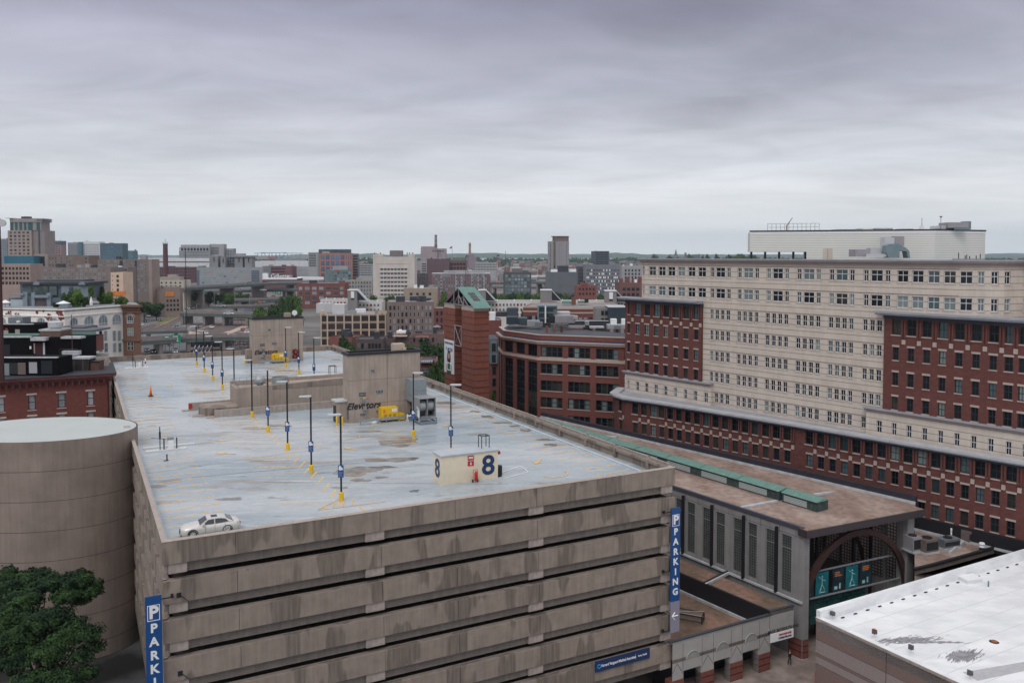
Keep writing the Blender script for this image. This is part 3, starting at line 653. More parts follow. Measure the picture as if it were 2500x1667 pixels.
# ---- barrier islands
def island(x, y, lab, s=1, far=False):
    b = ong('barrier_island', lab, 'gate island', x, y)
    m = MB(); m.box(-1.6, 3.0, -.35, .35, 0.004, .18); m.build('kerb', WHITE if far else mat('white_kerb', (.6, .62, .63), .6, None), b)
    m = MB(); m.box(.9, 1.5, -.3, .3, .18, 1.35); c = m.build('cabinet', WHITE, b); MB().box(.85, 1.55, -.34, .34, 1.353, 1.6).build('cabinet_lid', GREYP, c)
    m = MB()
    for q in (.45, 1.9): m.tube((q, 0, .18), (q, 0, 1.5), .08, 6)
    m.tube((0, 0, .18), (0, 0, 3.0), .06, 6); m.box(-.1, .1, -.2, .1, 1.6, 2.4); m.tube((.9, .2, 1.3), (-1.0, .2, 1.7), .03, 4); m.build('posts', BLACK, b)
island(3.0, 38.6, 'white kerbed gate island with black posts and ticket box by the drum ramp')
k2 = ong('kerb_island', 'long low white kerb island behind the near ticket gate', 'kerb island', 1.2, 40.6); MB().box(0, 6.0, -.3, .3, 0.004, .2).build('kerb', mat('white_kerb2', (.55, .57, .58), .6, None), k2)
island(4.5, 121.5, 'white kerbed gate island with ticket box at the far left corner of the deck', far=True)
b = ong('traffic_post', 'red and white striped post on the far gate island', 'post', 6.9, 121.5)
MB().tube((0, 0, .18), (0, 0, 1.9), .14, 8).build('post', WHITE, b); MB().tube((0, 0, .8), (0, 0, 1.3), .15, 8).build('red_band', RED, b)
c = ong('traffic_cone', 'tall orange and white traffic cone alone on the wet deck', 'traffic cone', 5.1, 82.1)
m = MB(); m.box(-.42, .42, -.42, .42, 0.004, .07); m.build('base', BLACK, c)
MB().lathe((0, 0, .07), [(.25, 0), (.05, 1.75)], 14).build('cone', ORG, c, smooth=True)
for z, r in ((.85, .155), (1.25, .11)): MB().lathe((0, 0, z), [(r, 0), (r - .023, .2)], 14, cap=False).build('reflective_band', WHITE, c)
s = ong('small_stub', 'small black pipe stub standing on the deck in front of the ticket gate', 'pipe stub', 3.2, 33.2); MB().box(-.25, .25, -.08, .08, 0.004, .08).tube((0.1, 0, .08), (.1, 0, .75), .08, 6).build('stub', BLACK, s)
# ================= ground =================
GRD = mat('city_ground', (.12, .115, .11), .9, (.02, .3), col2=(.16, .15, .14), n2=.01)
ASPH = mat('shade_darkened_asphalt', (.018, .017, .017), .85, (.3, .15), streak=0, col2=(.13, .13, .135), n2=.08)  # street tone darkened to stand in for shade from surroundings left unbuilt
PAVE = mat('brick_paving', (.20, .155, .135), .8, (.6, .2), brick=None, col2=(.26, .21, .19), n2=.3)
g = MB(); g.q([(-9500, -240, 0), (9500, -240, 0), (9500, 15500, 0), (-9500, 15500, 0)]); struct('ground', g, GRD)
p = MB(); a = P2_ = None
g = MB(); g.q([(10, 40, .004), (75, 40, .004), (75, 108, .004), (10, 108, .004)]); struct('pavement', g, PAVE)
g = MB(); g.q([(-130, 10, .004), (9, 10, .004), (9, 70, .004), (-40, 130, .004), (-130, 130, .004)]); struct('street', g, ASPH)
# ================= stone and brick office block on the right =================
STONE = mat('banded_limestone', (.56, .49, .43), .8, (.5, .09), lines=(2, .9, .08, .5), streak=.06)
STONEP = mat('plain_limestone', (.52, .45, .40), .8, (.8, .08)); STB0 = mat('weathered_trim_stone', (.40, .33, .29), .8, (1, .1))
BRICK = mat('red_brick', (.140, .050, .043), .85, (1.6, .14), brick=(.6, .2, .02, (.75, .8, .8)), bdir=(.62, -.78))
BRICKD = mat('dark_red_brick', (.17, .055, .045), .85, (1.6, .14))
FRIEZE = mat('navy_frieze', (.03, .035, .055), .6, (.8, .1))
CORN = mat('lead_grey_cornice', (.30, .31, .345), .45, (.6, .12))
CORNB = mat('brown_grey_cornice', (.27, .22, .21), .7, (.6, .1))
WFR = mat('white_window_frame', (.56, .56, .58), .5, None)
BFR = mat('black_window_frame', (.02, .025, .03), .5, None)
LOUV = mat('cream_louvred_metal', (.68, .68, .64), .5, (.3, .03), lines=(2, .28, .06, .62))
def wall_s(W, px, py):
    r = ray(px, py); a, d = W.a, W.d; den = d.x * r.y - d.y * r.x
    return (-a.x * r.y + a.y * r.x) / den
def thing_building(name, label, cat='building', group=None): return thing(name, label, cat, (0, 0, 0), 0, group)
BB = thing_building('office_block', 'large cream stone and red brick office block with white metal plant room on top', 'office building')
def P2(px, py, z): p = at(px, py, z); return (p.x, p.y)
Pa, Pb, Pc, Pd, Pe = [P2(x, y, 40.4) for x, y in ((1567, 719.2), (2341, 758.7), (2417, 761.2), (2450, 761.4), (2478, 760.2))]
W1 = Wall(Pa, Pb); dn = W1.n
end = (Pe[0] + W1.d.x * 14 , Pe[1] + W1.d.y * 14)
Pe2 = (Pe[0] + 1.2, Pe[1] + .4)
segs = [W1, Wall(Pb, Pc), Wall(Pc, Pd), Wall(Pd, Pe), Wall(Pe, Pe2), Wall(Pe2, (Pe2[0] + W1.d.x * 14, Pe2[1] + W1.d.y * 14))]
win = Windows(BB)
R12 = [(1568, 1573.5), (1583.8, 1601), (1607, 1624.4), (1630, 1648), (1654, 1672), (1679, 1697), (1703.5, 1723), (1733.8, 1743.5), (1747, 1769.5), (1773.5, 1783.4), (1800, 1810), (1814.6, 1838), (1842, 1852.3), (1870.5, 1881.5), (1885.8, 1910.5), (1915, 1925.5), (1945, 1956), (1961, 1987.3), (1992, 2003), (2024, 2035.4), (2040, 2068.5), (2073, 2085.5), (2107, 2119.8), (2124.7, 2154.4), (2160, 2172.5), (2188.8, 2216.8), (2225.4, 2254), (2264, 2293), (2303, 2332), (2343, 2373.2), (2385.4, 2402.5), (2418.5, 2437), (2452, 2466.5), (2475.5, 2477.5), (2494, 2514)]
R37 = [(1733.8, 1741.7), (1746, 1755), (1759, 1768), (1772.3, 1782), (1799.4, 1808.5), (1813, 1822.7), (1827, 1836.5), (1841.5, 1850.7), (1868.6, 1878.8), (1883.8, 1894), (1898.8, 1909), (1913.5, 1923.8), (1943, 1954.3), (1959, 1970), (1975, 1986), (1991, 2002), (2022, 2033.5), (2038.5, 2050), (2055, 2066.5), (2071.5, 2083), (2106, 2117.3), (2123, 2135), (2140, 2152.6), (2158, 2169)]
bands = {i: [] for i in range(len(segs))}
def addrow(plist, py0, slope, zs, h, mats, segl, bdict, winc, rec, **k):
    for z in zs:
        per = {i: [] for i in range(len(segl))}
        for a, b in plist:
            py = py0 + slope * (a - 1567)
            for i, W in enumerate(segl):
                m_ = wall_s(W, (a + b) / 2, py)
                if -.01 <= m_ <= W.L:
                    s0, s1 = wall_s(W, a, py), wall_s(W, b, py)
                    s0 = max(.05, s0); s1 = min(W.L - .05, s1)
                    if s1 - s0 < .25: break
                    per[i].append((s0, s1)); w = s1 - s0
                    kk_ = dict(k); kk_.setdefault('cols', 4 if w > 2.2 and 'cols' not in k else 2)
                    g = rnd.choice(mats)
                    winc.add(W, (s0 + s1) / 2, z, round(w, 1) if w > .4 else w, h, g, rec, **kk_); break
        for i in per: bdict[i].append((z, z + h, per[i]))
gs = [(WFR, GLS, STONEP)] * 7 + [(WFR, GLT, STONEP), (WFR, GLB, STONEP), (WFR, GLH, STONEP)]
addrow(R12, 690, .045, (44.0,), 1.7, gs, segs, bands, win, .2, rows=2, fr=.095, tfrac=.6, stone=dict(sill=.12))
addrow(R12, 719, .051, (40.4,), 1.7, gs, segs, bands, win, .2, rows=2, fr=.095, tfrac=.6, stone=dict(sill=.12))
addrow(R37, 765, .085, (36.8, 33.2, 29.6, 26.0, 22.45), 1.68, gs, segs[:1], bands, win, .2, rows=2, fr=.075, stone=dict(sill=.1))
wmb = MB()
for i, W in enumerate(segs): W.face(wmb, 0, 46.3, bands[i], .2)
lft = (Pa[0] - dn.x * 22, Pa[1] - dn.y * 22); Wl = Wall(lft, Pa); Wl.face(wmb, 0, 46.3)
wmb.build('stone_wall', STONE, BB)
def offpath(walls, off):
    pts = []
    for i, W in enumerate(walls):
        if i == 0: pts.append(W.P(0, 0, off)[:2])
        else:
            n = (walls[i - 1].n + W.n).normalized(); sc = off / max(.5, n.dot(W.n)); pts.append((W.a.x + n.x * sc, W.a.y + n.y * sc))
    pts.append(walls[-1].P(walls[-1].L, 0, off)[:2]); return pts
def ledge(par, name, walls, z0, z1, out, m, inn=.4, ext0=0):
    mb = MB(); o = offpath(walls, out); i_ = offpath(walls, -inn)
    if ext0: d0 = walls[0].d; o[0] = (o[0][0] - d0.x * ext0, o[0][1] - d0.y * ext0); i_[0] = (i_[0][0] - d0.x * ext0, i_[0][1] - d0.y * ext0)
    for j in range(len(o) - 1): mb.prism([o[j], o[j + 1], i_[j + 1], i_[j]], z0, z1)
    return mb.build(name, m, par)
o = offpath(segs, -.1); back = [(p[0] - dn.x * 24, p[1] - dn.y * 24) for p in (o[-1], o[0])]
MB().prism(o + back, 46.0, 46.31).build('roof', ROOFG, BB)
ledge(BB, 'cornice', segs, 46.3, 46.75, .25, CORNB, ext0=.2); ledge(BB, 'cornice', segs, 46.753, 46.98, .55, CORNB, ext0=.5); ledge(BB, 'cornice_capping', segs, 46.983, 47.2, .65, CORN, ext0=.6)
for z in (46.0, 42.4, 38.7, 35.1, 31.5, 27.9, 24.3):
    ledge(BB, 'string_course', segs[:1], z - .06, z, .05, CORNB, .0)
# red brick wings standing out from the stone wall
BOUT = .45
finW = MB().box(-.32, -.1, -.2, 0, 36.2, 38.6).box(.1, .32, -.2, 0, 36.2, 38.6).mesh('brick_pilaster', [BRICK]); stW = MB().box(-.26, .26, -.10, 0, 35.3, 35.95).mesh('stone_block', [STB0])
def wing(px0, px1, y0, cols_top, cols_low, cream_cols, cpx0, cpx1, z_eave=39.85):
    mats = [(BFR, GLS, STB0)] * 3 + [(BFR, GLT, STB0), (BFR, GLB, STB0), (BFR, GLH, STB0)]
    p0 = W1.P(wall_s(W1, px0, y0), 0, 0); p1s = wall_s(W1, px1, y0 + (px1 - px0) * .05)
    A = W1.P(wall_s(W1, px0, y0) , 0, BOUT)[:2]; B = W1.P(p1s, 0, BOUT)[:2]
    W = Wall(A, B); bd = {0: []}; ww = Windows(BB)
    addrow(cols_top, 760, .055, (36.6,), 2.2, mats, [W], bd, win2, .25, rows=2, fr=.09)
    addrow(cols_low, 820, .085, (33.0, 29.4, 25.95), 1.85, mats, [W], bd, win2, .22, rows=2, fr=.09, stone=dict(lint=.28, sill=.16))
    m = MB(); W.face(m, 25.4, 39.0, bd[0], .25)
    Wall(W1.P(wall_s(W1, px0, y0), 0, -1)[:2], A).face(m, 25.4, 39.0); Wall(B, W1.P(p1s, 0, -1)[:2]).face(m, 25.4, 39.0)
    wl = m.build('brick_wing_wall', BRICK, BB)
    f = MB(); W.bar(f, -.1, W.L + .1, 38.85, 39.35, -1, .10); cs = [(wall_s(W, a, 780 + .05 * (a - 1567)), wall_s(W, b, 780 + .05 * (a - 1567))) for a, b in cols_top]
    f.build('frieze', FRIEZE, BB)
    f = MB()
    for j in range(len(cs)):
        nx = cs[j + 1][0] if j + 1 < len(cs) else min(W.L, cs[j][1] + 1.6)
        c = (cs[j][1] + nx) / 2
        link('brick_pilaster', finW, BB, W.P(c, 0), W.ang); link('stone_block', stW, BB, W.P(c, 0), W.ang)
    f = MB()
    for j in range(len(cs)):
        nx = cs[j + 1][0] if j + 1 < len(cs) else min(W.L, cs[j][1] + 1.6)
        c = (cs[j][1] + nx) / 2; W.bar(f, cs[j][0] - .15, cs[j][1] + .15, 36.42, 36.58, 0, .1)
    f.build('sill_course', STB0, wl)
    ledge(BB, 'eave', [W], 39.35, 39.6, 1.0, CORN, 1, ext0=.9); ledge(BB, 'eave_capping', [W], 39.603, z_eave, 1.25, CORN, 1, ext0=1.1)
    # cream block below
    s0 = wall_s(W1, cpx0, y0 + 200); s1 = wall_s(W1, cpx1, y0 + 200 + (cpx1 - cpx0) * .09)
    A = W1.P(s0, 0, BOUT + .2)[:2]; B = W1.P(s1, 0, BOUT + .2)[:2]; C = Wall(A, B); bd = {0: []}
    addrow(cream_cols, 940, .11, (22.3,), 1.75, gs, [C], bd, win, .2, rows=2, fr=.085, cols=2)
    m = MB(); C.face(m, 20, 25.3, bd[0], .2); Wall(W1.P(s0, 0, -1)[:2], A).face(m, 20, 25.3); Wall(B, W1.P(s1, 0, -1)[:2]).face(m, 20, 25.3); m.build('stone_block_wall', STONE, BB)
    ledge(BB, 'cornice', [C], 25.3, 25.6, .25, CORNB, 1.3, ext0=.2); ledge(BB, 'cornice_capping', [C], 25.603, 25.8, .45, CORN, 1.4, ext0=.4)
win2 = Windows(BB)
wing(1530.5, 1717, 735, [(1533.5, 1538.5), (1551, 1564), (1574, 1587), (1596.5, 1610), (1620, 1633.6), (1643.6, 1657.6), (1668.5, 1683), (1693, 1707.6)],
     [(1532, 1538), (1552, 1561), (1574, 1584), (1597, 1607), (1621, 1630), (1645, 1655), (1669.6, 1680), (1694.7, 1704.5)],
     [(1532, 1536.7), (1552, 1560), (1574, 1582.6), (1597, 1605.4), (1620.7, 1629), (1644.6, 1653), (1669, 1677), (1693, 1702), (1718.6, 1728)], 1531, 1754 - 12)
wing(2163, 2540, 768, [(2178, 2199), (2215, 2236.6), (2252.5, 2274), (2291.5, 2314), (2332, 2355), (2372.5, 2396.6), (2415, 2439), (2455, 2474), (2488, 2506)],
     [(2179.5, 2193.5), (2216, 2231), (2254, 2270), (2292.5, 2308.5), (2332, 2349.5), (2373.5, 2391), (2415.5, 2433), (2452, 2473), (2487, 2505)],
     [(2140.5, 2153), (2177, 2189), (2213.6, 2226), (2251.6, 2264), (2290.4, 2303), (2330, 2343.4), (2371, 2384.5), (2412.5, 2427), (2456, 2470.5), (2497, 2511)], 2121, 2545)
# brick base with rounded nose
bp = [(1489, 957), (1497.6, 963.6), (1519, 970), (1600, 980.7), (1940, 1035.5), (2500, 1129.5)]
bp = [P2(x, y, 22.2) for x, y in bp]; e_ = Wall(bp[-2], bp[-1]); bp.append((bp[-1][0] + e_.d.x * 14, bp[-1][1] + e_.d.y * 14))
bp = [(bp[0][0] + 2.2, bp[0][1] + 6)] + bp
cw = [Wall(bp[i], bp[i + 1]) for i in range(len(bp) - 1)]
fp = offpath(cw, -.75); bw = [Wall(fp[i], fp[i + 1]) for i in range(len(fp) - 1)]
starts = []; t = 0
for W in bw: starts.append(t); t += W.L
def locate(s):
    for W, s0 in zip(bw, starts):
        if s0 <= s < s0 + W.L: return W, s - s0
    return bw[-1], s - starts[-1]
def arc(px, py):
    for W, s0 in zip(bw[2:], starts[2:]):
        q = wall_s(W, px, py)
        if 0 <= q <= W.L: return s0 + q
SP = (arc(2286, 1115) - arc(1595, 1010)) / 26.0
print('base bay', SP)
s0 = arc(1595, 1010); s = s0 - SP * math.floor((s0 - 1.2) / SP); bd = {i: [] for i in range(len(bw))}; cA = []
rowsA = {i: [] for i in bd}; rowsB = {i: [] for i in bd}
mats = [(BFR, GLS, STB0)] * 3 + [(BFR, GLT, STB0), (BFR, GLB, STB0), (BFR, GLH, STB0)]
win3 = Windows(BB)
while s < t - 2:
    W, q = locate(s); i = bw.index(W)
    if .75 < q < W.L - .75:
        rowsA[i].append((q - .72, q + .72)); rowsB[i].append((q - .48, q + .48)); cA.append((W, q))
        win3.add(W, q, 19.4, 1.44, 1.95, rnd.choice(mats), .25, rows=2, cols=2, fr=.09)
        for z in (16.0, 12.5, 9.0, 5.5): win3.add(W, q, z, .96, 1.85, rnd.choice(mats), .22, rows=2, cols=2, fr=.08, stone=dict(lint=.26, sill=.14))
    else: cA.append(None)
    s += SP
m = MB(); pil = []; st = MB()
for i, W in enumerate(bw):
    W.face(m, 0, 21.5, [(19.4, 21.35, rowsA[i])] + [(z, z + 1.85, rowsB[i]) for z in (16.0, 12.5, 9.0, 5.5)], .25)
for c in cA:
    if not c: continue
    W, q = c; q2 = q + SP / 2
    if q2 < W.L - .3: pil.append((W, q2))
    W.bar(st, q - .85, q + .85, 19.2, 19.37, 0, .1)
bwall = m.build('brick_base_wall', BRICK, BB); st.build('sill_course', STB0, bwall)
finM = MB().box(-.3, -.1, -.22, 0, 19, 21.3).box(.1, .3, -.22, 0, 19, 21.3).mesh('brick_pilaster', [BRICK]); stM = MB().box(-.23, .23, -.10, 0, 18.15, 18.8).mesh('stone_block', [STB0])
for W, q in pil: link('brick_pilaster', finM, BB, W.P(q, 0), W.ang); link('stone_block', stM, BB, W.P(q, 0), W.ang)
ledge(BB, 'frieze', bw, 21.3, 21.7, .12, FRIEZE, 1); ledge(BB, 'eave', bw, 21.7, 21.9, .6, CORN, 1.2); ledge(BB, 'eave_capping', bw, 21.903, 22.2, .78, mat('pale_lead', (.42, .43, .46), .4, (.6, .12)), .9)
pol = fp + [W1.P(W1.L + 12, 0, -4)[:2], W1.P(-1, 0, -4)[:2]]
MB().prism(pol, 21.5, 21.89).build('base_roof', mat('base_roof_grey', (.30, .31, .335), .7, (.5, .12)), BB)
MB().prism([P2(1530, 719, 22), P2(1567, 719, 22)] if 0 else [bw[0].a + Vector((.5, 0)), bw[3].a, bw[4].a + Vector((2, 3)), bw[0].a + Vector((14, 3))], 0.1, 21.0).build('base_side', BRICK, BB) if 0 else None
win.done('window'); 
for l in win2.l: win3.l.append(l)
win3.done('brick_wall_window')
# plant room
A = atY(1831, 600, 141); B = atY(2281.5, 600, 132.5); C_ = atY(2405, 600, 137.5)
PW = [Wall(A.xy, B.xy), Wall(B.xy, C_.xy)]
m = MB(); bx = [A.xy, B.xy, C_.xy, C_.xy + Vector((-3, 10)), A.xy + Vector((3, 12))]
m.prism([tuple(p) for p in bx], 48.35, 51.7); PR = m.build('plant_room', LOUV, BB)
m = MB(); sB = .42; Pm = Vector(A.xy).lerp(Vector(B.xy), .32); m.prism([tuple(Pm), tuple(B.xy), tuple(C_.xy), tuple(C_.xy + Vector((-3, 10))), tuple(Pm + Vector((3, 10)))], 46.3, 48.347); m.build('lower_wall', LOUV, PR)
m = MB(); o = [tuple(p) for p in bx]; PWp = offpath(PW, .15)
ledge(PR, 'capping', PW, 51.703, 51.9, .15, DARK, 1.0, ext0=.1); ledge(PR, 'trim_band', PW, 51.3, 51.69, .05, WHITE, 0, ext0=0)
m = MB()
for f in (.0, .08, .16, .24, .31): p = Vector(A.xy).lerp(Vector(B.xy), f) + Vector((.4, .6)); m.box(p.x - .15, p.x + .15, p.y - .15, p.y + .15, 46.3, 48.35)
m.build('legs', DARK, PR)
m = MB(); W = PW[0]; W.bar(m, W.L * .41, W.L * .41 + 1.5, 46.35, 48.9, 0, .05); m.build('door', STONEP, PR)
m = MB(); W.bar(m, W.L * .41 + .73, W.L * .41 + .77, 46.35, 48.9, .05, .06); m.build('door_joint', DARK, PR)
# roof railing, davit, antennas, ducts of the plant room
m = MB(); W = Wall(atY(1874, 560, 143).xy, atY(2000, 560, 140.5).xy)
for z in (52.5, 53.1): m.tube(W.P(0, z), W.P(W.L, z), .04, 4)
for i in range(13): m.tube(W.P(W.L * i / 12, 51.9), W.P(W.L * i / 12, 53.1), .04, 4)
m.build('roof_railing', GALV, PR)
dv = thing('roof_davit', 'thin tilted davit arm behind the plant room roof railing', 'davit', atY(1921, 564, 141))
m = MB(); m.tube((0, 0, -.2), (0, 0, 1.0), .12, 5); m.build('post', BRN, dv); m = MB(); m.tube((0, 0, .9), (.9, 0, 2.2), .09, 5, 0, .06); m.build('arm', BRN, dv)
for px, y0, y1, lb in ((2296.5, 562, 529, 'thick topped antenna mast near the right end of the plant room roof'), (2250.5, 560, 532, 'thin whip antenna on the plant room roof')):
    p = atY(px, y0, 134); q = atY(px, y1, 134); a = thing('antenna', lb, 'antenna', (p.x, p.y, 51.85)); h = q.z - 51.85
    m = MB(); m.tube((0, 0, 0), (0, 0, h), .05, 5); m.build('mast', GREYP, a)
    if px > 2290: MB().lathe((0, 0, h - .15), [(.06, 0), (.25, .15), (.25, .2)], 8).build('head', DARK, a)
    else: MB().box(-.3, .3, -.2, .2, 0, .5).build('base_box', WHITE, a)
def boxes(name, label, cat, parts, group=None):
    """parts: (part name, material, px0, px1, ytop, ybot, Y, depth)"""
    t = thing(name, label, cat, (0, 0, 0), 0, group)
    for nm, mt, x0, x1, yt, yb, Y, dp in parts:
        a = atY(x0, yb, Y); b = atY(x1, yt, Y); MB().box(a.x, b.x, Y, Y + dp, a.z, b.z).build(nm, mt, t)
    return t
PINKG = mat('pinkish_grey_metal', (.29, .275, .295), .6, (.8, .1))
TEALG = mat('teal_grey_metal', (.16, .22, .24), .5, (.8, .1))
boxes('roof_unit', 'stack of grey air units at the right end of the plant room roof', 'roof unit', [('tray', PALEM, 2293, 2330, 551, 558, 134.2, 3), ('casing', PINKG, 2315, 2365, 543, 556, 133.6, 3), ('base', TEALG, 2330, 2368, 554, 561, 133.7, 2.8), ('stack', TEALG, 2357, 2371, 540.5, 560, 137, 1.5)])
boxes('roof_unit', 'long low pale units along the middle of the plant room roof', 'roof unit', [('casing', PINKG, 2047, 2099, 559.8, 562.5, 141, 3), ('cover', mat('offwhite_metal', (.55, .54, .53), .5, None), 2106, 2137, 557.5, 561, 140.5, 3), ('duct', PINKG, 2138, 2180, 557, 560.5, 139.5, 2), ('end_duct', PINKG, 2200, 2230, 558.5, 560.5, 138.5, 2)])
DU = boxes('exhaust_duct', 'large curved grey duct against the white plant room wall', 'duct', [('fan_box', PINKG, 2088, 2124, 609, 627, 129, 2.5), ('pale_duct', mat('pale_duct', (.5, .5, .53), .5, None), 2115, 2172, 620, 627, 128.6, 2), ('riser', mat('pale_duct_b', (.5, .5, .53), .5, None), 2160, 2184, 580, 608, 130.5, 1.6), ('back_box', PINKG, 2184, 2208, 577, 600, 130.6, 1.2), ('sloped_duct', mat('pale_duct_c', (.45, .45, .48), .5, None), 2125, 2165, 606, 620, 130.3, 1.5)])
def pxpoly(name, mt, pts, Y, dp, par, smooth=False):
    """outline at depth Y given real thickness dp"""
    m = MB(); a = [atY(x, y, Y) for x, y in pts]; n = len(a); ar = sum(a[i].x * a[(i + 1) % n].z - a[(i + 1) % n].x * a[i].z for i in range(n))
    if ar < 0: a = a[::-1]
    m.q([(p.x, Y, p.z) for p in a]); m.q([(p.x, Y + dp, p.z) for p in a][::-1])
    for i in range(n): p, q = a[i], a[(i + 1) % n]; m.q([(q.x, Y, q.z), (p.x, Y, p.z), (p.x, Y + dp, p.z), (q.x, Y + dp, q.z)])
    return m.build(name, mt, par)
pxpoly('scroll', TEALG, [(2165, 600), (2172, 596), (2194, 595), (2212, 605), (2220, 613), (2222, 630), (2217, 630), (2214, 614), (2196, 612), (2196, 629), (2170, 629), (2164, 616)], 128.2, 1.6, DU)
pp = boxes('vent_pipes', 'row of thin dark vent pipes and dishes at the right foot of the plant room', 'vent pipes', [('pipe', DARK, x, x + 1.6, y, 634, 127, .12) for x, y in ((2356, 624), (2360, 622), (2367, 625), (2383, 624), (2340, 617), (2393, 620))] + [('tray', GREYP, 2330, 2404, 632, 635, 126.6, .6)])
# ================= railway station =================
STN = mat('station_concrete', (.24, .235, .235), .85, (.8, .08), streak=.12)
STNL = mat('pale_station_stone', (.33, .325, .31), .85, (.8, .08)); STNI = mat('arch_recess_shade', (.25, .245, .235), .85, (.8, .1))  # darker disc colour imitates the shading of recessed half-circles
GBLK = mat('glass_block_grille', (.045, .05, .05), .35, (1, .2), brick=(.34, .34, .03, (3.0, 3.0, 3.0)), bdir=(.555, -.832))
GBLKL = mat('backlit_glass_block', (.30, .33, .31), .35, (1, .2), brick=(.42, .42, .06, (.2, .2, .2)), bdir=(.555, -.832))
_t = GBLKL.node_tree; _tr = _t.nodes.new('ShaderNodeBsdfTranslucent'); _tr.inputs[0].default_value = (.75, .8, .72, 1); _mx = _t.nodes.new('ShaderNodeMixShader'); _mx.inputs[0].default_value = .75
_t.links.new(_t.nodes['Principled BSDF'].outputs[0], _mx.inputs[1]); _t.links.new(_tr.outputs[0], _mx.inputs[2]); _t.links.new(_mx.outputs[0], _t.nodes['Material Output'].inputs[0]); _t.links.new(_t.nodes['Brick Texture'].outputs['Color'], _tr.inputs[0])
for m_ in (GBLK, GBLKL): m_.node_tree.nodes['Brick Texture'].offset = 0
BRKB = mat('banded_pier_brick', (.17, .055, .042), .85, (2, .15), lines=(2, .75, .10, .22))
ARCH = mat('brown_laminated_timber', (.055, .027, .025), .6, (2, .2))
FLASH = mat('pale_flashing', (.45, .46, .48), .5, (1, .2))
ST = thing_building('train_station', 'grey concrete station hall with brown gravel roof and green copper monitor', 'train station')
HC = P2(1962.5, 1291, 15.6); HD = P2(2233, 1241, 15.6); HL = P2(1641.5, 1187, 15.6)
dHL = (Vector(HL) - Vector(HC)).normalized(); far0 = Vector(HL) + dHL * 55
HF = P2(2235, 1231, 15.6); HG = P2(1604, 1083, 15.6); HH = P2(1321, 1019, 15.6)
Wn = Wall(tuple(far0), HC); Wf = Wall(HC, HD); Wfar = Wall(HF, HH)
m = MB(); m.prism([tuple(far0), HC, HD, HF, HG, HH], 15.2, 15.6); m.build('roof', BRN, ST)
m = MB(); ov = [Wf.P(-.35, 0, .9)[:2], Wf.P(Wf.L + .8, 0, .9)[:2], Wf.P(Wf.L + .8, 0, -.6)[:2], Wf.P(-.35, 0, -.6)[:2]]
m.prism(ov, 14.75, 15.62); m.build('front_eave', mat('dark_brown_fascia', (.05, .04, .045), .5, (2, .1)), ST)
m = MB(); m.prism([Wf.P(-.2, 0, .75)[:2], Wf.P(Wf.L + .7, 0, .75)[:2], Wf.P(Wf.L + .7, 0, -.7)[:2], Wf.P(-.2, 0, -.7)[:2]], 15.63, 15.66); m.build('eave_gravel', BRN, ST)
ops = []
for a, b in ((1649, 1666), (1676.5, 1697), (1714, 1736), (1747, 1769.4), (1788.8, 1812.6), (1825, 1848), (1868, 1893), (1906, 1932.7)):
    y = 1270 + (a - 1649) * .36; ops.append((wall_s(Wn, a, y), wall_s(Wn, b, y)))
gap = ops[2][0] - ops[0][0]
allops = sorted(ops + [(o[0] - gap * k, o[1] - gap * k) for k in (1, 2, 3, 4) for o in ops[:2]])
m = MB(); Wn.face(m, 0, 15.3, [(7.2, 14.2, [o for o in allops if o[0] > 1])], .16); m.build('side_wall', STN, ST)
for o in ops:
    m = MB(); m.q([Wn.P(o[0], 7.2, -.14), Wn.P(o[1], 7.2, -.14), Wn.P(o[1], 14.2, -.14), Wn.P(o[0], 14.2, -.14)])
    w = m.build('glass_block_window', GBLK, ST)
    m = MB(); c0, c1 = o
    for a, b in ((c0, c0 + .12), (c1 - .12, c1)): Wn.bar(m, a, b, 7.2, 14.2, -.12, -.08)
    Wn.bar(m, c0, c1, 12.6, 12.7, -.12, -.09); Wn.bar(m, c0, c1, 7.2, 7.35, -.12, -.06); m.build('frame', STN, w)
for i in range(0, 8, 2):
    c = (ops[i][1] + ops[i + 1][0]) / 2; m = MB(); Wn.bar(m, c - .28, c + .02, 6.8, 14.9, .02, .34); m.build('downpipe', BLACK, ST)
m = MB()
for o in ops: Wn.bar(m, o[1] + .55, o[1] + .58, 14.2, 15.2, .003, .01)
Wn.bar(m, 0, Wn.L, 14.45, 14.48, .003, .008); m.build('panel_joint', DARK, ST)
m = MB(); Wn.bar(m, 0, Wn.L, 15.3, 15.75, -.25, .12); m.build('side_coping', mat('blue_black_coping', (.06, .065, .085), .5, None), ST)
m = MB(); Wfar.bar(m, 0, Wfar.L, 15.0, 16.65, 0.02, .6); m.build('far_parapet', mat('blue_black_metal', (.028, .028, .04), .5, (1, .2)), ST)
m = MB(); Wfar.bar(m, 0, Wfar.L, 15.61, 15.95, -.16, .015); m.build('flashing', FLASH, ST)
m = MB()
for (a, b, c, d_) in ((1810, 1239, 1897, 1223), (1987, 1208, 2031, 1202), (1437, 1062, 1506, 1067)):
    w = Wall(P2(a, b, 15.7), P2(c, d_, 15.7)); w.bar(m, 0, w.L, 15.61, 15.85, -.25, .25)
m.build('roof_curb', FLASH, ST)
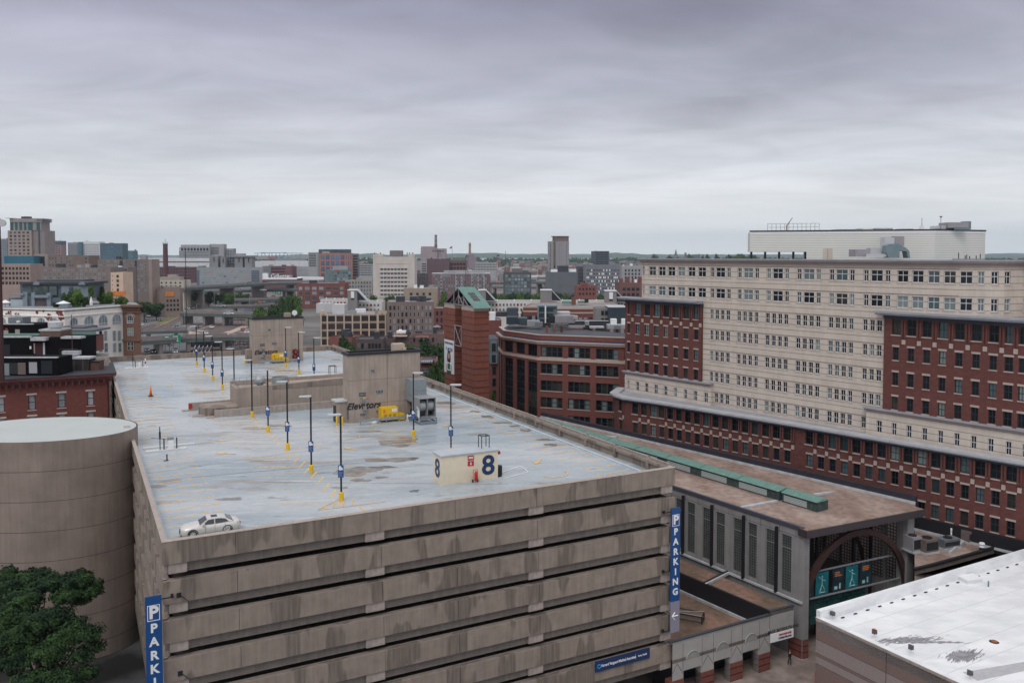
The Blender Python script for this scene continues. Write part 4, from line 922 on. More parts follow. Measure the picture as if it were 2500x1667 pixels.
# copper monitor
M0 = Vector(P2(1994.6, 1250, 15.6)); mdir = (Vector(P2(1300, 1022, 16.9)) - M0).normalized(); mn = Vector((-mdir.y, mdir.x)) * -1
if mn.x < 0: mn = -mn
LV = mat('louvre_grey', (.42, .47, .47), .5, None, lines=(2, .2, .04, .25)); COPD = mat('dark_copper', (.05, .075, .07), .7, (2, .3), streak=.3)
segsM = [(0, 5.4)] + [(5.9 + i * 7.1, 5.9 + i * 7.1 + 7.1) for i in range(8)]
for a, b in segsM:
    m = MB(); A_, B_ = M0 + mdir * a, M0 + mdir * b; C2, D2 = B_ + mn * 2.2, A_ + mn * 2.2
    m.prism([tuple(A_), tuple(B_), tuple(C2), tuple(D2)], 15.61, 16.85); mo = m.build('copper_monitor', COPD, ST)
    m = MB(); e = mn * .25; mid0, mid1 = A_ + mn * 1.1 - mdir * .15, B_ + mn * 1.1; q = [(A_ - e - mdir * .15), (B_ - e), mid1, mid0, (D2 + e - mdir * .15), (C2 + e)]
    m.q([(*q[1], 16.86), (*q[0], 16.86), (*q[3], 17.2), (*q[2], 17.2)][::-1]); m.q([(*q[3], 17.2), (*q[4], 16.86), (*q[5], 16.86), (*q[2], 17.2)][::-1]); m.q([(*q[0], 16.86), (*q[3], 17.2), (*q[4], 16.86)])
    n_ = int((b - a) / .45)
    for i in range(n_ + 1):
        t = a + (b - a) * i / n_; p = M0 + mdir * t; m.tube((*(p - e), 16.9), (*(p + mn * 1.1), 17.24), .03, 4)
    m.build('copper_roof', COPG, mo)
    w = Wall(tuple(B_), tuple(A_)); m = MB(); w.bar(m, .3, (b - a) * .72, 15.75, 16.6, .003, .06); m.build('louvre', LV, mo)
# hall front: piers, arch, posters, inside
for a, b in ((0, .95), (Wf.L - 1.2, Wf.L)):
    m = MB(); Wf.bar(m, a, b, 0, 14.75, -1.6, 0); m.build('pier', STN, ST)
m = MB(); cx, cz, R_ = Wf.L / 2, 5.2, 8.9; n_ = 36
for off0, off1 in ((-2.4, -.3),):
    for i in range(n_):
        a0, a1 = math.pi * i / n_ * 1.16 - .25, math.pi * (i + 1) / n_ * 1.16 - .25
        for (ra, rb) in ((R_, R_ - .75),):
            p = [(cx + ra * math.cos(a0), cz + ra * math.sin(a0)), (cx + ra * math.cos(a1), cz + ra * math.sin(a1)), (cx + rb * math.cos(a1), cz + rb * math.sin(a1)), (cx + rb * math.cos(a0), cz + rb * math.sin(a0))]
            f = [Wf.P(x, z, -.3) for x, z in p]; g = [Wf.P(x, z, -.75) for x, z in p]
            m.q(f); m.q(g[::-1])
            for j in range(4): k = (j + 1) % 4; m.q([f[k], f[j], g[j], g[k]])
m.build('timber_arch', ARCH, ST)
for off_ in (-7, -13):
    m = MB()
    for i in range(24):
        a0, a1 = math.pi * i / 24, math.pi * (i + 1) / 24; m.tube(Wf.P(cx + (R_ - .4) * math.cos(a0), cz + (R_ - .4) * math.sin(a0), off_), Wf.P(cx + (R_ - .4) * math.cos(a1), cz + (R_ - .4) * math.sin(a1), off_), .35, 4)
    m.build('inner_arch', ARCH, ST)
inn = Wall(HD, (HD[0] - Wn.d.x * 40, HD[1] - Wn.d.y * 40))   # far side wall seen from inside
m = MB(); Wfi = Wall((HD[0] - inn.d.x * 0, HD[1]), inn.b); inn.face(m, 0, 15.2, [(5.6, 14.0, [(1.5 + i * 4.6, 3.6 + i * 4.6) for i in range(8)] + [(4.1 + i * 4.6 + 0, 5.6 + i * 4.6) for i in range(8)])], .3)
m.build('inner_far_wall', STN, ST)
for i in range(5):
    for a, b in ((1.5 + i * 4.6, 3.6 + i * 4.6), (4.1 + i * 4.6, 5.6 + i * 4.6)):
        q = MB(); q.q([inn.P(a, 5.6, -.2), inn.P(a, 14, -.2), inn.P(b, 14, -.2), inn.P(b, 5.6, -.2)]); q.build('glass_block_window', GBLKL, ST)
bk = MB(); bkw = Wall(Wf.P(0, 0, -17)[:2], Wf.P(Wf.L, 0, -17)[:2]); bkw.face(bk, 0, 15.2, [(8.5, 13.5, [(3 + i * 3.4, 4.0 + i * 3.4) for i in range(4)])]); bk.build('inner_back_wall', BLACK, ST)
m = MB()
for off in (-5, -9, -13): Wf.bar(m, 0, Wf.L, 14.0, 14.6, off - .3, off)
for t in (3.2, 6.2, 12.5, 15.6): Wf.bar(m, t, t + .3, 0, 14.6, -4.3, -4)
m.build('inner_frame', DARK, ST)
m = MB(); Wf.bar(m, .95, Wf.L - 1.2, 6.4, 6.55, -1.1, -.9); Wf.bar(m, .95, Wf.L - 1.2, 9.5, 9.65, -1.3, -1.1); m.build('banner_rail', GREYP, ST)
m = MB(); Wf.bar(m, .95, Wf.L * .62, 3.1, 6.3, -1.25, -1.2); m.build('glazed_screen', mat('dark_green_glass', (.015, .05, .05), .2, (.4, .4), brick=(1.1, 1.4, .05, (.3, .3, .3)), bdir=(.88, .47)), ST)
PT = [mat('poster_teal', (.01, .16, .19), .6, (.7, .3)), mat('poster_dark', (.012, .035, .05), .6, (.7, .5))]; POR = mat('poster_orange', (.6, .2, .03), .6, None); PPA = mat('poster_pale', (.35, .55, .55), .6, (3, .4))
for i, (x0, x1, k_) in enumerate(((1971, 2003, 1), (2007, 2038, 0), (2048, 2076, 1), (2081, 2110, 0), (2116, 2143, 1))):
    a, b = wall_s(Wf, x0, 1425), wall_s(Wf, x1, 1425)
    t = thing('poster', ['dark poster with orange lines at the left end of the station banner row', 'bright teal poster with pale figure, second from the left', 'dark poster with orange lines, middle of the banner row', 'teal poster with a pale standing figure, fourth from the left', 'dark teal poster with orange lettering at the right end of the row'][i], 'poster', (0, 0, 0), 0, 'banner row in the station arch')
    m = MB(); Wf.bar(m, a, b, 6.65, 9.4, -1.06, -1.0); m.build('sheet', PT[1 - (k_ == 0)], t)
    m = MB(); rr = random.Random(i)
    if k_ == 1:
        for j in range(3): Wf.bar(m, a + .35, b - .35 - rr.random() * .4, 8.95 - j * .22, 9.07 - j * .22, -.996, -.985)
        m.build('lines', POR, t); m = MB(); Wf.bar(m, a + .3, a + .8, 6.9, 7.3, -.996, -.985); Wf.bar(m, b - .8, b - .55, 6.9, 7.6, -.996, -.985)
        m.build('figures', PPA, t)
    else:
        c = (a + b) / 2
        for x0_, z0_, x1_, z1_ in ((c, 7.9, c, 8.7), (c, 7.9, c - .35, 7.1), (c, 7.9, c + .4, 7.2), (c, 8.5, c - .5, 8.9), (c, 8.5, c + .5, 8.3), (c - .5, 6.95, c + .5, 6.95)): m.tube(Wf.P(x0_, z0_, -.98), Wf.P(x1_, z1_, -.98), .05, 4)
        p = Wf.P(c, 8.85, -.98); m.lathe(p, [(.03, -.12), (.12, 0), (.03, .12)], 8); m.build('figures', PPA, t)
# low roofs between garage and hall
BLKW = mat('black_upstand', (.012, .012, .017), .6, None)
u1, u2, u3, u4 = P2(1648, 1395, 6.75), P2(1880, 1493.4, 6.75), P2(1938, 1479, 6.75), P2(1650, 1355, 6.75)
bd_ = (Vector(u1) - Vector(u2)).normalized(); ub = tuple(Vector(u1) + bd_ * 45); uc = tuple(Vector(u4) + dHL * 45)
MB().prism([ub, u2, u3, uc], 6.3, 6.6).build('upper_low_roof', MOSS, ST)
wu = Wall(ub, u2); m = MB(); wu.bar(m, 0, wu.L, 4.2, 6.85, -.3, .02); m.build('black_upstand', BLKW, ST)
a0 = P2(1642, 1567, 6.4); a1 = P2(1881.5, 1500, 6.4)
m = MB(); bk0 = gw(GW + .3, 60); m.prism([a0, a1, tuple(Vector(ub)), bk0, gw(GW + .1, 0.5)], 4.0, 4.4); m.build('lower_roof', MOSS, ST)
m = MB(); wu.bar(m, 0, wu.L, 4.41, 4.75, .03, .25); m.build('roof_flashing', FLASH, ST)
m = MB(); Wn.bar(m, 0, Wn.L, 6.61, 6.85, .01, .25); m.build('roof_flashing', FLASH, ST)
w = Wall(P2(1700, 1405 - 0, 6.75), P2(1778, 1372.5, 6.75)); m = MB(); cA_ = wu.P(wall_s(wu, 1718, 1427), 0); tA = wall_s(Wn, 1777, 1404)
w = Wall(cA_[:2], Wn.P(tA, 0, .1)[:2]); w.bar(m, 0, w.L, 6.61, 7.0, -.05, .15); m.build('roof_curb', BLKW, ST); m = MB(); w.bar(m, 0, w.L, 6.61, 6.9, .16, .4); m.build('roof_flashing', FLASH, ST)
# arcade front
Wa = Wall(a0, a1); Wc = Wall(u2, u3)
piers = [(wall_s(Wa, a, 1600), wall_s(Wa, b, 1600)) for a, b in ((1637, 1669), (1712, 1743), (1783, 1813), (1852, 1880))]
op = [(piers[i][1], piers[i + 1][0]) for i in range(3)]
m = MB(); Wa.face(m, 0, 6.4, [(0, 2.9, op)], .9); m.build('arcade_wall', STNL, ST)
m = MB(); Wa.bar(m, -.5, Wa.L + .05, 6.4, 6.52, -.3, .12); Wc.bar(m, 0, Wc.L, 6.75, 6.87, -.3, .12); m.build('arcade_coping', mat('dark_coping', (.04, .045, .055), .5, None), ST)
for (a, b) in piers:
    m = MB(); Wa.bar(m, max(a, -.3) + .0, b, 0, 2.1, -.9, .05); m.build('brick_pier', BRKB, ST)
for i, (a, b) in enumerate(op):
    m = MB(); c = (a + b) / 2; r = (b - a) * .36; n_ = 14; i_ = MB()
    for j in range(n_):
        a_, b_ = math.pi * j / n_, math.pi * (j + 1) / n_
        m.tube(Wa.P(c + r * math.cos(a_), 4.0 + r * math.sin(a_), .04), Wa.P(c + r * math.cos(b_), 4.0 + r * math.sin(b_), .04), .07, 4)
    i_.q([Wa.P(c + r * math.cos(math.pi * j / n_), 4.0 + r * math.sin(math.pi * j / n_), .02) for j in range(n_ + 1)][::-1]); i_.build('arch_recess_shade', STNI, ST)
    m.build('blind_arch', STNL, ST)
m = MB()
for a, b in piers:
    for t in (a + .1, b - .1): Wa.bar(m, t, t + .03, 3.0, 6.0, .003, .012)
    c = (a + b) / 2; m.tube(Wa.P(c, 3.9, .01), Wa.P(a, 2.6, .01), .02, 4); m.tube(Wa.P(c, 3.9, .01), Wa.P(b, 2.6, .01), .02, 4)
m.build('wall_joint', DARK, ST)
m = MB(); Wc.face(m, 3.1, 6.75); m.build('link_wall', STNL, ST)
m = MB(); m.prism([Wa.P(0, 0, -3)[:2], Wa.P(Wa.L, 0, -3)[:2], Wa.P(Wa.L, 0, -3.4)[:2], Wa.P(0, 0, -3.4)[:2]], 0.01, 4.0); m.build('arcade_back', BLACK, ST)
hp = Vector(HC) + Wn.d * -.0
m = MB(); Wn.bar(m, Wn.L - 1.9, Wn.L - .05, 0, 2.2, -1.0, .12); Wf.bar(m, .06, .9, 0, 2.2, -.5, .12); m.build('corner_brick_pier', BRKB, ST)
for sgn in (.2, Wc.L): pass
SG = thing('station_sign', 'long white station sign with red and black lettering above the passage', 'sign')
m = MB(); Wc.bar(m, .05, Wc.L - .1, 3.15, 4.15, .03, .12); m.build('panel', WHITE, SG)
pc = Wc.P(Wc.L / 2 + .2, 4.42, .1)
text('BACK BAY/SOUTH END', .52, BLACK, SG, pc, rot=(math.pi / 2, 0, Wc.ang), bold=.004, sx=.86); 
text('ORANGE LINE', .30, RED, SG, Wc.P(Wc.L / 2 + .4, 3.85, .14), rot=(math.pi / 2, 0, Wc.ang), bold=.01); text('COMMUTER RAIL', .26, NAVY, SG, Wc.P(Wc.L / 2 + .4, 3.45, .14), rot=(math.pi / 2, 0, Wc.ang), bold=.01)
# roof frame on lower roof
fx = at(1668, 1515, 4.4)
fr = thing('roof_frame', 'small black steel frame with white braces on the lower brown roof', 'steel frame', (fx.x, fx.y, 4.4), rad(-24))
m = MB()
for z in (.2, .9):
    for y in (0, 1.3): m.tube((-1.5, y, z), (2.2, y, z), .07, 4)
    for x in (-1.5, 2.2): m.tube((x, 0, z), (x, 1.3, z), .07, 4)
for x in (-1.5, 2.2):
    for y in (0, 1.3): m.tube((x, y, 0), (x, y, .9), .07, 4)
m.build('frame', BLACK, fr); m = MB(); m.tube((-1.5, 0, .98), (2.2, 1.3, .98), .03, 4); m.tube((-1.5, -.1, .98), (2.2, -.1, .98), .03, 4); m.build('brace', FLASH, fr)
# neighbouring low roof with air units
LR = thing_building('low_annex', 'low annex with brown gravel roof and air units beside the station arch', 'building')
zr = 10.4; ang_n = [(2233, 1393), (2283, 1381), (2540, 1309)]; fpn = [P2(x, y, zr) for x, y in ang_n]
t1, t2 = None, None
for W in bw:
    q = wall_s(W, 2236, 1280)
    if 0 <= q <= W.L: wb1, t1 = W, q
    q = wall_s(W, 2497, 1330)
    if 0 <= q <= W.L: t2 = q
A1 = wb1.P(t1, 0, .35); A2 = wb1.P(t2 + 4, 0, .35)
m = MB(); m.prism([fpn[0], fpn[1], fpn[2], A2[:2], A1[:2]], 9.9, zr); m.build('roof', BRN, LR)
m = MB()
for i in (0, 1): w = Wall(fpn[i], fpn[i + 1]); w.face(m, 0, zr + .02)
m.build('wall', CONCP, LR)
m = MB()
for i in (0, 1): w = Wall(fpn[i], fpn[i + 1]); w.bar(m, 0, w.L, zr + .021, zr + .3, -.3, .1)
m.build('coping', DARK, LR)
w = Wall(A1[:2], A2[:2]); m = MB(); w.bar(m, 0, w.L, 9.9, 12.3, -.2, .1); m.build('black_parapet', BLKW, LR); m = MB(); w.bar(m, 0, w.L, zr + .01, zr + .3, .11, .3); m.build('flashing', FLASH, LR)
cA2 = wb1.P(wall_s(wb1, 2360, 1290), 0, 1.0)
w = Wall(fpn[1], cA2[:2]); m = MB(); w.bar(m, w.L * .5, w.L, zr + .01, zr + .35, -.15, .15); m.build('curb', FLASH, LR)
def airunit(px, py, w, d_, h, label, mt=PINKG, z=zr, rot=rad(20)):
    p = at(px, py, z); t = thing('air_unit', label, 'air unit', (p.x, p.y, z), rot)
    m = MB(); m.box(-w / 2, w / 2, 0, d_, .25, h); b = m.build('casing', mt, t); m = MB(); m.box(-w / 2 + .1, w / 2 - .1, -.02, -.003, .5, h - .3); m.build('grille', DARK, b)
    m = MB(); m.box(-w / 2 - .1, w / 2 + .1, -.1, d_ + .1, 0.01, .25); m.build('stand', FLASH, t)
    m = MB(); m.tube((0, d_ / 2, h), (0, d_ / 2, h + .12), min(w, d_) * .36, 14); m.build('fan', DARK, t); return t
AB = mat('brown_metal_casing', (.15, .12, .11), .6, (2, .2)); GB_ = mat('green_grey_casing', (.13, .15, .16), .6, (2, .2))
airunit(2276, 1352, 2.1, 1.7, 1.8, 'brown square air unit on the annex roof in front of its row', AB)
airunit(2325, 1341, 2.6, 1.5, 1.3, 'low grey green air unit with sloped hood, middle of the annex roof', GB_)
airunit(2380, 1326, 2.1, 1.6, 1.6, 'open framed air unit near the right of the annex roof', AB)
airunit(2240, 1350, 1.4, 1.7, 2.0, 'lilac grey air unit beside the station pier', PINKG)
airunit(2315, 1306, 1.4, 1.0, .8, 'small grey air unit at the back of the annex roof', GB_); airunit(2333, 1310, 1.3, 1.0, .8, 'small grey air unit in front of the roof curb', GREYP)
for px, py, lb in ((2397, 1345, 'white capped roof vent at the right end of the annex roof'), (2322, 1318, 'thin white vent pipe between the annex air units')):
    p = at(px, py, zr); t = thing('roof_vent', lb, 'vent', (p.x, p.y, zr)); h = 1.1 if px > 2390 else 1.6; r = .3 if px > 2390 else .1
    MB().lathe((0, 0, 0), [(r, 0), (r, h * .5)], 10).build('base', BLACK if px > 2390 else WHITE, t); MB().lathe((0, 0, h * .5), [(r * 1.1, 0), (r * .9, h * .2), (r * 1.2, h * .35), (r, h * .5)], 12).build('cap', WHITE, t)
# ================= white roofed building, lower right =================
WR_ = thing_building('white_roof_building', 'building with a bright white membrane roof and banded brown granite walls', 'building')
c0 = P2(1993, 1487, 12.0); c1 = P2(2500, 1339, 12.0); c2 = P2(2395, 1667, 12.0)
e1 = (Vector(c1) - Vector(c0)).normalized(); e2 = (Vector(c2) - Vector(c0)).normalized()
q1 = tuple(Vector(c0) + e1 * 60); q2 = tuple(Vector(c0) + e2 * 45); q3 = tuple(Vector(c0) + e1 * 60 + e2 * 45)
MB().prism([c0, q2, q3, q1], 10.0, 10.9).build('roof', WMEM, WR_)
wE = Wall(q1, c0); wL = Wall(c0, q2)
m = MB(); wE.bar(m, 0, wE.L, 10.85, 12.0, -.5, 0); m.build('white_parapet', WMEM, WR_)
GRAN = mat('brown_granite', (.19, .135, .12), .7, (6, .12)); GRAL = mat('grey_granite', (.27, .225, .215), .7, (5, .1))
zs = [(11.2, 10.93, CONCP), (10.93, 9.0, GRAN), (8.95, 7.6, GRAL), (7.55, 7.3, GRAN), (7.25, 6.5, GRAL), (6.45, 3.5, GRAN), (3.45, 0, GRAL)]
for a, b, mt in zs:
    m = MB(); wL.bar(m, 0, wL.L, b, a, -.4, 0 if mt is not CONCP else .06); wE.bar(m, 0, wE.L, b, min(a, 10.84) if mt is not CONCP else b, -.4, 0) if mt is not CONCP else None; m.build('wall_band', mt, WR_)
m = MB(); wL.bar(m, 0, wL.L, 0, 10.9, -.45, -.05)
for t in (8, 16.5, 25, 33.5): wL.bar(m, t, t + .06, 0, 10.9, -.4, .006)
m.build('recessed_joints', DARK, WR_)
m = MB(); wL.bar(m, 0, wL.L, 11.2, 11.26, -.5, .08); m.build('edge_trim', WMEM, WR_)
def WRp(px, py, z=10.9): return at(px, py, z)
STAIN = mat('dark_roof_stain', (.27, .265, .285), .6, (2.5, .3))
m = MB(); zs_ = 10.902; r_ = random.Random(9)
for px, py, Ls, Ws, an, n_ in ((2215, 1561, 2.6, .26, .10, 420), (2275, 1567, 2.6, .09, -.02, 110), (2350, 1600, 1.6, .38, .42, 420)):
    p = WRp(px, py)
    for i in range(n_):
        u1_, v1_ = r_.gauss(0, Ls * .5), r_.gauss(0, Ws); zs_ += .00004; m.q(jag(p.x + u1_ * math.cos(an) - v1_ * math.sin(an), p.y + u1_ * math.sin(an) + v1_ * math.cos(an), .25 + r_.random() * .8, .03 + r_.random() * .08, an + .35 + r_.uniform(-.12, .12), i, zs_)[::4])
m.build('roof_stain', STAIN, WR_)
m = MB(); a, b = WRp(2350, 1640), WRp(2505, 1608); m.q([(a.x, a.y, 10.905), (a.x + .5, a.y - 1.5, 10.905), (b.x + 2, b.y - 1.0, 10.905), (b.x + 2, b.y + .2, 10.905)]); m.build('grey_walk_strip', mat('grey_strip', (.42, .42, .44), .6, (2, .1)), WR_)
m = MB()
for i in range(26):
    t = wE.L - 3 - i * 1.9
    if t > 0: wE.bar(m, t, t + .42, 10.91, 10.99, -1.03, -.88)
m.build('cleats', BLACK, WR_)
m = MB(); i0 = Vector(c0) + e1 * .3 + e2 * .5
for i in range(16): a = i0 + e2 * (2.3 + 2.6 * i); b = a + e1 * 55; n_ = e2 * .04; m.q([(*(a - n_), 10.9015), (*(b - n_), 10.9015), (*(b + n_), 10.9015), (*(a + n_), 10.9015)])
for i in range(7): a = i0 + e1 * (7 + 8.5 * i); b = a + e2 * 42; n_ = e1 * .03; m.q([(*(a - n_), 10.9018), (*(b - n_), 10.9018), (*(b + n_), 10.9018), (*(a + n_), 10.9018)])
m.build('membrane_seams', mat('seam_grey', (.60, .61, .63), .5, (1, .1)), WR_)
for i, (px, py) in enumerate(((2033, 1503), (2135, 1548), (2224, 1586), (2368, 1649))):
    p = at(px, py, 11.26); t = thing('flood_light', ['black flood light nearest the corner of the white roof', 'black flood light with a red top, second along the white roof edge', 'black flood light, third along the white roof edge', 'black flood light nearest the bottom of the picture on the white roof edge'][i], 'flood light', (p.x, p.y, 11.26), rad(-20), 'flood lights on the white roof edge')
    m = MB(); m.prism([(-.26, -.16), (.22, -.2), (.26, .16), (-.2, .2)], .12, lambda q: .5 if q[0] < 0 else .4); m.build('housing', mat('lamp_grey%d' % i, (.08, .08, .09), .5, None), t); m = MB(); m.tube((0, 0, 0), (0, 0, .12), .08, 6); m.build('stem', GREYP, t)
    if i == 1: MB().box(-.1, .12, -.1, .1, .505, .56).build('red_cap', ORG, t)
p = WRp(2368, 1417); t = thing('roof_hatch', 'white square roof hatch by the far parapet of the white roof', 'roof hatch', (p.x, p.y, 10.9), rad(15)); MB().box(-1.0, 1.0, -.7, .7, .01, .35).build('curb', WMEM, t); MB().box(-1.1, 1.1, -.8, .8, .353, .48).build('lid', WHITE, t)
p = WRp(2413, 1434); t = thing('vent_pipe', 'thin grey vent pipe standing on the white roof', 'vent pipe', (p.x, p.y, 10.9)); MB().tube((0, 0, 0), (0, 0, .75), .09, 8).build('pipe', TEALG, t); MB().lathe((0, 0, 0), [(.2, 0), (.1, .1)], 8).build('flashing', WMEM, t)
p = WRp(2427, 1566); t = thing('roof_drain', 'rusty roof drain in the middle of the white roof', 'roof drain', (p.x, p.y, 10.906)); MB().lathe((0, 0, 0), [(.3, 0), (.28, .1), (.1, .16)], 12).build('dome', mat('rust', (.30, .10, .03), .8, (5, .3)), t); MB().lathe((0, 0, 0), [(.45, 0), (.42, .02)], 12).build('ring', DARK, t)
# blue parking banners and the clinic sign
def banner(label, x, y, ztop, zbot, wd, side, nrm, letters, size, arrowz=None):
    B = ong('parking_banner', label, 'sign', x, y, 0, 0, group='tall blue PARKING banners on the garage corners')
    m = MB(); m.box(0, wd, -.12, 0, zbot, ztop); m.build('panel', BLUE, B)
    z = ztop - 1.33; s = MB(); x0, x1 = wd * .12, wd * .88
    for a, b, c, d_ in ((x0, x1, z + .58, z + .63), (x0, x1, z - .63, z - .58), (x0, x0 + .05, z - .58, z + .58), (x1 - .05, x1, z - .58, z + .58)): s.box(a, b, -.14, -.123, c, d_)
    s.build('square', WHITE, B); text('P', size * 1.38, WHITE, B, (wd / 2, -.13, z), bold=.05)
    z -= 1.25
    for ch in letters: text(ch, size, WHITE, B, (wd / 2, -.13, z), bold=.035); z -= 1.09
    m = MB()
    for zz_ in (ztop - .35, (ztop + zbot) / 2, zbot + .3): m.box(wd if side < 0 else -.9, wd + .9 if side < 0 else -.003, -.1, -.04, zz_ - .04, zz_ + .04); m.box((wd + .7) if side < 0 else -.9, (wd + .9) if side < 0 else -.65, .08, .3, zz_ - .14, zz_ + .14)
    m.build('bracket', BLACK, B); return B
zt1 = at(1640, 1240, 0) ; pz = lambda py, Y: CAMZ - (py - 620) * Y / F
YR = 90.5; xr = gl(1634, 1500, 5)
B1 = banner('long blue PARKING banner with a white arrow at the right corner of the garage', 50.2, -.35, pz(1237, 90), pz(1545, 90), 1.2, 1, 0, 'PARKING', .98)
m = MB(); m.box(-.002, 1.202, -.125, -.0, pz(1545, 90), pz(1468, 90)); m.build('grey_foot', mat('violet_grey_sign', (.24, .23, .30), .6, None), B1)
za = pz(1504, 90); m = MB(); m.tube((.25, -.15, za), (.95, -.15, za), .07, 4); m.tube((.2, -.15, za), (.55, -.15, za + .42), .07, 4); m.tube((.2, -.15, za), (.55, -.15, za - .42), .07, 4); m.build('arrow', WHITE, B1)
B2 = banner('blue PARKING banner hanging at the left corner of the garage, cut by the frame', -1.35, -.45, pz(1457, 65.7), pz(1457, 65.7) - 16.5, 1.2, -1, 0, 'PARKING', .98)
for k in (0, 1):
    s = thing('wall_spike', ['black bracket plate with arm on the second garage band', 'black bracket plate with arm on the lower garage band'][k], 'bracket', (G0.x, G0.y, 0), GA); z = 20.5 - 3.2 * 2 * k
    MB().box(1.0, 1.35, -.06, -.003, z, z + .38).build('plate', BLACK, s); m = MB(); m.tube((1.35, -.05, z + .1), (1.8, -.7, z - .15), .035, 5); m.build('arm', BLACK, s)
CS = thing('clinic_sign', 'long navy sign with white lettering on the lowest garage band at right', 'sign', (G0.x, G0.y, 0), GA)
xa, _ = gl(1452, 1650, 5); xa = 36.4 ; xb = 43.6
pL = None
def frontx(px, py):
    W = Wall((G0.x, G0.y), gw(GW, 0)); return wall_s(W, px, py)
xa, xb = frontx(1452, 1640), frontx(1584, 1610); 
zc_ = pz(1628, gw((xa + xb) / 2, 0)[1]) 
m = MB(); m.box(xa, xb, -.16, -.003, zc_ - .55, zc_ + .55); m.build('panel', NAVY, CS)
text('Harvard Vanguard Medical Associates', .42, WHITE, CS, (xa + (xb - xa) * .42, -.17, zc_), bold=.004, sx=.68); text('Atrius Health', .3, WHITE, CS, (xb - .95, -.17, zc_), sx=.7)
m = MB(); m.box(xb - 1.85, xb - 1.83, -.17, -.163, zc_ - .3, zc_ + .3); m.build('divider', WHITE, CS)
m = MB(); r = .2; cxx = xa + .42
for j in range(8):
    a = 2 * math.pi * j / 8; b = 2 * math.pi * (j + 1) / 8; m.tube((cxx + r * math.cos(a), -.17, zc_ + r * math.sin(a)), (cxx + r * math.cos(b), -.17, zc_ + r * math.sin(b)), .05, 4)
m.build('emblem', mat('bright_blue', (.02, .25, .7), .5, None), CS)
# ================= drum ramp =================
DR = thing_building('drum_ramp', 'oval concrete ramp drum with a pale flat roof at the left of the garage', 'ramp drum')
cx, cy, ra, rb = -57.6, 102.7, 10.9, 7.7; N_ = 96; zt = 26.5
el = [(cx + ra * math.cos(2 * math.pi * i / N_), cy + rb * math.sin(2 * math.pi * i / N_)) for i in range(N_)]
m = MB(); z0 = 0; zl = [26.5, 23.0, 19.5, 16.0, 12.5, 9.0, 5.5, 2.0, 0]
for k in range(len(zl) - 1):
    a, b = zl[k], zl[k + 1] + .05
    for i in range(N_):
        p, q = el[i], el[(i + 1) % N_]; m.q([(*p, b), (*q, b), (*q, a), (*p, a)])
m.build('drum_wall', CYLC, DR, smooth=False)
m = MB(); s = .995
e2_ = [(cx + (x - cx) * s, cy + (y - cy) * s) for x, y in el]
m.prism(e2_, 0.0, 26.2); m.build('core', DARK, DR)
m = MB(); s = .985; e3 = [(cx + (x - cx) * s, cy + (y - cy) * s) for x, y in el]; m.prism(e3, 26.203, 26.46); m.build('roof', PALEM, DR)
jx, jy = gw(0, 41); m = MB(); m.prism([gw(-1.3, 41.8), gw(-.02, 41.6), gw(-.02, 44), gw(-2.5, 44)], 0, 26.0); m.build('link_wall', CYLC, DR)
m = MB(); m.prism([gw(-.8, 42.6), gw(-.02, 42.4), gw(-.02, 44), gw(-.8, 44)], 26.003, 26.48); m.build('link_top', CONCT, DR)
# ================= middle and far city =================
def solve(C, d, px):
    k_ = (px - 1250) / F; den = d[0] - k_ * d[1]
    if abs(den) < 1e-5: return None
    return (k_ * C[1] - C[0]) / den
CC = {}
def cm(col, rough=.8, **k):
    col = tuple(c * .86 for c in col) if max(col) < .5 else col
    key = (tuple(round(c, 4) for c in col), rough, str(k))
    if key not in CC:
        k.setdefault('n', (.15, .10)); CC[key] = mat('facade_%d' % len(CC), col, rough, **k)
    return CC[key]
def wset(frame, pane): return (frame, pane, STONEP)
DGL = mat('far_dark_glass', (.022, .028, .036), .25, (.1, .4), spec=.25, rand=.4); TGL = mat('far_teal_glass', (.07, .17, .19), .2, (.1, .4), rand=.4); BGL = mat('far_blue_glass', (.04, .16, .30), .2, (.1, .4), rand=.4)
PGL = mat('far_pale_glass', (.28, .33, .36), .25, (.1, .3), rand=.3)
GF = mat('grey_frame', (.33, .34, .35), .6, None)
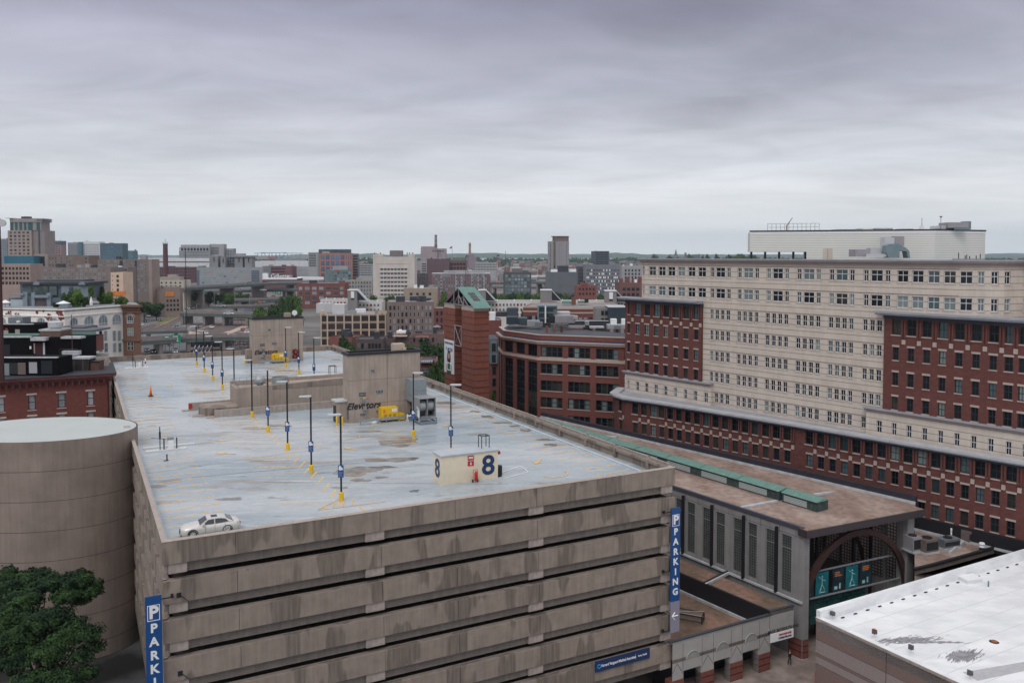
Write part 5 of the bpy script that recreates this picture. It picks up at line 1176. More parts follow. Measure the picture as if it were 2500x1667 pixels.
def bldg(name, label, cat, xl, xc, xr, ytop, Z, wm, th=15, depth=None, right=None, left=None, ov=0, roofm=None, group=None, wmats=None, para=.9, units=0, zt=None, zb=0, corn=None, wcap=100, bandm=None, uc=None):
    """right/left: list of (cols, rows, w, h, first row below top, spacing, margin, cols_in_window) on the right hand and left hand face"""
    th = rad(th); dR = Vector((math.cos(th), math.sin(th))); dL = Vector((-math.sin(th), math.cos(th)))
    c = atY(xc, ytop, Z); C = Vector((c.x, c.y)); ztop = c.z if zt is None else zt
    Lr = solve(C, dR, xr); Ll = depth or 18
    if xl is not None and abs(xl - xc) > 1: Ll = solve(C, dL, xl)
    if Lr is None or Lr < 0 or Lr > 400: Lr = (xr - xc) * Z / F
    if Ll is None or Ll < 0 or Ll > 400: Ll = depth or 18
    B = thing(name, label, cat, (C.x, C.y, 0), th, group)
    m = MB(); m.box(0, Lr, 0, Ll, zb, ztop - para * .5 if para else ztop); m.build('wall', wm, B)
    if para:
        m = MB(); q = ov
        for a in ((-q, Lr + q, -q, .35), (-q, Lr + q, Ll - .35, Ll + q), (-q, .35, .351, Ll - .351), (Lr - .35, Lr + q, .351, Ll - .351)): m.box(a[0], a[1], a[2], a[3], ztop - para * .5 + .003, ztop)
        m.build('parapet', corn or wm, B)
        MB().box(.36, Lr - .36, .36, Ll - .36, ztop - para * .5 + .004, ztop - para * .5 + .06).build('roof', roofm or ROOFG, B)
    else: MB().box(.1, Lr - .1, .1, Ll - .1, ztop + .003, ztop + .1).build('roof', roofm or ROOFG, B)
    ww = Windows(B, Matrix.Translation((C.x, C.y, 0)) @ Matrix.Rotation(th, 4, 'Z'))
    for spec, W in ((right, Wall((0, 0), (Lr, 0))), (left, Wall((0, Ll), (0, 0)))):
        for sp in (spec or []):
            nc, nr, w, h, t0, dz, mg = sp[:7]; ci = sp[7] if len(sp) > 7 else 2; ri = sp[8] if len(sp) > 8 else 2
            a, b = (mg if isinstance(mg, tuple) else (mg, W.L - mg)); a = max(a, .3)
            if b < 0: b = W.L + b
            for i in range(nc):
                t = a + (b - a) * (i + .5) / nc; w_ = min(w, (b - a) / nc * .92)
                for j in range(nr):
                    z = ztop - t0 - j * dz - h
                    if z < zb + .3: continue
                    wm_ = rnd.choice(wmats) if wmats else wset(BFR, DGL)
                    ww.add(W, t, z, round(w_, 1) if w_ > .5 else round(w_, 2), h, wm_, -.07, cols=ci, rows=ri, fr=.12 if Z > 350 else .09)
    ww.done('window', wcap)
    if bandm:
        bm, t0, dz, nr, hh = bandm; m = MB()
        for j in range(nr): z = ztop - t0 - j * dz; m.box(-.06, Lr + .06, -.06, -.003, z - hh, z); m.box(-.06, -.003, 0, Ll, z - hh, z)
        m.build('floor_band', bm, B)
    rr = random.Random(int(xc * 7 + ytop))
    for i in range(units):
        w = 1.5 + rr.random() * Lr * .12; d_ = 2 + rr.random() * 3; x = 1 + rr.random() * max(.5, Lr - w - 2); y = 1.5 + rr.random() * max(.5, Ll - d_ - 3); h = .8 + rr.random() * 2
        MB().box(x, x + w, y, y + d_, ztop - para * .5 + .06, ztop + h).build('roof_unit', uc or rr.choice([GALV, PINKG, ROOFD, CONCP, WHITE]), B)
    B['_L'] = 0; del B['_L']
    return B, Lr, Ll, ztop
def sub(B, name, x0, x1, y0, y1, z0, z1, mt): return MB().box(x0, x1, y0, y1, z0, z1).build(name, mt, B)
C_TAN = cm((.42, .30, .22), streak=.06); C_CRE = cm((.52, .42, .32)); C_BRN = cm((.25, .19, .165), streak=.1); C_RBR = cm((.20, .075, .065)); C_RB2 = cm((.24, .09, .075)); C_PUR = cm((.15, .075, .085))
C_WHT = cm((.60, .58, .55)); C_GRY = cm((.30, .30, .31)); C_DGR = cm((.13, .15, .17)); C_PGR = cm((.42, .43, .44)); C_OFF = cm((.58, .53, .49)); C_ORG = cm((.40, .20, .145)); C_SLAB = cm((.24, .20, .185)); C_PNK = cm((.40, .33, .35))
# --- arts building with gables
B, Lr, Ll, zt = bldg('arts_building', 'tan four storey loft building with pointed gables and dark gridded windows', 'building', 741, 782, 942, 769, 427, C_TAN, th=8, depth=30,
    right=[(6, 4, 4.9, 3.1, .6, 3.95, (3.6, -4.6), 6, 3), (1, 4, 3.4, 3.1, .6, 3.95, (.2, 3.4), 5, 3), (1, 4, 3.6, 3.1, .6, 3.95, (29.2, 33.0), 5, 3)], left=[(5, 4, 3.2, 3.0, .6, 3.95, 1, 3, 3)], wmats=[wset(BFR, mat('warm_dark_glass', (.05, .035, .035), .3, (.5, .4), rand=.4))], units=3)
m = MB()
for i in range(7): x = 3.5 + i * (Lr - 8) / 6; m.box(x - .35, x + .35, -.35, -.075, 0, zt + .4)
for x in (0.1, Lr - .7, Lr - 4.3): m.box(x, x + .6, -.4, -.075, 0, zt + .3)
m.build('pilasters', C_CRE, B)
m = MB()
for j in range(4): z = zt - 3.75 - j * 3.95; m.box(0, Lr, -.2, -.08, z - .1, z + .3)
m.build('floor_bands', C_CRE, B)
for x0, x1 in ((-.3, 3.6), (Lr - 4.3, Lr + .2)):
    m = MB(); c = (x0 + x1) / 2; m.v += []; p = [(x0, zt - .2), (x1, zt - .2), (x1, zt + .5), (c, zt + 2.6), (x0, zt + .5)]
    m.q([(a, -.3, b) for a, b in p]); m.q([(a, .4, b) for a, b in p][::-1])
    for i in range(5): a, b = p[i], p[(i + 1) % 5]; m.q([(b[0], -.3, b[1]), (a[0], -.3, a[1]), (a[0], .4, a[1]), (b[0], .4, b[1])])
    g_ = m.build('gable', C_CRE, B); m = MB(); m.tube((c, -.32, zt + .2), (c, -.4, zt + .2), .55, 8); m.build('rosette', C_TAN, g_)
m = MB()
for yy in (6, 12): m.prism([(-.3, yy), (.4, yy), (.4, yy + 5), (-.3, yy + 5)], zt, zt + 1.6)
m.build('side_gable', C_CRE, B)
boxes('rooftop_plant', 'big white ribbed metal plant box on the roof of the tan loft building', 'plant box', [('front', cm((.56, .56, .57), lines=(0, .5, .06, .8)), 811, 841, 743, 768, 440, 8), ('left_part', cm((.48, .48, .5)), 772, 810.5, 741, 764, 445, 8)])
# --- long brown brick block
B, Lr, Ll, zt = bldg('brown_brick_block', 'long dull brown brick block with rows of tall windows and cluttered dark roof', 'building', 933, 944, 1059, 737, 422, C_BRN, th=6, depth=22, right=[(11, 6, 1.0, 2.1, 2.0, 3.35, .8, 1, 2)], left=[(3, 6, .9, 2.1, 2.0, 3.35, .5, 1, 2)], units=7, uc=ROOFD, wmats=[wset(GF, DGL), wset(BFR, DGL), wset(GF, PGL)])
bldg('brick_house', 'narrow red brick building with arched windows beside the striped tower', 'building', None, 1059, 1096, 752, 400, C_RBR, th=4, depth=14, right=[(3, 4, 1.0, 2.0, 1.5, 3.3, .6)], units=1)
B, Lr, Ll, zt = bldg('flat_roof_block', 'low pale tan flat roofed block behind the brown brick block', 'building', None, 985, 1068, 704, 560, cm((.38, .31, .25)), th=5, depth=20, right=[(4, 2, 1.6, 1.6, 3, 3.5, 3)], units=3)
# --- red brick warehouse
B, Lr, Ll, zt = bldg('brick_warehouse', 'red brick warehouse with wide pale blinded windows and a roof hut', 'building', None, 725, 842, 691, 735, C_RB2, th=3, depth=25, right=[(1, 5, 2.9, 2.6, 3.4, 4.2, (1, 5.2), 3, 2), (5, 5, 4.6, 2.6, 3.4, 4.2, (6, -5), 5, 2), (1, 5, 3, 2.6, 3.4, 4.2, (36.5, 41), 3, 2)], wmats=[wset(GF, PGL), wset(GF, DGL)], units=0)
for x in (5.4, 11.4, 17.4, 23.4, 29.6, 36): sub(B, 'pilaster', x - .35, x + .35, -.3, -.08, 0, zt, C_RB2)
sub(B, 'roof_hut', 10, 16, 3, 9, zt - .4, zt + 2.3, ROOFD); sub(B, 'corner_stub', 36, 41, 1, 6, zt - .4, zt + 1.7, C_RB2)
# --- white hospital like tower
B, Lr, Ll, zt = bldg('white_tower_block', 'tall pale concrete slab with seven rows of dark square windows and a roof plant', 'building', 907, 910.5, 1012, 627, 716, C_OFF, th=1, depth=22, right=[(8, 7, 2.5, 1.75, 9.8, 3.6, (6, -6), 3, 1)], para=0, units=0, wmats=[wset(WFR, DGL)])
for a in (0, Lr - 5.5): sub(B, 'roof_block', a, a + 5.5 if a else 8.5, 0, 8, zt + .1, zt + 2.4, C_OFF)
sub(B, 'plant', 13.5, 24.5, 6, 12, zt + .1, zt + 5.4, cm((.22, .20, .21), n=(1.5, .4))); sub(B, 'recess_band', 2.6, Lr - 4.5, -.12, -.003, zt - 6.2, zt - 5.9, cm((.40, .36, .33)))
m = MB()
for x in (1.0, 6.0, 29, 31, 33.6): m.lathe((x, 2, zt + 2.4), [(.4, 0), (.5, .7), (.2, 1.3)], 8)
m.build('roof_fans', ROOFD, B)
for x in (4.6, Lr - 5): sub(B, 'pier', x, x + .5, -.35, -.003, 0, zt - 6, C_OFF)
m = MB()
for j in range(8): z = zt - 9.0 - j * 3.6; m.box(5, Lr - 5, -.3, -.08, z - .85, z)
m.build('spandrels', C_OFF, B)
# --- white row housing with stair towers
def rowhouse(px0, px1, yt, Z, label, h, slits, seed):
    B, Lr, Ll, zt = bldg('row_housing', label, 'housing row', None, px0, px1, yt, Z, C_WHT, th=1, depth=16, right=[(max(2, int((px1 - px0) / 9)), 3, 1.2, 1.5, 1.6, 3.1, 1.2)], units=0, zb=0, group='white housing rows with stair towers', wmats=[wset(GF, DGL), wset(GF, DGL), wset(RED, DGL)])
    m = MB(); r = random.Random(seed)
    for i in range(3): x = Lr * (.2 + .3 * i); m.lathe((x, 2, zt), [(.5, 0), (.6, .6), (.15, .8), (.1, 1.3)], 8)
    m.build('roof_vents', WHITE, B); return B, zt
rowhouse(782, 850, 731, 540, 'white low housing row left of the first grey stair tower', 18, 0, 1); rowhouse(870, 932, 736, 540, 'white low housing row right of the first grey stair tower', 18, 0, 2)
rowhouse(1186, 1325, 735, 520, 'white low housing row behind the curved brick office', 18, 0, 3); rowhouse(1345, 1486, 735, 525, 'white low housing row between the right hand stair towers', 18, 0, 4); rowhouse(1502, 1535, 734, 525, 'white low housing row at the edge of the big stone block', 18, 0, 5)
def stairtower(px0, px1, yt, Z, label, slit):
    a = atY(px0, yt, Z); b = atY(px1, yt, Z); t = thing('stair_tower', label, 'stair tower', (a.x, Z, 0), 0, 'grey stair towers with sloping glass lean-to'); w = b.x - a.x; z = a.z
    MB().box(0, w, 0, 7, 0, z).build('shaft', cm((.27, .25, .255)), t); MB().box(-.2, w + .2, -.2, 7.2, z + .003, z + .5).build('capping', WHITE, t)
    m = MB(); n = w + .2; L_ = 6.2
    for y in (0, 6): m.q([(n, y, z + .3), (n + L_, y, z - 6.3), (n + L_ - .8, y, z - 6.3), (n, y, z - .4)])
    m.q([(n, -.1, z + .3), (n + L_, -.1, z - 6.3), (n + L_, 6, z - 6.3), (n, 6, z + .3)]); m.build('sloping_glass', mat('lean_to', (.5, .53, .56), .3, (.5, .1)), t)
    m = MB(); m.q([(n, .5, z - .4), (n + L_ - .8, .5, z - 6.3), (n, .5, z - 6.3)]); m.build('side_truss', DARK, t)
    if slit: MB().box(w * .35, w * .68, -.15, -.003, z - 4.8, z - .6).build('white_panel', WHITE, t); MB().box(w * .35, w * .68, -.12, -.004, z - 6, z - 4.9).build('slit_windows', BFR, t)
stairtower(848.5, 872, 709, 530, 'grey stair tower with white panel above the white housing row at left', True); stairtower(1168, 1186, 709, 515, 'grey stair tower partly hidden behind the striped brick tower', False)
stairtower(1320, 1347, 709, 515, 'plain grey stair tower in front of the tree belt, right of the striped tower', False); stairtower(1478, 1505, 711, 520, 'grey stair tower with white panel nearest the big stone block', True)
# --- dark green and grey mid blocks
B, Lr, Ll, zt = bldg('glass_condo', 'teal glass fronted condominium in a dark frame', 'building', None, 1230, 1297, 665, 800, cm((.10, .11, .12)), th=2, depth=18, right=[(8, 6, 2.3, 2.4, 2.2, 3.3, (1, -1.2), 2, 2)], units=0, wmats=[wset(GF, TGL), wset(GF, PGL), wset(WFR, TGL), wset(GF, DGL)])
sub(B, 'roof_hut', 8, 18, 4, 12, zt - .4, zt + 3.6, cm((.2, .17, .17)))
bldg('grey_screen_block', 'plain slate grey windowless block with white roof bits', 'building', None, 1334, 1410, 664, 690, cm((.165, .18, .20)), th=0, depth=20, units=0)
boxes('roof_tank', 'dark slatted roof screen on top of the slate grey block', 'roof screen', [('screen', ROOFD, 1361, 1388, 649, 664, 700, 5), ('white_wall', WHITE, 1345, 1361, 658, 664, 700, 5), ('white_wall_right', WHITE, 1388.2, 1407, 657, 664, 702, 5)])
B, Lr, Ll, zt = bldg('hotel_tower', 'slim grey hotel tower with brown top and dark vertical sign', 'tower', 1337, 1351, 1389, 589, 1250, cm((.34, .32, .34)), th=18, right=[(1, 14, 1.6, 3.2, 3, 4.2, (1, 5), 1), (2, 14, 1.4, 2.6, 5, 4.2, (7, 16), 1), (1, 14, 1.6, 3, 4, 4.2, (19, 23), 1)], left=[(1, 9, 5, 6.2, 3, 7, 1.5, 2, 2)], units=0, wmats=[wset(WHITE, DGL)])
sub(B, 'penthouse', 3, Lr - .1, 1, 12, zt + .01, zt + 6.6, cm((.22, .16, .15))); sub(B, 'top_slab', 1, Lr + .2, 0, 13, zt + 6.61, zt + 7.8, cm((.2, .15, .15)))
m = MB(); m.box(.6, 3.0, -.4, -.15, zt - 40, zt - 1); s = m.build('vertical_sign', BLACK, B)
m = MB()
for j in range(16): m.box(1.1, 2.4, -.46, -.41, zt - 4 - j * 2.1, zt - 2.7 - j * 2.1)
m.build('gold_letters', cm((.30, .26, .13)), s)
bldg('dark_office', 'dark glass office block on the skyline right of the hotel tower', 'building', 1443, 1452, 1487, 613, 1700, cm((.10, .12, .14)), th=10, right=[(3, 6, 8, 2.4, 2, 4.6, 2, 3, 1)], left=[(2, 6, 3, 2.4, 2, 4.6, 1)], units=1)
B, Lr, Ll, zt = bldg('grey_apartments', 'grey apartment block with white chequered panels', 'building', None, 1429, 1515, 646, 900, cm((.21, .22, .25)), th=2, depth=20, right=[(22, 7, 1.2, 2.0, 5, 3.9, 1.2, 1, 1)], units=2, wmats=[wset(GF, DGL), wset(GF, DGL), wset(WHITE, WHITE)])
bldg('dark_apartments', 'dark narrow apartment block left of the grey chequered apartments', 'building', None, 1411, 1429, 651, 930, cm((.10, .10, .12)), th=2, depth=20, right=[(4, 6, 1, 1.8, 3, 3.9, .5)])
bldg('pale_hotel', 'pale block with dark windows beside the big stone office block', 'building', None, 1519, 1569, 649, 950, cm((.40, .40, .41)), th=2, depth=20, right=[(5, 5, 1.8, 2.5, 4, 4, 2)], units=2)
B, Lr, Ll, zt = bldg('brick_block', 'red brick block with paired dark windows next to the stone office block', 'building', None, 1512, 1569, 690, 640, cm((.20, .10, .09)), th=3, depth=20, right=[(4, 3, 2.4, 2.2, 4, 4, 2)], units=2)
boxes('brick_chimneys', 'dark red chimneys above the brick block roof', 'chimneys', [('chimney', C_RBR, x, x + 9, 680 - i % 2 * 4, 692, 650, 3) for i, x in enumerate((1512, 1528, 1544, 1558))])
B, Lr, Ll, zt = bldg('brick_house', 'low red brick house with a white arch and twin gables', 'building', None, 1408, 1457, 697, 600, C_RB2, th=3, depth=14, right=[(5, 2, 1.3, 1.6, 1.8, 3.4, 1)])
sub(B, 'raised_front', 3, 8, -.3, 5, zt + .01, zt + 1.9, C_RB2); sub(B, 'chimney', 5, 6.2, 1, 2.5, zt + 1.91, zt + 3.2, DARK)
# --- brick and white condo
B, Lr, Ll, zt = bldg('striped_condo', 'long brick and white condominium with a grid of dark windows', 'building', None, 1054, 1196, 667, 850, cm((.24, .12, .12)), th=2, depth=22, right=[(22, 6, 2.0, 2.3, 1.4, 3.45, .8, 2, 2)], units=3, wmats=[wset(WFR, DGL), wset(WFR, DGL), wset(WFR, TGL)], corn=WHITE)
sub(B, 'upper_storey', 12, Lr - 5, 4, 16, zt - .4, zt + 2.4, C_PGR); m = MB()
for x in (9, 24, 29.5, 40, 46, 52): m.box(x, x + 1.6, -.06, -.01, 0, zt - 1)
m.build('white_strips', C_PGR, B)
# --- industrial cluster
bldg('brown_plant', 'brown box shaped power plant block', 'building', None, 1042, 1097, 632, 1250, cm((.14, .09, .10)), th=1, depth=30, units=2)
bldg('brown_plant', 'brown plant block with green roof screen', 'building', None, 1097, 1139, 636, 1260, cm((.17, .09, .09)), th=1, depth=30, right=[(5, 3, 3.5, 3, 4, 6, 1)], units=0)
boxes('roof_screen', 'green roof screen and pale huts on the brown plant', 'roof screen', [('screen', cm((.14, .22, .17)), 1105, 1137, 629, 636, 1262, 8), ('hut', CONCP, 1112, 1120, 625, 629, 1264, 5)])
B, Lr, Ll, zt = bldg('pink_plant', 'pale pink stepped power station hall with tall chimney', 'power station', None, 1027, 1088, 607, 1800, C_PNK, th=1, depth=40, right=[(5, 1, 3, 2.6, 4.2, 5, (24, -3), 1)], units=0, para=0)
sub(B, 'upper_hall', .5, 26, 2, 30, zt + .1, zt + 4.6, C_PNK); sub(B, 'top_hall', 8, 30, 5, 30, zt + .1, zt + 4.5, C_PNK); sub(B, 'front_hall', 15, 36, -6, -.1, 0, zt - 9, C_PNK)
def chimney(name, label, px, yt, yb, Z, r, bands, mt, cat='chimney'):
    a = atY(px, yt, Z); zb_ = max(0, atY(px, yb, Z).z) if yb else 0; t = thing(name, label, cat, (a.x, Z, zb_)); H = a.z - zb_
    MB().lathe((0, 0, 0), [(r * 1.15, 0), (r, H)], 16).build('shaft', mt, t, smooth=False)
    for f0, f1, mm in bands: MB().lathe((0, 0, 0), [(r * (1.15 - .15 * f0) + .25, H * f0), (r * (1.15 - .15 * f1) + .25, H * f1)], 16).build('band', mm, t)
    return t, H
chimney('chimney', 'grey banded chimney above the pink power station', 1064, 573.5, 607, 1790, 2.6, ((.9, .97, C_RB2), (.55, .58, DARK), (.1, .3, cm((.2, .13, .2)))), cm((.30, .26, .27)))
chimney('chimney', 'tan smokestack at the right of the power station', 1147, 592.5, 622, 1700, 2.2, ((.94, 1.0, C_CRE), (.75, .8, DARK)), cm((.40, .28, .22)))
boxes('stack_base', 'lilac grey boiler house under the tan smokestack', 'building', [('lower', cm((.30, .25, .29)), 1135, 1163, 627, 655, 1690, 20), ('upper', cm((.26, .22, .26)), 1140, 1158, 622, 627, 1695, 10)])
fl = atY(1104, 620, 1600); t = thing('flagpole', 'flagpole with a small flag above the power station', 'flagpole', (fl.x, 1600, 0)); top = atY(1104, 601, 1600).z
MB().tube((0, 0, 0), (0, 0, top), .35, 6).build('pole', GREYP, t); m = MB(); m.prism([(-4.8, -.1), (-.4, -.1), (-.4, .1), (-4.8, .1)], lambda p: top - (3.6 if p[0] > -1 else 5.2), lambda p: top - (.4 if p[0] > -1 else 2.4)); m.build('flag', C_RB2, t)
def mast(px, yt, yb, Z, w, label, mt, name='lattice_mast'):
    a = atY(px, yt, Z); t = thing(name, label, 'mast', (a.x, Z, 0)); H = a.z; m = MB(); h = w / 2
    for sx in (-h, h):
        for sy in (-h, h): m.tube((sx, sy, 0), (sx, sy, H), .12 if w > 1 else .06, 4)
    n = int(H / (w * 1.3)) if w > .8 else 0
    for i in range(n):
        z0, z1 = H * i / n, H * (i + 1) / n; s = 1 if i % 2 else -1
        m.tube((-h * s, -h, z0), (h * s, -h, z1), .08, 3); m.tube((-h * s, h, z0), (h * s, h, z1), .08, 3); m.tube((-h, h * s, z0), (-h, -h * s, z1), .08, 3); m.tube((h, h * s, z0), (h, -h * s, z1), .08, 3)
    m.build('lattice', mt, t); MB().lathe((0, 0, H), [(w * .6, 0), (w * .4, .8), (.05, 1.8)], 6).build('head', DARK, t); return t
mast(1139.5, 627, 720, 780, 2.4, 'dark lattice mast in front of the striped condominium', mat('dark_lattice', (.09, .09, .10), .6, None)); mast(1216, 626, 720, 760, 2.6, 'red and white lattice mast left of the teal condominium', mat('red_white_lattice', (.38, .18, .19), .6, None, lines=(2, 12, 3, 1.9)))
mast(1234, 616, 700, 900, .5, 'thin tall light mast above the teal condominium', DARK); mast(452.5, 620, 702, 520, .35, 'thin dark pole rising above the expressway at left', DARK)
boxes('scaffold_tower', 'half built dark steel frame tower right of the white slab', 'steel frame', [('frame', cm((.09, .08, .085), n=(.6, .8)), 1018, 1041, 668, 702, 900, 14), ('left_frame', cm((.20, .17, .17), n=(.6, .5)), 1013, 1024, 660, 703, 905, 10)])
bldg('pale_low_block', 'pale small block behind the half built steel frame', 'building', None, 1014, 1042, 637, 1300, cm((.42, .40, .41)), th=0, depth=15, right=[(3, 7, 2, 1.6, 4, 3.6, (10, -1), 1)])
# --- orange and blue glass office
B, Lr, Ll, zt = bldg('orange_office', 'orange framed office block with bright blue square windows', 'building', 762, 779, 860, 618, 1150, C_ORG, th=8, right=[(5, 5, 5.2, 6.2, 2.6, 8.2, (1.5, -9.5), 2, 2), (3, 5, 1.2, 6.2, 2.6, 8.2, (35.5, -.5), 1, 2)], wmats=[wset(ORG, BGL)], units=0)
sub(B, 'glass_side', -.25, -.01, .5, Ll, 2, zt - 2.5, cm((.05, .09, .11))); sub(B, 'dark_penthouse', -1, Lr - 2, 4, 18, zt + .05, zt + 5.2, cm((.07, .10, .12))); sub(B, 'grey_hut', 4, 14, 1, 3.9, zt - .3, zt + 2.2, C_PGR)
bldg('grey_office', 'grey office wing behind the orange block', 'building', None, 860, 875, 619, 1190, cm((.20, .19, .21)), th=8, depth=25, right=[(1, 8, 7, 1.8, 3, 3.8, .6, 3, 1)])
bldg('pale_office', 'pale louvred block left of the orange office', 'building', None, 752, 775, 616, 1300, C_PGR, th=0, depth=15, right=[(1, 8, 11, 1.2, 2.5, 2.6, 1, 1, 1)])
B, Lr, Ll, zt = bldg('glass_block', 'pale teal glass block with red roof sign in front of the orange office', 'building', 794, 814, 858, 659, 980, cm((.16, .24, .25)), th=25, right=[(6, 4, 3.2, 2.6, 2.2, 3.6, .8, 3, 1)], left=[(5, 4, 3.2, 2.6, 2.2, 3.6, .8, 3, 1)], wmats=[wset(GF, TGL), wset(GF, DGL), wset(GF, PGL)])
sub(B, 'roof_storey', 2, Lr - 4, 2, 12, zt - .2, zt + 4.2, C_PGR); sub(B, 'red_letters', .5, 8, -.2, -.08, zt - 2.2, zt - .8, cm((.45, .10, .07)))
bldg('blue_tan_condo', 'blue and tan apartment row left of the white slab', 'building', None, 842, 909, 684, 880, cm((.38, .35, .31)), th=1, depth=18, right=[(9, 5, 1.8, 2.3, 1.6, 3.9, .8, 2)], units=1, wmats=[wset(WFR, DGL), wset(GF, BGL), wset(GF, DGL)])
bldg('white_apartments', 'pale apartments with bay windows behind the white slab', 'building', None, 875, 909, 645, 1500, C_PGR, th=0, depth=15, right=[(9, 5, 1.6, 2.2, 2, 4, 1)])
bldg('white_apartments', 'white long apartments below the far tree line', 'building', None, 1161, 1215, 641, 1500, C_PGR, th=0, depth=15, right=[(14, 3, 1.4, 2, 2.5, 4.5, 1)])
bldg('grey_shed', 'large blank pale grey shed between the factory and the orange office', 'building', None, 715, 780, 651, 1350, cm((.40, .42, .44)), th=0, depth=40)
# --- convention centre, harbour side, cranes
B, Lr, Ll, zt = bldg('convention_hall', 'very long low white roofed hall near the harbour', 'hall', None, 371, 513, 631, 1900, cm((.62, .63, .65)), th=0, depth=90, para=0, roofm=WHITE)
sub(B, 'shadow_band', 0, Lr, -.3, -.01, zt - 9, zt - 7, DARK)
bldg('convention_hall', 'white low roof of the hall right of the towers', 'hall', None, 616, 762, 638, 1850, cm((.60, .61, .63)), th=0, depth=70, para=0, roofm=WHITE)
B, Lr, Ll, zt = bldg('harbour_hotel', 'wide pale grey hotel with a dark glass top row near the harbour', 'hotel', None, 437, 512, 604, 2050, C_PGR, th=0, depth=22, right=[(9, 1, 5.5, 7, 1.2, 9, (4, -1), 1, 1), (24, 6, 1.6, 2.2, 9.5, 3.6, (10, -1), 1, 1)], para=0)
sub(B, 'setback', 3, Lr, 3, 16, zt + .1, zt + 6.4, cm((.36, .37, .39))); sub(B, 'end_bay', .2, 9.5, -.2, -.01, 0, zt - 9, cm((.30, .31, .33)))
B, Lr, Ll, zt = bldg('harbour_hotel', 'stepped right wing of the pale harbour hotel', 'hotel', None, 512, 547, 596, 2060, cm((.38, .37, .38)), th=0, depth=22, right=[(8, 5, 1.8, 2.4, 8, 3.6, (3, 22), 1)], para=0)
bldg('harbour_hotel', 'lowest right end of the pale harbour hotel', 'hotel', None, 547, 570, 607, 2070, cm((.34, .33, .35)), th=0, depth=22, right=[(5, 5, 1.8, 2.4, 4, 3.6, 1, 1)], para=0)
for i, (px, yt, Z, lb) in enumerate(((634, 619, 3600, 'pale blue quay crane at the far left of the crane row'), (652, 618, 3600, 'blue quay crane, second from the left'), (669, 618, 3620, 'blue quay crane in the middle of the row'), (688, 618, 3600, 'blue quay crane with crossed legs'), (707, 619, 3700, 'pale quay crane right of the blue ones'), (728, 619, 3700, 'pale quay crane at the right end of the row'))):
    a = atY(px, yt, Z); t = thing('quay_crane', lb, 'crane', (a.x, Z, 0), 0, 'harbour cranes on the horizon'); H = a.z; mt = cm((.08, .20, .34)) if i in (1, 2, 3) else cm((.33, .38, .41)); m = MB()
    for x in (-9, 9): m.tube((x, 0, 0), (x, 0, H), 1.2, 4)
    m.tube((-9, 0, H * .4), (9, 0, H * .4), .9, 4); m.tube((-9, 0, 0), (9, 0, H * .9), .7, 4); m.build('legs', mt, t); m = MB(); m.box(-24, 20, -1.5, 1.5, H, H + 2.6); m.build('boom', mt, t)
boxes('container_stack', 'red and grey container stacks in front of the harbour cranes', 'containers', [('stack', cm((.38, .16, .15)), 655, 672, 627, 634, 3300, 20), ('pale_stack', cm((.40, .38, .38)), 628, 654, 626, 633, 3320, 20), ('grey_stack', cm((.3, .33, .36)), 673, 745, 630, 637, 3300, 20)])
# --- postal complex with concrete towers
B, Lr, Ll, zt = bldg('postal_annex', 'grey panelled depot with small coloured rectangles on its walls', 'building', None, 480, 641, 653, 1150, cm((.33, .36, .38), lines=(2, 3.2, .3, .8)), th=0, depth=40, units=0, para=0)
for i, (a, b, w, c_) in enumerate(((.18, .22, 3.8, ORG), (.34, .40, 3, TEALG), (.41, .45, 3, BLUE), (.52, .2, 3, ORG), (.66, .2, 3, TEALG), (.3, .75, 3, TEALG), (.44, .78, 3, BLUE), (.57, .5, 3, TEALG), (.72, .5, 2.5, ORG), (.08, .8, 2.6, BLUE), (.25, .55, 2.6, TEALG), (.86, .45, 2, BLUE))): sub(B, 'coloured_panel', Lr * a, Lr * a + w, -.2, -.02, zt * (1 - b * .85) - 1.6, zt * (1 - b * .85) - .2, c_)
for a in (.83, .0): sub(B, 'dark_grid', Lr * a, Lr * a + Lr * (.12 if a else .04), -.25, -.02, 3, zt - 4, cm((.10, .12, .15), lines=(2, 2.4, .4, 2.5)))
for i, (x0, x1, yt, lb) in enumerate(((512, 532, 625, 'concrete service tower with a slot, leftmost over the depot'), (574, 592, 627, 'concrete service tower in the middle over the depot'), (598, 615, 627, 'concrete service tower at the right end of the depot'), (539, 550, 628, 'plain concrete shaft between the depot towers'), (484, 494, 649, 'lower pale shaft at the left end of the depot'))):
    t = boxes('service_tower', lb, 'tower', [('shaft', cm((.27, .27, .28)), x0, x1, yt, 700, 1160, 14), ('slot', DARK, (x0 + x1) / 2 - .7, (x0 + x1) / 2 + .7, yt + 3, yt + 13, 1159, .9)], 'concrete towers over the grey depot')
bldg('gantry_block', 'open brownish steel gantry between the depot towers', 'steel frame', None, 532, 574, 627, 1170, cm((.17, .16, .19), n=(.3, .7)), th=0, depth=12, right=[(6, 5, 2.4, 2.4, 1, 4, .5)], para=0)
boxes('flat_canopy', 'pale flat canopy across the right depot towers', 'canopy', [('slab', PINKG, 571, 620, 623.5, 627, 1158, 16), ('hut', PINKG, 574, 596, 619, 623.3, 1162, 8)])
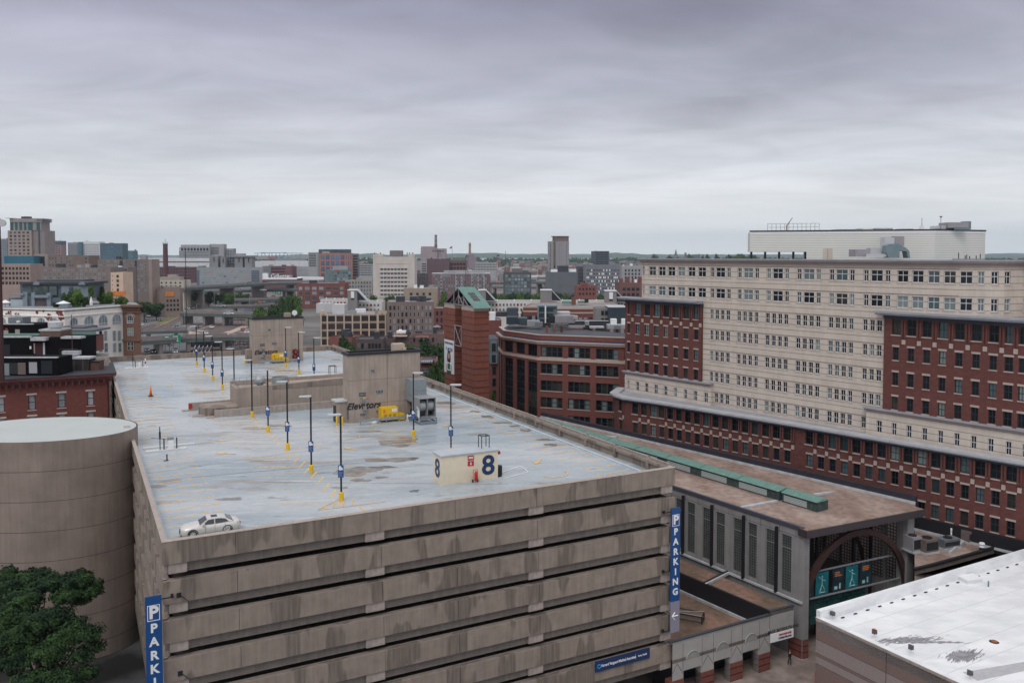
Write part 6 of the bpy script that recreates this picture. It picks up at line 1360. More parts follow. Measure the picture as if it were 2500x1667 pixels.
# --- factory
bldg('brick_factory', 'long dark red brick factory wall in front of the white hall at left', 'factory', None, 372, 475, 652, 1400, C_PUR, th=0, depth=30, right=[(20, 4, 1.6, 2.2, 2.4, 5, 1, 1)], units=4)
bldg('brick_factory', 'red brick factory block with window rows above the white factory sign', 'factory', None, 640, 712, 650, 1300, cm((.21, .10, .11)), th=0, depth=30, right=[(12, 4, 2.4, 2.0, 3, 4.6, (1, -10), 2)], units=4)
B, Lr, Ll, zt = bldg('factory_hall', 'low factory hall with dark red wall, pale roof and white roof lettering', 'factory', None, 640, 725, 680, 1120, cm((.17, .085, .09)), th=0, depth=30, para=0, roofm=WHITE)
sub(B, 'white_fascia', 0, Lr, -.5, -.01, zt - 1.4, zt + .2, WHITE)
text('Gillette', 8.2, WHITE, B, (24, -.6, zt + 3.0), bold=.12, ext=.2)
boxes('roof_huts', 'white huts and pipes on the factory roof right of the lettering', 'huts', [('hut', WHITE, 726, 790, 676, 683, 1150, 10), ('hut_b', C_PGR, 700, 712, 672, 680, 1160, 6), ('hut_c', WHITE, 641, 652, 667, 680, 1140, 6)])
# --- left skyline
B, Lr, Ll, zt = bldg('office_tower', 'tall tan office tower with a green glass crown on the left skyline', 'tower', None, 18.5, 79, 563, 1250, cm((.40, .31, .27)), th=-2, depth=30, right=[(5, 7, 3.6, 2.9, 1.6, 5.2, (1.5, -2), 2)], para=0, wmats=[wset(DARK, TGL), wset(DARK, DGL)])
sub(B, 'crown', 2.5, Lr + 14, 2, 24, zt + .1, zt + 12.6, cm((.33, .28, .27))); sub(B, 'top_storey', 3, Lr + 16, 1, 26, zt + 12.61, zt + 18, cm((.34, .31, .31)))
for i, (a, w) in enumerate(((3.5, 4), (10.5, 3.5), (17, 4), (24, 3.5), (30, 7), (43, 5))): sub(B, 'green_glass', a, a + w, 1.7, 1.99, zt + .5, zt + 12, cm((.02, .11, .11)))
sub(B, 'roof_slab', -3, 8, -1, 20, zt + 18.01, zt + 18.6, C_PGR); sub(B, 'roof_slab', Lr + 8, Lr + 21, -1, 20, zt + 16.5, zt + 17, C_PGR); sub(B, 'roof_plant', 18, 30, 5, 12, zt + 18.01, zt + 21, DARK)
B2, Lr2, Ll2, zt2 = bldg('office_tower', 'fluted right hand side of the tan office tower', 'tower', None, 79, 110.5, 563, 1252, cm((.31, .26, .25), lines=(0, 2.4, .5, .55)), th=-4, depth=26, para=0)
sub(B2, 'glass_strip', 9, 11.5, -.3, -.01, 0, zt2 + 12, cm((.05, .07, .10)))
for a in ((None, 0, 18, 583, 1700, cm((.24, .27, .32)), 'slim grey blue tower at the left edge behind the tan tower', TGL), (None, 110, 149, 588, 1500, cm((.10, .15, .19)), 'dark glass office behind a pink brick block', DGL), (None, 165, 192, 592, 1650, cm((.33, .33, .37)), 'pale lilac office with a dark top', DGL), (None, 190, 244, 590, 1400, cm((.68, .70, .72)), 'white gridded office slab with a blue left side', DGL), (None, 244, 300, 594, 1350, cm((.10, .16, .20)), 'blue grey glass office with a pale right corner', BGL), (None, 310, 325, 612, 1500, cm((.12, .22, .26)), 'small teal block right of the blue office', TGL)):
    xl, xc, xr, yt, Z, mt, lb, gl_ = a; n_ = max(3, int((xr - xc) / 5.5)); w_ = (xr - xc) * Z / F / n_
    bldg('office_block', lb, 'office building', xl, xc, xr, yt, Z, mt, th=0, depth=20, right=[(n_, 11, w_ * .55, 1.9, 4.5, 3.8, .5, 1, 1)], units=1, wmats=[wset(GF, gl_)])
bldg('pink_block', 'pink brick hotel in front of the dark glass office', 'building', None, 123, 150, 598, 1450, cm((.36, .24, .24)), th=0, depth=16, right=[(6, 5, 1.3, 2, 2, 3.6, 1, 1)])
bldg('blue_side_tower', 'blue glass side wing of the white gridded slab', 'building', None, 189, 200, 591, 1395, cm((.11, .20, .25)), th=0, depth=10)
B, Lr, Ll, zt = bldg('teal_hall', 'flat blue teal screen block above a tan office', 'building', None, 10, 83, 625, 820, cm((.03, .15, .22)), th=-2, depth=20)
bldg('tan_office', 'tan office with triple windows and salmon bands', 'building', None, 0, 74, 644, 800, cm((.40, .30, .26)), th=-3, depth=20, right=[(8, 4, 2.2, 2.6, 3.2, 4.6, .8, 1, 1)], units=0, bandm=(cm((.45, .27, .22)), 2.2, 4.6, 4, .5))
bldg('tan_gabled_block', 'tan block with a large gridded window', 'building', None, 83, 118, 620, 830, cm((.36, .29, .27)), th=-2, depth=20, right=[(1, 1, 8.5, 9, 2.5, 8, 3, 6, 6)])
B, Lr, Ll, zt = bldg('brown_apartments', 'brown apartment slab with balconies', 'apartments', None, 116, 217, 623.5, 760, cm((.23, .165, .14)), th=-4, depth=18, right=[(9, 5, 1.9, 1.8, 1.8, 3.1, (1, 25), 2), (1, 5, 3, 1.8, 1.8, 3.1, (34.5, 37.5), 2)], wmats=[wset(WFR, DGL), wset(GF, DGL)])
bldg('grey_apartments', 'long grey brown apartment slab with white stair strip', 'apartments', None, 102, 270, 653, 560, C_SLAB, th=-5, depth=16, right=[(14, 6, 1.5, 1.3, 1.2, 2.55, (1, -3), 2)], wmats=[wset(GF, DGL), wset(WFR, DGL)], units=4)
B, Lr, Ll, zt = bldg('grey_apartments', 'tall grey brown apartment slab with dark vertical recesses', 'apartments', None, 238, 363, 633, 640, C_SLAB, th=-4, depth=16, right=[(13, 9, 1.6, 1.1, 1.2, 2.75, 1, 2)], wmats=[wset(GF, DGL), wset(WFR, DGL)], units=3)
sub(B, 'recess', 17.5, 20, -.2, -.01, 0, zt - 1, cm((.05, .055, .07))); sub(B, 'recess', 29.5, 31, -.2, -.01, 0, zt - 1, cm((.05, .055, .07))); sub(B, 'end_face', Lr, Lr + 2.6, 0, 12, 0, zt, cm((.36, .28, .25)))
bldg('grey_apartments', 'lower grey apartment block behind the cream one', 'apartments', None, 268, 312, 652, 600, cm((.25, .21, .20)), th=-4, depth=12, right=[(7, 7, 1.2, 1.2, 1.3, 2.7, .6)], units=1)
CBK = bldg('cream_block', 'bright cream narrow block between the grey apartment slabs', 'building', None, 270, 300, 665, 520, cm((.62, .47, .36)), th=-4, depth=12, right=[(1, 4, 1.4, 1.6, 1.6, 2.8, (3, 6)), (1, 4, .5, .6, 1.9, 2.8, (.3, 2))], units=0); sub(CBK[0], 'orange_net', -.5, 9.6, -.9, -.4, 22.3, 25, cm((.60, .20, .05), n=(2, .6)))
t, H = chimney('brick_chimney', 'tall dark red tapered brick chimney with antennas at the top', 403.5, 595, None, 1200, 3.2, ((.28, .31, C_RBR), (.985, 1.0, DARK)), cm((.13, .05, .055)))
m = MB()
for a in range(5): m.tube((-3.5 + 1.7 * a, 0, H), (-3.5 + 1.7 * a, 0, H + 2.5), .2, 4)
m.tube((0, 0, H), (0, 0, H + 7), .25, 4); m.build('antennas', DARK, t)
B, Lr, Ll, zt = bldg('cream_house', 'small cream building with a stepped pale roof', 'building', None, 386, 448, 684, 720, cm((.50, .45, .38)), th=0, depth=16, right=[(5, 2, 1.4, 1.4, 1.5, 3, 1)])
sub(B, 'upper_storey', 0, Lr * .8, 3, 12, zt - .3, zt + 2.6, cm((.40, .36, .32))); sub(B, 'hut', Lr * .3, Lr * .62, 4, 10, zt + 2.61, zt + 4.6, cm((.42, .39, .35)))
B, Lr, Ll, zt = bldg('tan_concrete_block', 'blank tan concrete block with orange scaffold netting', 'building', None, 318, 402, 704, 650, cm((.29, .23, .20)), th=-18, depth=20, units=2)
B, Lr, Ll, zt = bldg('tan_concrete_block', 'right wing of the tan concrete block with an orange net and small windows', 'building', None, 402, 439, 701, 635, cm((.31, .24, .21)), th=30, depth=18, right=[(4, 3, 1.4, 1.8, 9.5, 3.4, .6)], units=0)
sub(B, 'orange_net', .1, Lr * .6, -.4, -.05, zt - 7, zt - 3.5, cm((.60, .22, .05), n=(3, .5)))
B, Lr, Ll, zt = bldg('station_house', 'low brown tiled roof house beside the expressway', 'building', None, 462, 502, 732, 770, cm((.19, .13, .12)), th=5, depth=12, para=0)
m = MB(); m.q([(-1, -.5, zt), (Lr + .5, -.5, zt), (Lr + .5, 4, zt + 2.4), (-1, 4, zt + 2.4)]); m.q([(-1, 4, zt + 2.4), (Lr + .5, 4, zt + 2.4), (Lr + .5, 8.5, zt), (-1, 8.5, zt)]); m.build('tiled_roof', cm((.26, .13, .10)), B)
# ================= striped brick tower =================
SBR = mat('orange_red_brick', (.20, .065, .042), .85, (1.2, .16), streak=.12)
SDK = mat('dark_band_brick', (.085, .04, .035), .85, (2, .15)); TMB = mat('grey_truss_timber', (.22, .19, .20), .7, (2, .15))
c = atY(1157, 750, 168); ST2 = thing('striped_tower', 'tall orange brick tower with dark stripes, open timber gable and green metal roof', 'tower', (c.x, 168, 0), GA); zE = 37.3
plan = [(0, 0), (3.3, 0), (3.3, 15.2), (0, 15.2), (0, 9.6), (1.9, 9.6), (1.9, 6.0), (0, 6.0)]
MB().prism(plan, 0, 36.5).build('brick_shaft', SBR, ST2); MB().prism([(x + (-.05 if x < .1 else .05 if x > 3 else 0), y) for x, y in plan], 36.503, zE).build('stone_cap', CONCT, ST2)
m = MB()
for i in range(26):
    z = 35.2 - i * 1.27; h = .34 if i % 3 == 2 else .2
    m.box(-.02, 3.32, -.02, -.003, z - h, z); m.box(-.02, -.003, -.0, 5.99, z - h, z); m.box(-.02, -.003, 9.61, 15.2, z - h, z); m.box(1.88, 1.897, 6.01, 9.59, z - h, z); m.box(0, 1.87, 9.58, 9.597, z - h, z)
m.build('dark_stripes', SDK, ST2)
m = MB(); R0 = 7.6; zr_ = zE + 3.6
def bm(a, b, r=.13): m.tube(a, b, r, 4)
for x in (0, 3.2):
    bm((x, 0, zE + .1), (x, R0, zr_)); bm((x, 15.2, zE + .1), (x, R0, zr_)); bm((x, 0, zE + .1), (x, 15.2, zE + .1)); bm((x, R0, zE), (x, R0, zr_)); bm((x, 10, zE), (x, 10, zE + 2.4)); bm((x, 5, zE), (x, 5, zE + 2.4)); bm((x, 5, zE), (x, R0, zE + 2.2)); bm((x, 10, zE), (x, R0, zE + 2.2)); bm((x, 5, zE + 2.3), (x, R0, zE + .2)); bm((x, 12.5, zE), (x, 10, zE + 1.6)); bm((x, 2.5, zE), (x, 5, zE + 1.6))
bm((0, R0, zr_), (3.2, R0, zr_)); m.build('timber_truss', TMB, ST2)
MB().box(.9, 2.6, 5.4, 13.4, zE, zE + 1.7).build('dark_core', BLACK, ST2)
m = MB(); a = [(-.25, -.7, zE - .15), (3.6, -.7, zE - .15), (3.6, R0, zr_ + .2), (-.25, R0, zr_ + .2)]; m.q(a); m.q([(p[0], p[1], p[2] - .15) for p in a][::-1])
for i in range(4): p, q = a[i], a[(i + 1) % 4]; m.q([p, (p[0], p[1], p[2] - .15), (q[0], q[1], q[2] - .15), q])
for i in range(11): x = -.22 + i * .38; m.tube((x, -.7, zE - .12), (x, R0, zr_ + .23), .035, 4)
m.build('green_roof', COPG, ST2)
m = MB(); b = [(-.0, R0, zr_), (3.3, R0, zr_), (3.3, 15.5, zE), (0, 15.5, zE)]; m.q(b); m.build('rear_roof', ROOFD, ST2)
dz = (zr_ + .35 - zE) / (R0 + .7); f = lambda x, y: (x, y, zE - .1 + dz * (y + .7))
m = MB(); m.q([f(.9, 1.9), f(2.5, 1.9), f(2.5, 5.2), f(.9, 5.2)]); s = m.build('skylight', BLACK, ST2); m = MB()
for i in range(5): m.tube(f(.9 + .4 * i, 1.9), f(.9 + .4 * i, 5.2), .03, 4)
for i in range(4): m.tube(f(.9, 1.9 + 1.1 * i), f(2.5, 1.9 + 1.1 * i), .03, 4)
m.build('glazing_bars', GREYP, s)
m = MB(); x = -.1
for a, b in (((6.0, 33.0), (9.5, 33.0)), ((6.0, 28.8), (9.5, 28.8)), ((6.0, 33.0), (6.0, 28.8)), ((9.5, 33.0), (9.5, 28.8)), ((6.0, 33.0), (9.5, 28.8)), ((9.5, 33.0), (6.0, 28.8))): m.tube((x, *a), (x, *b), .12, 4)
m.build('cross_brace', TMB, ST2)
BBd = thing('billboard', 'white advertising panel showing a woman holding a framed picture on the striped tower', 'billboard', (c.x, 168, 0), GA); z0, z1 = 22.5, 29.6
MB().box(-.14, -.04, 9.9, 15.1, z0, z1).build('panel', cm((.62, .64, .68)), BBd); rb = (math.pi / 2, 0, -math.pi / 2)
zz2 = z0 + (z1 - z0) * .93; text('RCNSATIONAL!', .62, NAVY, BBd, (-.16, 12.5, zz2 - .2), rot=rb, bold=.015, sx=1.05); text('RCN', 1.15, NAVY, BBd, (-.16, 12.0, zz2 - 1.6), rot=rb, bold=.04, shear=.25, sx=1.1)
MB().prism([(-.16, 13.6), (-.15, 13.6), (-.15, 14.1), (-.16, 14.1)], zz2 - 1.6, zz2 - 1.1).build('green_mark', COPG, BBd)
def disc(y, z, ry, rz, x, mt, nm): 
    m = MB(); m.q([(x, y - ry * math.cos(2 * math.pi * i / 20), z + rz * math.sin(2 * math.pi * i / 20)) for i in range(20)]); return m.build(nm, mt, BBd)
SKIN = mat('skin_tone', (.50, .28, .20), .6, None); HAIR = mat('dark_hair', (.03, .015, .015), .7, None)
disc(12.5, z0 + 3.2, .95, 1.7, -.150, HAIR, 'printed_hair'); disc(12.5, z0 + 3.7, .45, .65, -.156, SKIN, 'printed_face'); m = MB(); m.box(-.158, -.15, 11.4, 13.6, z0 + .02, z0 + 2.0); m.build('printed_shirt', cm((.015, .09, .06)), BBd); m = MB(); m.box(-.163, -.159, 11.5, 13.5, z0 + .6, z0 + 2.3); m.build('printed_frame', WHITE, BBd); MB().box(-.168, -.164, 11.75, 13.25, z0 + .8, z0 + 2.1).build('printed_picture', cm((.02, .14, .09)), BBd)
for y in (11.2, 13.8): disc(y, z0 + 1.1, .25, .9, -.154, SKIN, 'printed_arm')
# ================= curved brick office =================
OF = thing_building('brick_office', 'faceted red brick office with stone bands and dark roof plant', 'office building')
BR2 = mat('office_brick', (.165, .060, .050), .85, (1.2, .12)); STB = mat('stone_band', (.42, .34, .30), .7, (1, .08))
pts = [P2(x, y, 33.0) for x, y in ((1217, 780.8), (1228.7, 789.3), (1312.7, 798.9), (1529.5, 805.7))]; e_ = (Vector(pts[3]) - Vector(pts[2])).normalized(); pts[3] = tuple(Vector(pts[3]) + e_ * 3)
OW = [Wall(pts[i], pts[i + 1]) for i in range(3)]; ow = Windows(OF); m = MB(); zr6 = [(27.0, 29.1), (23.55, 25.65), (20.05, 22.15), (16.6, 18.7), (13.1, 15.2), (9.6, 11.7)]
cols = [(1320, 1373), (1387, 1440.5), (1455, 1509.5), (1524, 1532)]; cc = [(wall_s(OW[2], a, 930), wall_s(OW[2], b, 930)) for a, b in cols]
gset = [(BFR, GLS, STB), (BFR, GLS, STB), (BFR, GLB, STB), (BFR, GLH, STB)]
OW[2].face(m, 0, 30.4, [(a, b, cc) for a, b in zr6], .3)
for a, b in zr6:
    for c0, c1 in cc:
        n = 4 if c1 - c0 > 2 else 1; w = (c1 - c0) / n
        for i in range(n): ow.add(OW[2], c0 + w * (i + .5), a, round(w - .03, 2), b - a, rnd.choice(gset), .3, cols=1, rows=2, fr=.12)
strips = {1: [(1232, 1252), (1260, 1281), (1288, 1311)], 0: [(1217.7, 1220.5), (1223, 1226.5)]}
for k_, ss in strips.items():
    W = OW[k_]; s_ = [(wall_s(W, a, 900), wall_s(W, b, 900)) for a, b in ss]; W.face(m, 0, 30.4, [(13.3, 25.8, s_), (27.0, 29.3, s_), (8, 11.7, s_)], .3)
    for a, b in s_:
        for z, h in ((27.0, 2.3), (8, 3.7)): ow.add(W, (a + b) / 2, z, b - a, h, (BFR, GLS, STB), .3, cols=3, rows=1, fr=.1)
        for j in range(4):
            ow.add(W, (a + b) / 2, 13.3 + j * 3.12, b - a, 3.12, rnd.choice([(BFR, GLS, STB), (BFR, GLS, STB), (BFR, GLH, STB)]), .3, cols=3, rows=2, fr=.14)
m.build('wall', BR2, OF); ow.done('window', 100)
ledge(OF, 'stone_cornice', OW, 29.6, 30.0, .35, STB); ledge(OF, 'stone_cornice', OW, 30.003, 30.25, .6, STB, .9); ledge(OF, 'dark_gutter', OW, 30.253, 30.5, .02, NAVY, .8); ledge(OF, 'parapet', OW, 30.503, 31.35, -.12, BR2, .6); ledge(OF, 'parapet_coping', OW, 31.353, 31.5, -.02, STB, .7)
ledge(OF, 'stone_band', OW, 26.25, 26.85, .12, STB, .2); ledge(OF, 'stone_band', OW, 12.0, 12.35, .12, STB, .2); ledge(OF, 'stone_band', OW, 12.4, 12.6, .2, STB, .2)
m = MB()
for a, b in zr6:
    for c0, c1 in cc: OW[2].bar(m, c0 - .1, c1 + .1, a - .16, a - .003, 0, .1)
m.build('sills', STB, OF)
fo = offpath(OW, -.4); MB().prism(fo + [(fo[-1][0], fo[-1][1] + 20), (fo[0][0] + 2, fo[0][1] + 18)], 29.9, 30.5).build('roof', ROOFD, OF)
boxes('low_screen', 'long low dark screen wall on the brick office roof', 'roof screen', [('screen', cm((.05, .055, .065)), 1404, 1486, 784, 799, 199, .6), ('capping', FLASH, 1404, 1486, 783, 784, 198.9, .8), ('left_screen', cm((.03, .035, .04)), 1322, 1404, 789, 801, 200, 1), ('duct_run', GALV, 1385, 1430, 795, 801, 194, 1.2), ('pipe_rack', cm((.12, .13, .14), n=(2, .6)), 1345, 1388, 791, 800, 193, 1.4), ('white_sheet', FLASH, 1440, 1475, 797, 801, 192, 2)])
for i, px in enumerate((1335, 1353, 1371)): a = atY(px, 790, 187.6); MB().box(a.x - .3, a.x + .3, 187.2, 187.7, 30.3, 31.9).build('roof_post', C_RB2 if i < 2 else SDK, OF)
boxes('plant_screen', 'dark slate roof screen box at the left of the brick office roof', 'roof box', [('box', cm((.035, .05, .065)), 1236, 1264, 775, 792, 196, 6), ('right_box', cm((.06, .09, .11)), 1264, 1288, 777, 793, 197, 5)])
CT = boxes('cooling_tower', 'tall teal grey cooling frame with a white pipe on the brick office roof', 'cooling tower', [('tank', cm((.035, .05, .06), lines=(2, 1.4, .25, 4)), 1314, 1350, 748, 792, 206, 5), ('side', cm((.15, .20, .22)), 1348, 1360, 747, 772, 206.4, 5), ('left_frame', TEALG, 1312, 1316, 749, 788, 205.5, 1), ('white_pipe', WHITE, 1330, 1333.5, 747, 793, 205, .5), ('top_tray', TEALG, 1313, 1361, 746, 749, 205.8, 5.5)])
boxes('roof_unit', 'long pinkish brown air handling unit on the brick office roof', 'roof unit', [('unit', PINKG, 1355, 1404, 771, 789, 203, 3), ('dark_bay', DARK, 1341, 1356, 772, 787, 203.2, 3), ('hood', cm((.45, .43, .43)), 1400, 1411, 772, 779, 202.6, 3), ('top', cm((.5, .5, .52)), 1360, 1392, 762, 770, 209, 4)])
boxes('silver_duct', 'rounded silver duct beside the slate roof screen', 'duct', [('duct', GALV, 1287, 1318, 783, 796, 195, 2.5), ('duct_end', cm((.2, .21, .23)), 1306, 1325, 787, 798, 194.5, 2)])
boxes('silver_hoods', 'white hooded fans at the right of the brick office roof', 'fans', [('hood', WHITE, 1492, 1506, 779, 793, 192, 2), ('hood_right', WHITE, 1519, 1530, 779, 793, 192, 2), ('box', cm((.40, .41, .42)), 1484, 1530, 793, 803, 191, 3), ('drum', TEALG, 1500, 1516, 795, 803, 190.6, 1)])
p = atY(1433, 793, 194); t = thing('roof_fan', 'silver mushroom fan in the middle of the brick office roof', 'fan', (p.x, 194, 30.5)); MB().lathe((0, 0, 0), [(.9, 0), (.9, .5), (.45, .6), (.45, 1.0)], 12).build('base', DARK, t); MB().lathe((0, 0, 1.0), [(.5, 0), (.55, .9), (.2, 1.1)], 14).build('cap', GALV, t)
# buildings behind it
bldg('brick_terrace', 'long red brick building with pale stone bands behind the office roof plant', 'building', None, 1277, 1345, 748, 285, BR2, th=-8, depth=20, right=[(7, 2, 1.0, 2.2, 3.2, 4, .8)], corn=STB, roofm=cm((.28, .25, .24)), bandm=(STB, 1.4, 2.0, 1, .5), wmats=[wset(GF, PGL), wset(BFR, DGL)])
bldg('brick_terrace', 'right part of the long banded brick building with a wide pale roof', 'building', None, 1340, 1532, 752, 280, BR2, th=3, depth=30, right=[(14, 2, 1.0, 2.2, 3.2, 4, .8)], corn=STB, roofm=cm((.28, .25, .24)), bandm=(STB, 1.4, 2.0, 1, .5), wmats=[wset(GF, PGL), wset(BFR, DGL)])
boxes('slate_block', 'plain dark slate wall block beside the stone office block', 'building', [('wall', cm((.045, .065, .085)), 1486, 1532, 751, 800, 245, 10), ('lower_wall', cm((.09, .10, .115)), 1405, 1486, 786, 800, 240, 10), ('capping', FLASH, 1486, 1532, 749.5, 751, 244.8, 10)])
bldg('grey_house', 'small grey house front with black windows left of the slate block', 'building', None, 1455, 1486, 752, 248, cm((.27, .26, .26)), th=0, depth=8, right=[(2, 2, .8, 1.3, .8, 2.2, (1.4, 3.6))])
boxes('dark_wedge', 'dark slate wedge shaped roof box left of the office roof plant', 'roof box', [('wedge', cm((.06, .08, .10)), 1238, 1265, 753, 776, 240, 6), ('low_roof', ROOFD, 1211, 1238, 762, 773, 242, 6)])
boxes('green_tanks', 'green roof tanks and a brick chimney on the pale terrace roof', 'tanks', [('green_box', cm((.15, .28, .25)), 1373, 1400, 736, 742, 300, 3), ('green_box_right', cm((.15, .28, .25)), 1412, 1430, 735, 740, 302, 3), ('brick_stack', C_RBR, 1396, 1406, 726, 744, 299, 2), ('dark_vent', DARK, 1428, 1437, 729, 739, 301, 2)])
B, Lr, Ll, zt = bldg('dormer_house', 'narrow red brick house with dark dormer windows beside the striped tower', 'house', None, 1190, 1217, 828, 205, C_RBR, th=6, depth=10, right=[(1, 3, .9, 1.9, 6.8, 2.9, (.9, 2.4), 1, 2)], para=0, roofm=ROOFD)
sub(B, 'slate_roof', -.1, Lr + .1, -.12, -.01, zt - 6, zt + .1, cm((.16, .17, .20))); sub(B, 'dormer', .8, 2.2, -.6, -.13, zt - 3.3, zt - .5, TEALG); sub(B, 'dormer', .7, 2.4, -.6, -.13, zt - 6.0, zt - 3.4, TEALG); sub(B, 'dormer_glass', 1.0, 2.0, -.64, -.605, zt - 3.0, zt - 1, BFR); sub(B, 'dormer_glass', 1.0, 2.0, -.64, -.605, zt - 5.7, zt - 3.8, BFR)
bldg('brick_house', 'plain red brick gable wall between the striped tower and the brick office', 'house', None, 1189, 1224, 782, 300, C_RBR, th=3, depth=12, units=2)
for i, (x0, x1, yt, Z, col, lb) in enumerate(((803, 858, 822, 330, C_RB2, 'low red brick party wall with a dark roof in front of the tan loft building'), (868, 934, 828, 305, cm((.11, .08, .08)), 'dark brick rowhouse with arched windows left of the white roof deck'), (934, 968, 826, 320, cm((.17, .10, .10)), 'purple brick rowhouse below the white roof deck'), (966, 1004, 823, 318, cm((.15, .085, .085)), 'dark purple rowhouse right of the white roof deck'), (1003, 1083, 815, 345, cm((.22, .13, .12)), 'brick rowhouse with railed roof deck beside the striped tower'), (1024, 1066, 884, 215, C_RBR, 'brick rowhouse top with grey railed deck behind the cooling unit'))):
    bldg('rowhouse', lb, 'house', None, x0, x1, yt, Z, col, th=(-14 if i == 0 else 4), depth=12, right=[(max(2, int((x1 - x0) / 9)), 3, .85, 1.7, 1.6, 3.1, .6)] if i else None, roofm=ROOFD, units=(0 if i == 5 else 2), uc=ROOFD, wmats=[wset(BFR, DGL), wset(GF, DGL)])
def deckrail(px0, px1, yt, yb, Z, label, mt):
    a = atY(px0, yt, Z); b = atY(px1, yb, Z); t = thing('roof_deck', label, 'roof deck', (a.x, Z, 0)); w = b.x - a.x; m = MB()
    for i in range(int(w / .5) + 1): m.box(i * .5, i * .5 + .1, 0, .08, b.z, a.z)
    for z in (b.z, a.z): m.box(0, w, -.02, .1, z - .08, z)
    m.box(0, w, 0, 4, b.z - .3, b.z - .1); m.build('railing', mt, t)
deckrail(958, 992, 812, 820, 316, 'white roof deck with tan fence on the rowhouses', cm((.52, .38, .30))); deckrail(1014, 1045, 813, 822, 340, 'reddish railed roof deck beside the striped tower', cm((.30, .17, .15))); deckrail(1026, 1054, 873, 883, 214, 'grey railed roof deck behind the cooling unit', GREYP)
boxes('deck_hut', 'pale roof hut on the white rowhouse deck', 'hut', [('hut', WHITE, 968, 990, 808, 814, 320, 3), ('cap', WHITE, 973, 980, 805, 808, 321, 2)])
p = atY(1067, 795, 330); t = thing('roof_umbrella', 'grey open parasol on a roof terrace beside the striped tower', 'parasol', (p.x, 330, p.z - 2.4)); MB().tube((0, 0, 0), (0, 0, 2.2), .06, 5).build('pole', DARK, t); MB().lathe((0, 0, 1.9), [(1.7, 0), (.9, .45), (.05, .8)], 10).build('canopy', cm((.22, .25, .27)), t)
# ================= brick hotel at the left =================
HT = thing_building('brick_hotel', 'dark red brick hotel with heavy cornice in front of the garage at the left', 'hotel')
hc = atY(266, 912, 150); u = Vector((math.cos(GA), math.sin(GA))); v = Vector((-u.y, u.x)); hC = Vector((hc.x, 150)); hL = hC - u * 32; HW = Wall(tuple(hL), tuple(hC)); zc = 26.6
hw = Windows(HT); m = MB(); cols = [(-8, 10), (69, 86), (141, 159), (213, 229)]; hb = []
cs = [(wall_s(HW, a, 970), wall_s(HW, b, 970)) for a, b in cols]; cs = [c for c in cs if c[0] > 0]
for k in range(6):
    z = 21.0 - k * 3.72; hb.append((z, z + 2.6, cs))
    for a, b in cs: hw.add(HW, (a + b) / 2, z, b - a, 2.6, (BFR, GLC, STONEP), .25, cols=1, rows=2, fr=.1, tfrac=.5, stone=dict(lint=.3, sill=.12, side=.25))
HW.face(m, 0, 25.6, hb, .25); m.prism([tuple(hC), tuple(hC + v * 16), tuple(hC + v * 16 - u * .3), tuple(hC - u * .3)], 0, 25.6); m.build('brick_wall', BRICKD, HT); hw.done()
cd1 = mat('oxblood_cornice', (.12, .03, .03), .6, (2, .15)); m = MB()
for (z0, z1, o) in ((25.2, 25.7, .25), (25.703, 26.2, .7), (26.203, 26.6, 1.15)):
    p = [hL - v * o, hC + u * o - v * o, hC + u * o + v * 16, hC - u * .5 + v * 16, hC - u * .5 + v * .5, hL + v * .5]; MB().prism([tuple(a) for a in p], z0, z1).build('cornice', cd1, HT)
bkM = MB().box(0, .35, -.66, -.26, 25.0, 25.69).mesh('cornice_bracket', [cd1])
for i in range(32): link('cornice_bracket', bkM, HT, HW.P(i * 1.0, 0), HW.ang)
p = [hL - v * 1.2, hC + u * 1.2 - v * 1.2, hC + u * 1.2 + v * 16, hL + v * 16]; MB().prism([tuple(a) for a in p], 26.603, 26.75).build('roof', cm((.045, .045, .055)), HT)
TAR = cm((.007, .0065, .008), .95, n=(1.5, .3), spec=.1); SIL = mat('silver_paint', (.45, .46, .47), .35, (2, .2))
def hbox(name, label, cat, parts): return boxes(name, label, cat, parts)
hbox('roof_shed', 'black felt covered roof shed with small windows at the front of the hotel roof', 'roof shed', [('shed', TAR, -10, 140, 874, 917, 146, 5), ('silver_edge', SIL, -10, 139, 871.5, 874.3, 145.8, .6), ('pale_window', cm((.25, .30, .32)), 1, 22, 887, 916, 145.9, .05), ('grey_window', cm((.42, .43, .45)), 71, 90, 884, 911, 145.9, .05), ('louver', cm((.33, .24, .22), lines=(2, .35, .12, .1)), 44, 62, 885, 914, 145.9, .05), ('door', cm((.015, .022, .028)), 101, 127, 881, 912, 145.9, .05), ('frame', DARK, 23, 43, 886, 913, 145.92, .05)])
hbox('roof_shed', 'taller black felt covered shed behind with a dark red door', 'roof shed', [('shed', TAR, -10, 197, 824, 894, 162, 6), ('silver_edge', SIL, -10, 74, 820.5, 824.3, 161.7, .6), ('silver_slope', SIL, 148, 196, 822, 827, 161.6, 2), ('door', cm((.06, .02, .025)), 87, 106, 838, 866, 161.9, .05), ('door_jamb', cm((.5, .5, .52)), 105.3, 109, 836.5, 866, 161.85, .1), ('door_post', cm((.4, .28, .22)), 82.5, 85, 838, 863, 161.85, .1), ('canopy', SIL, 74, 111, 824, 832, 160.9, 1.5), ('plate', WHITE, 72, 76, 845, 852, 161.9, .05), ('dark_window', cm((.02, .02, .028)), 5, 24, 841, 868, 161.9, .05)])
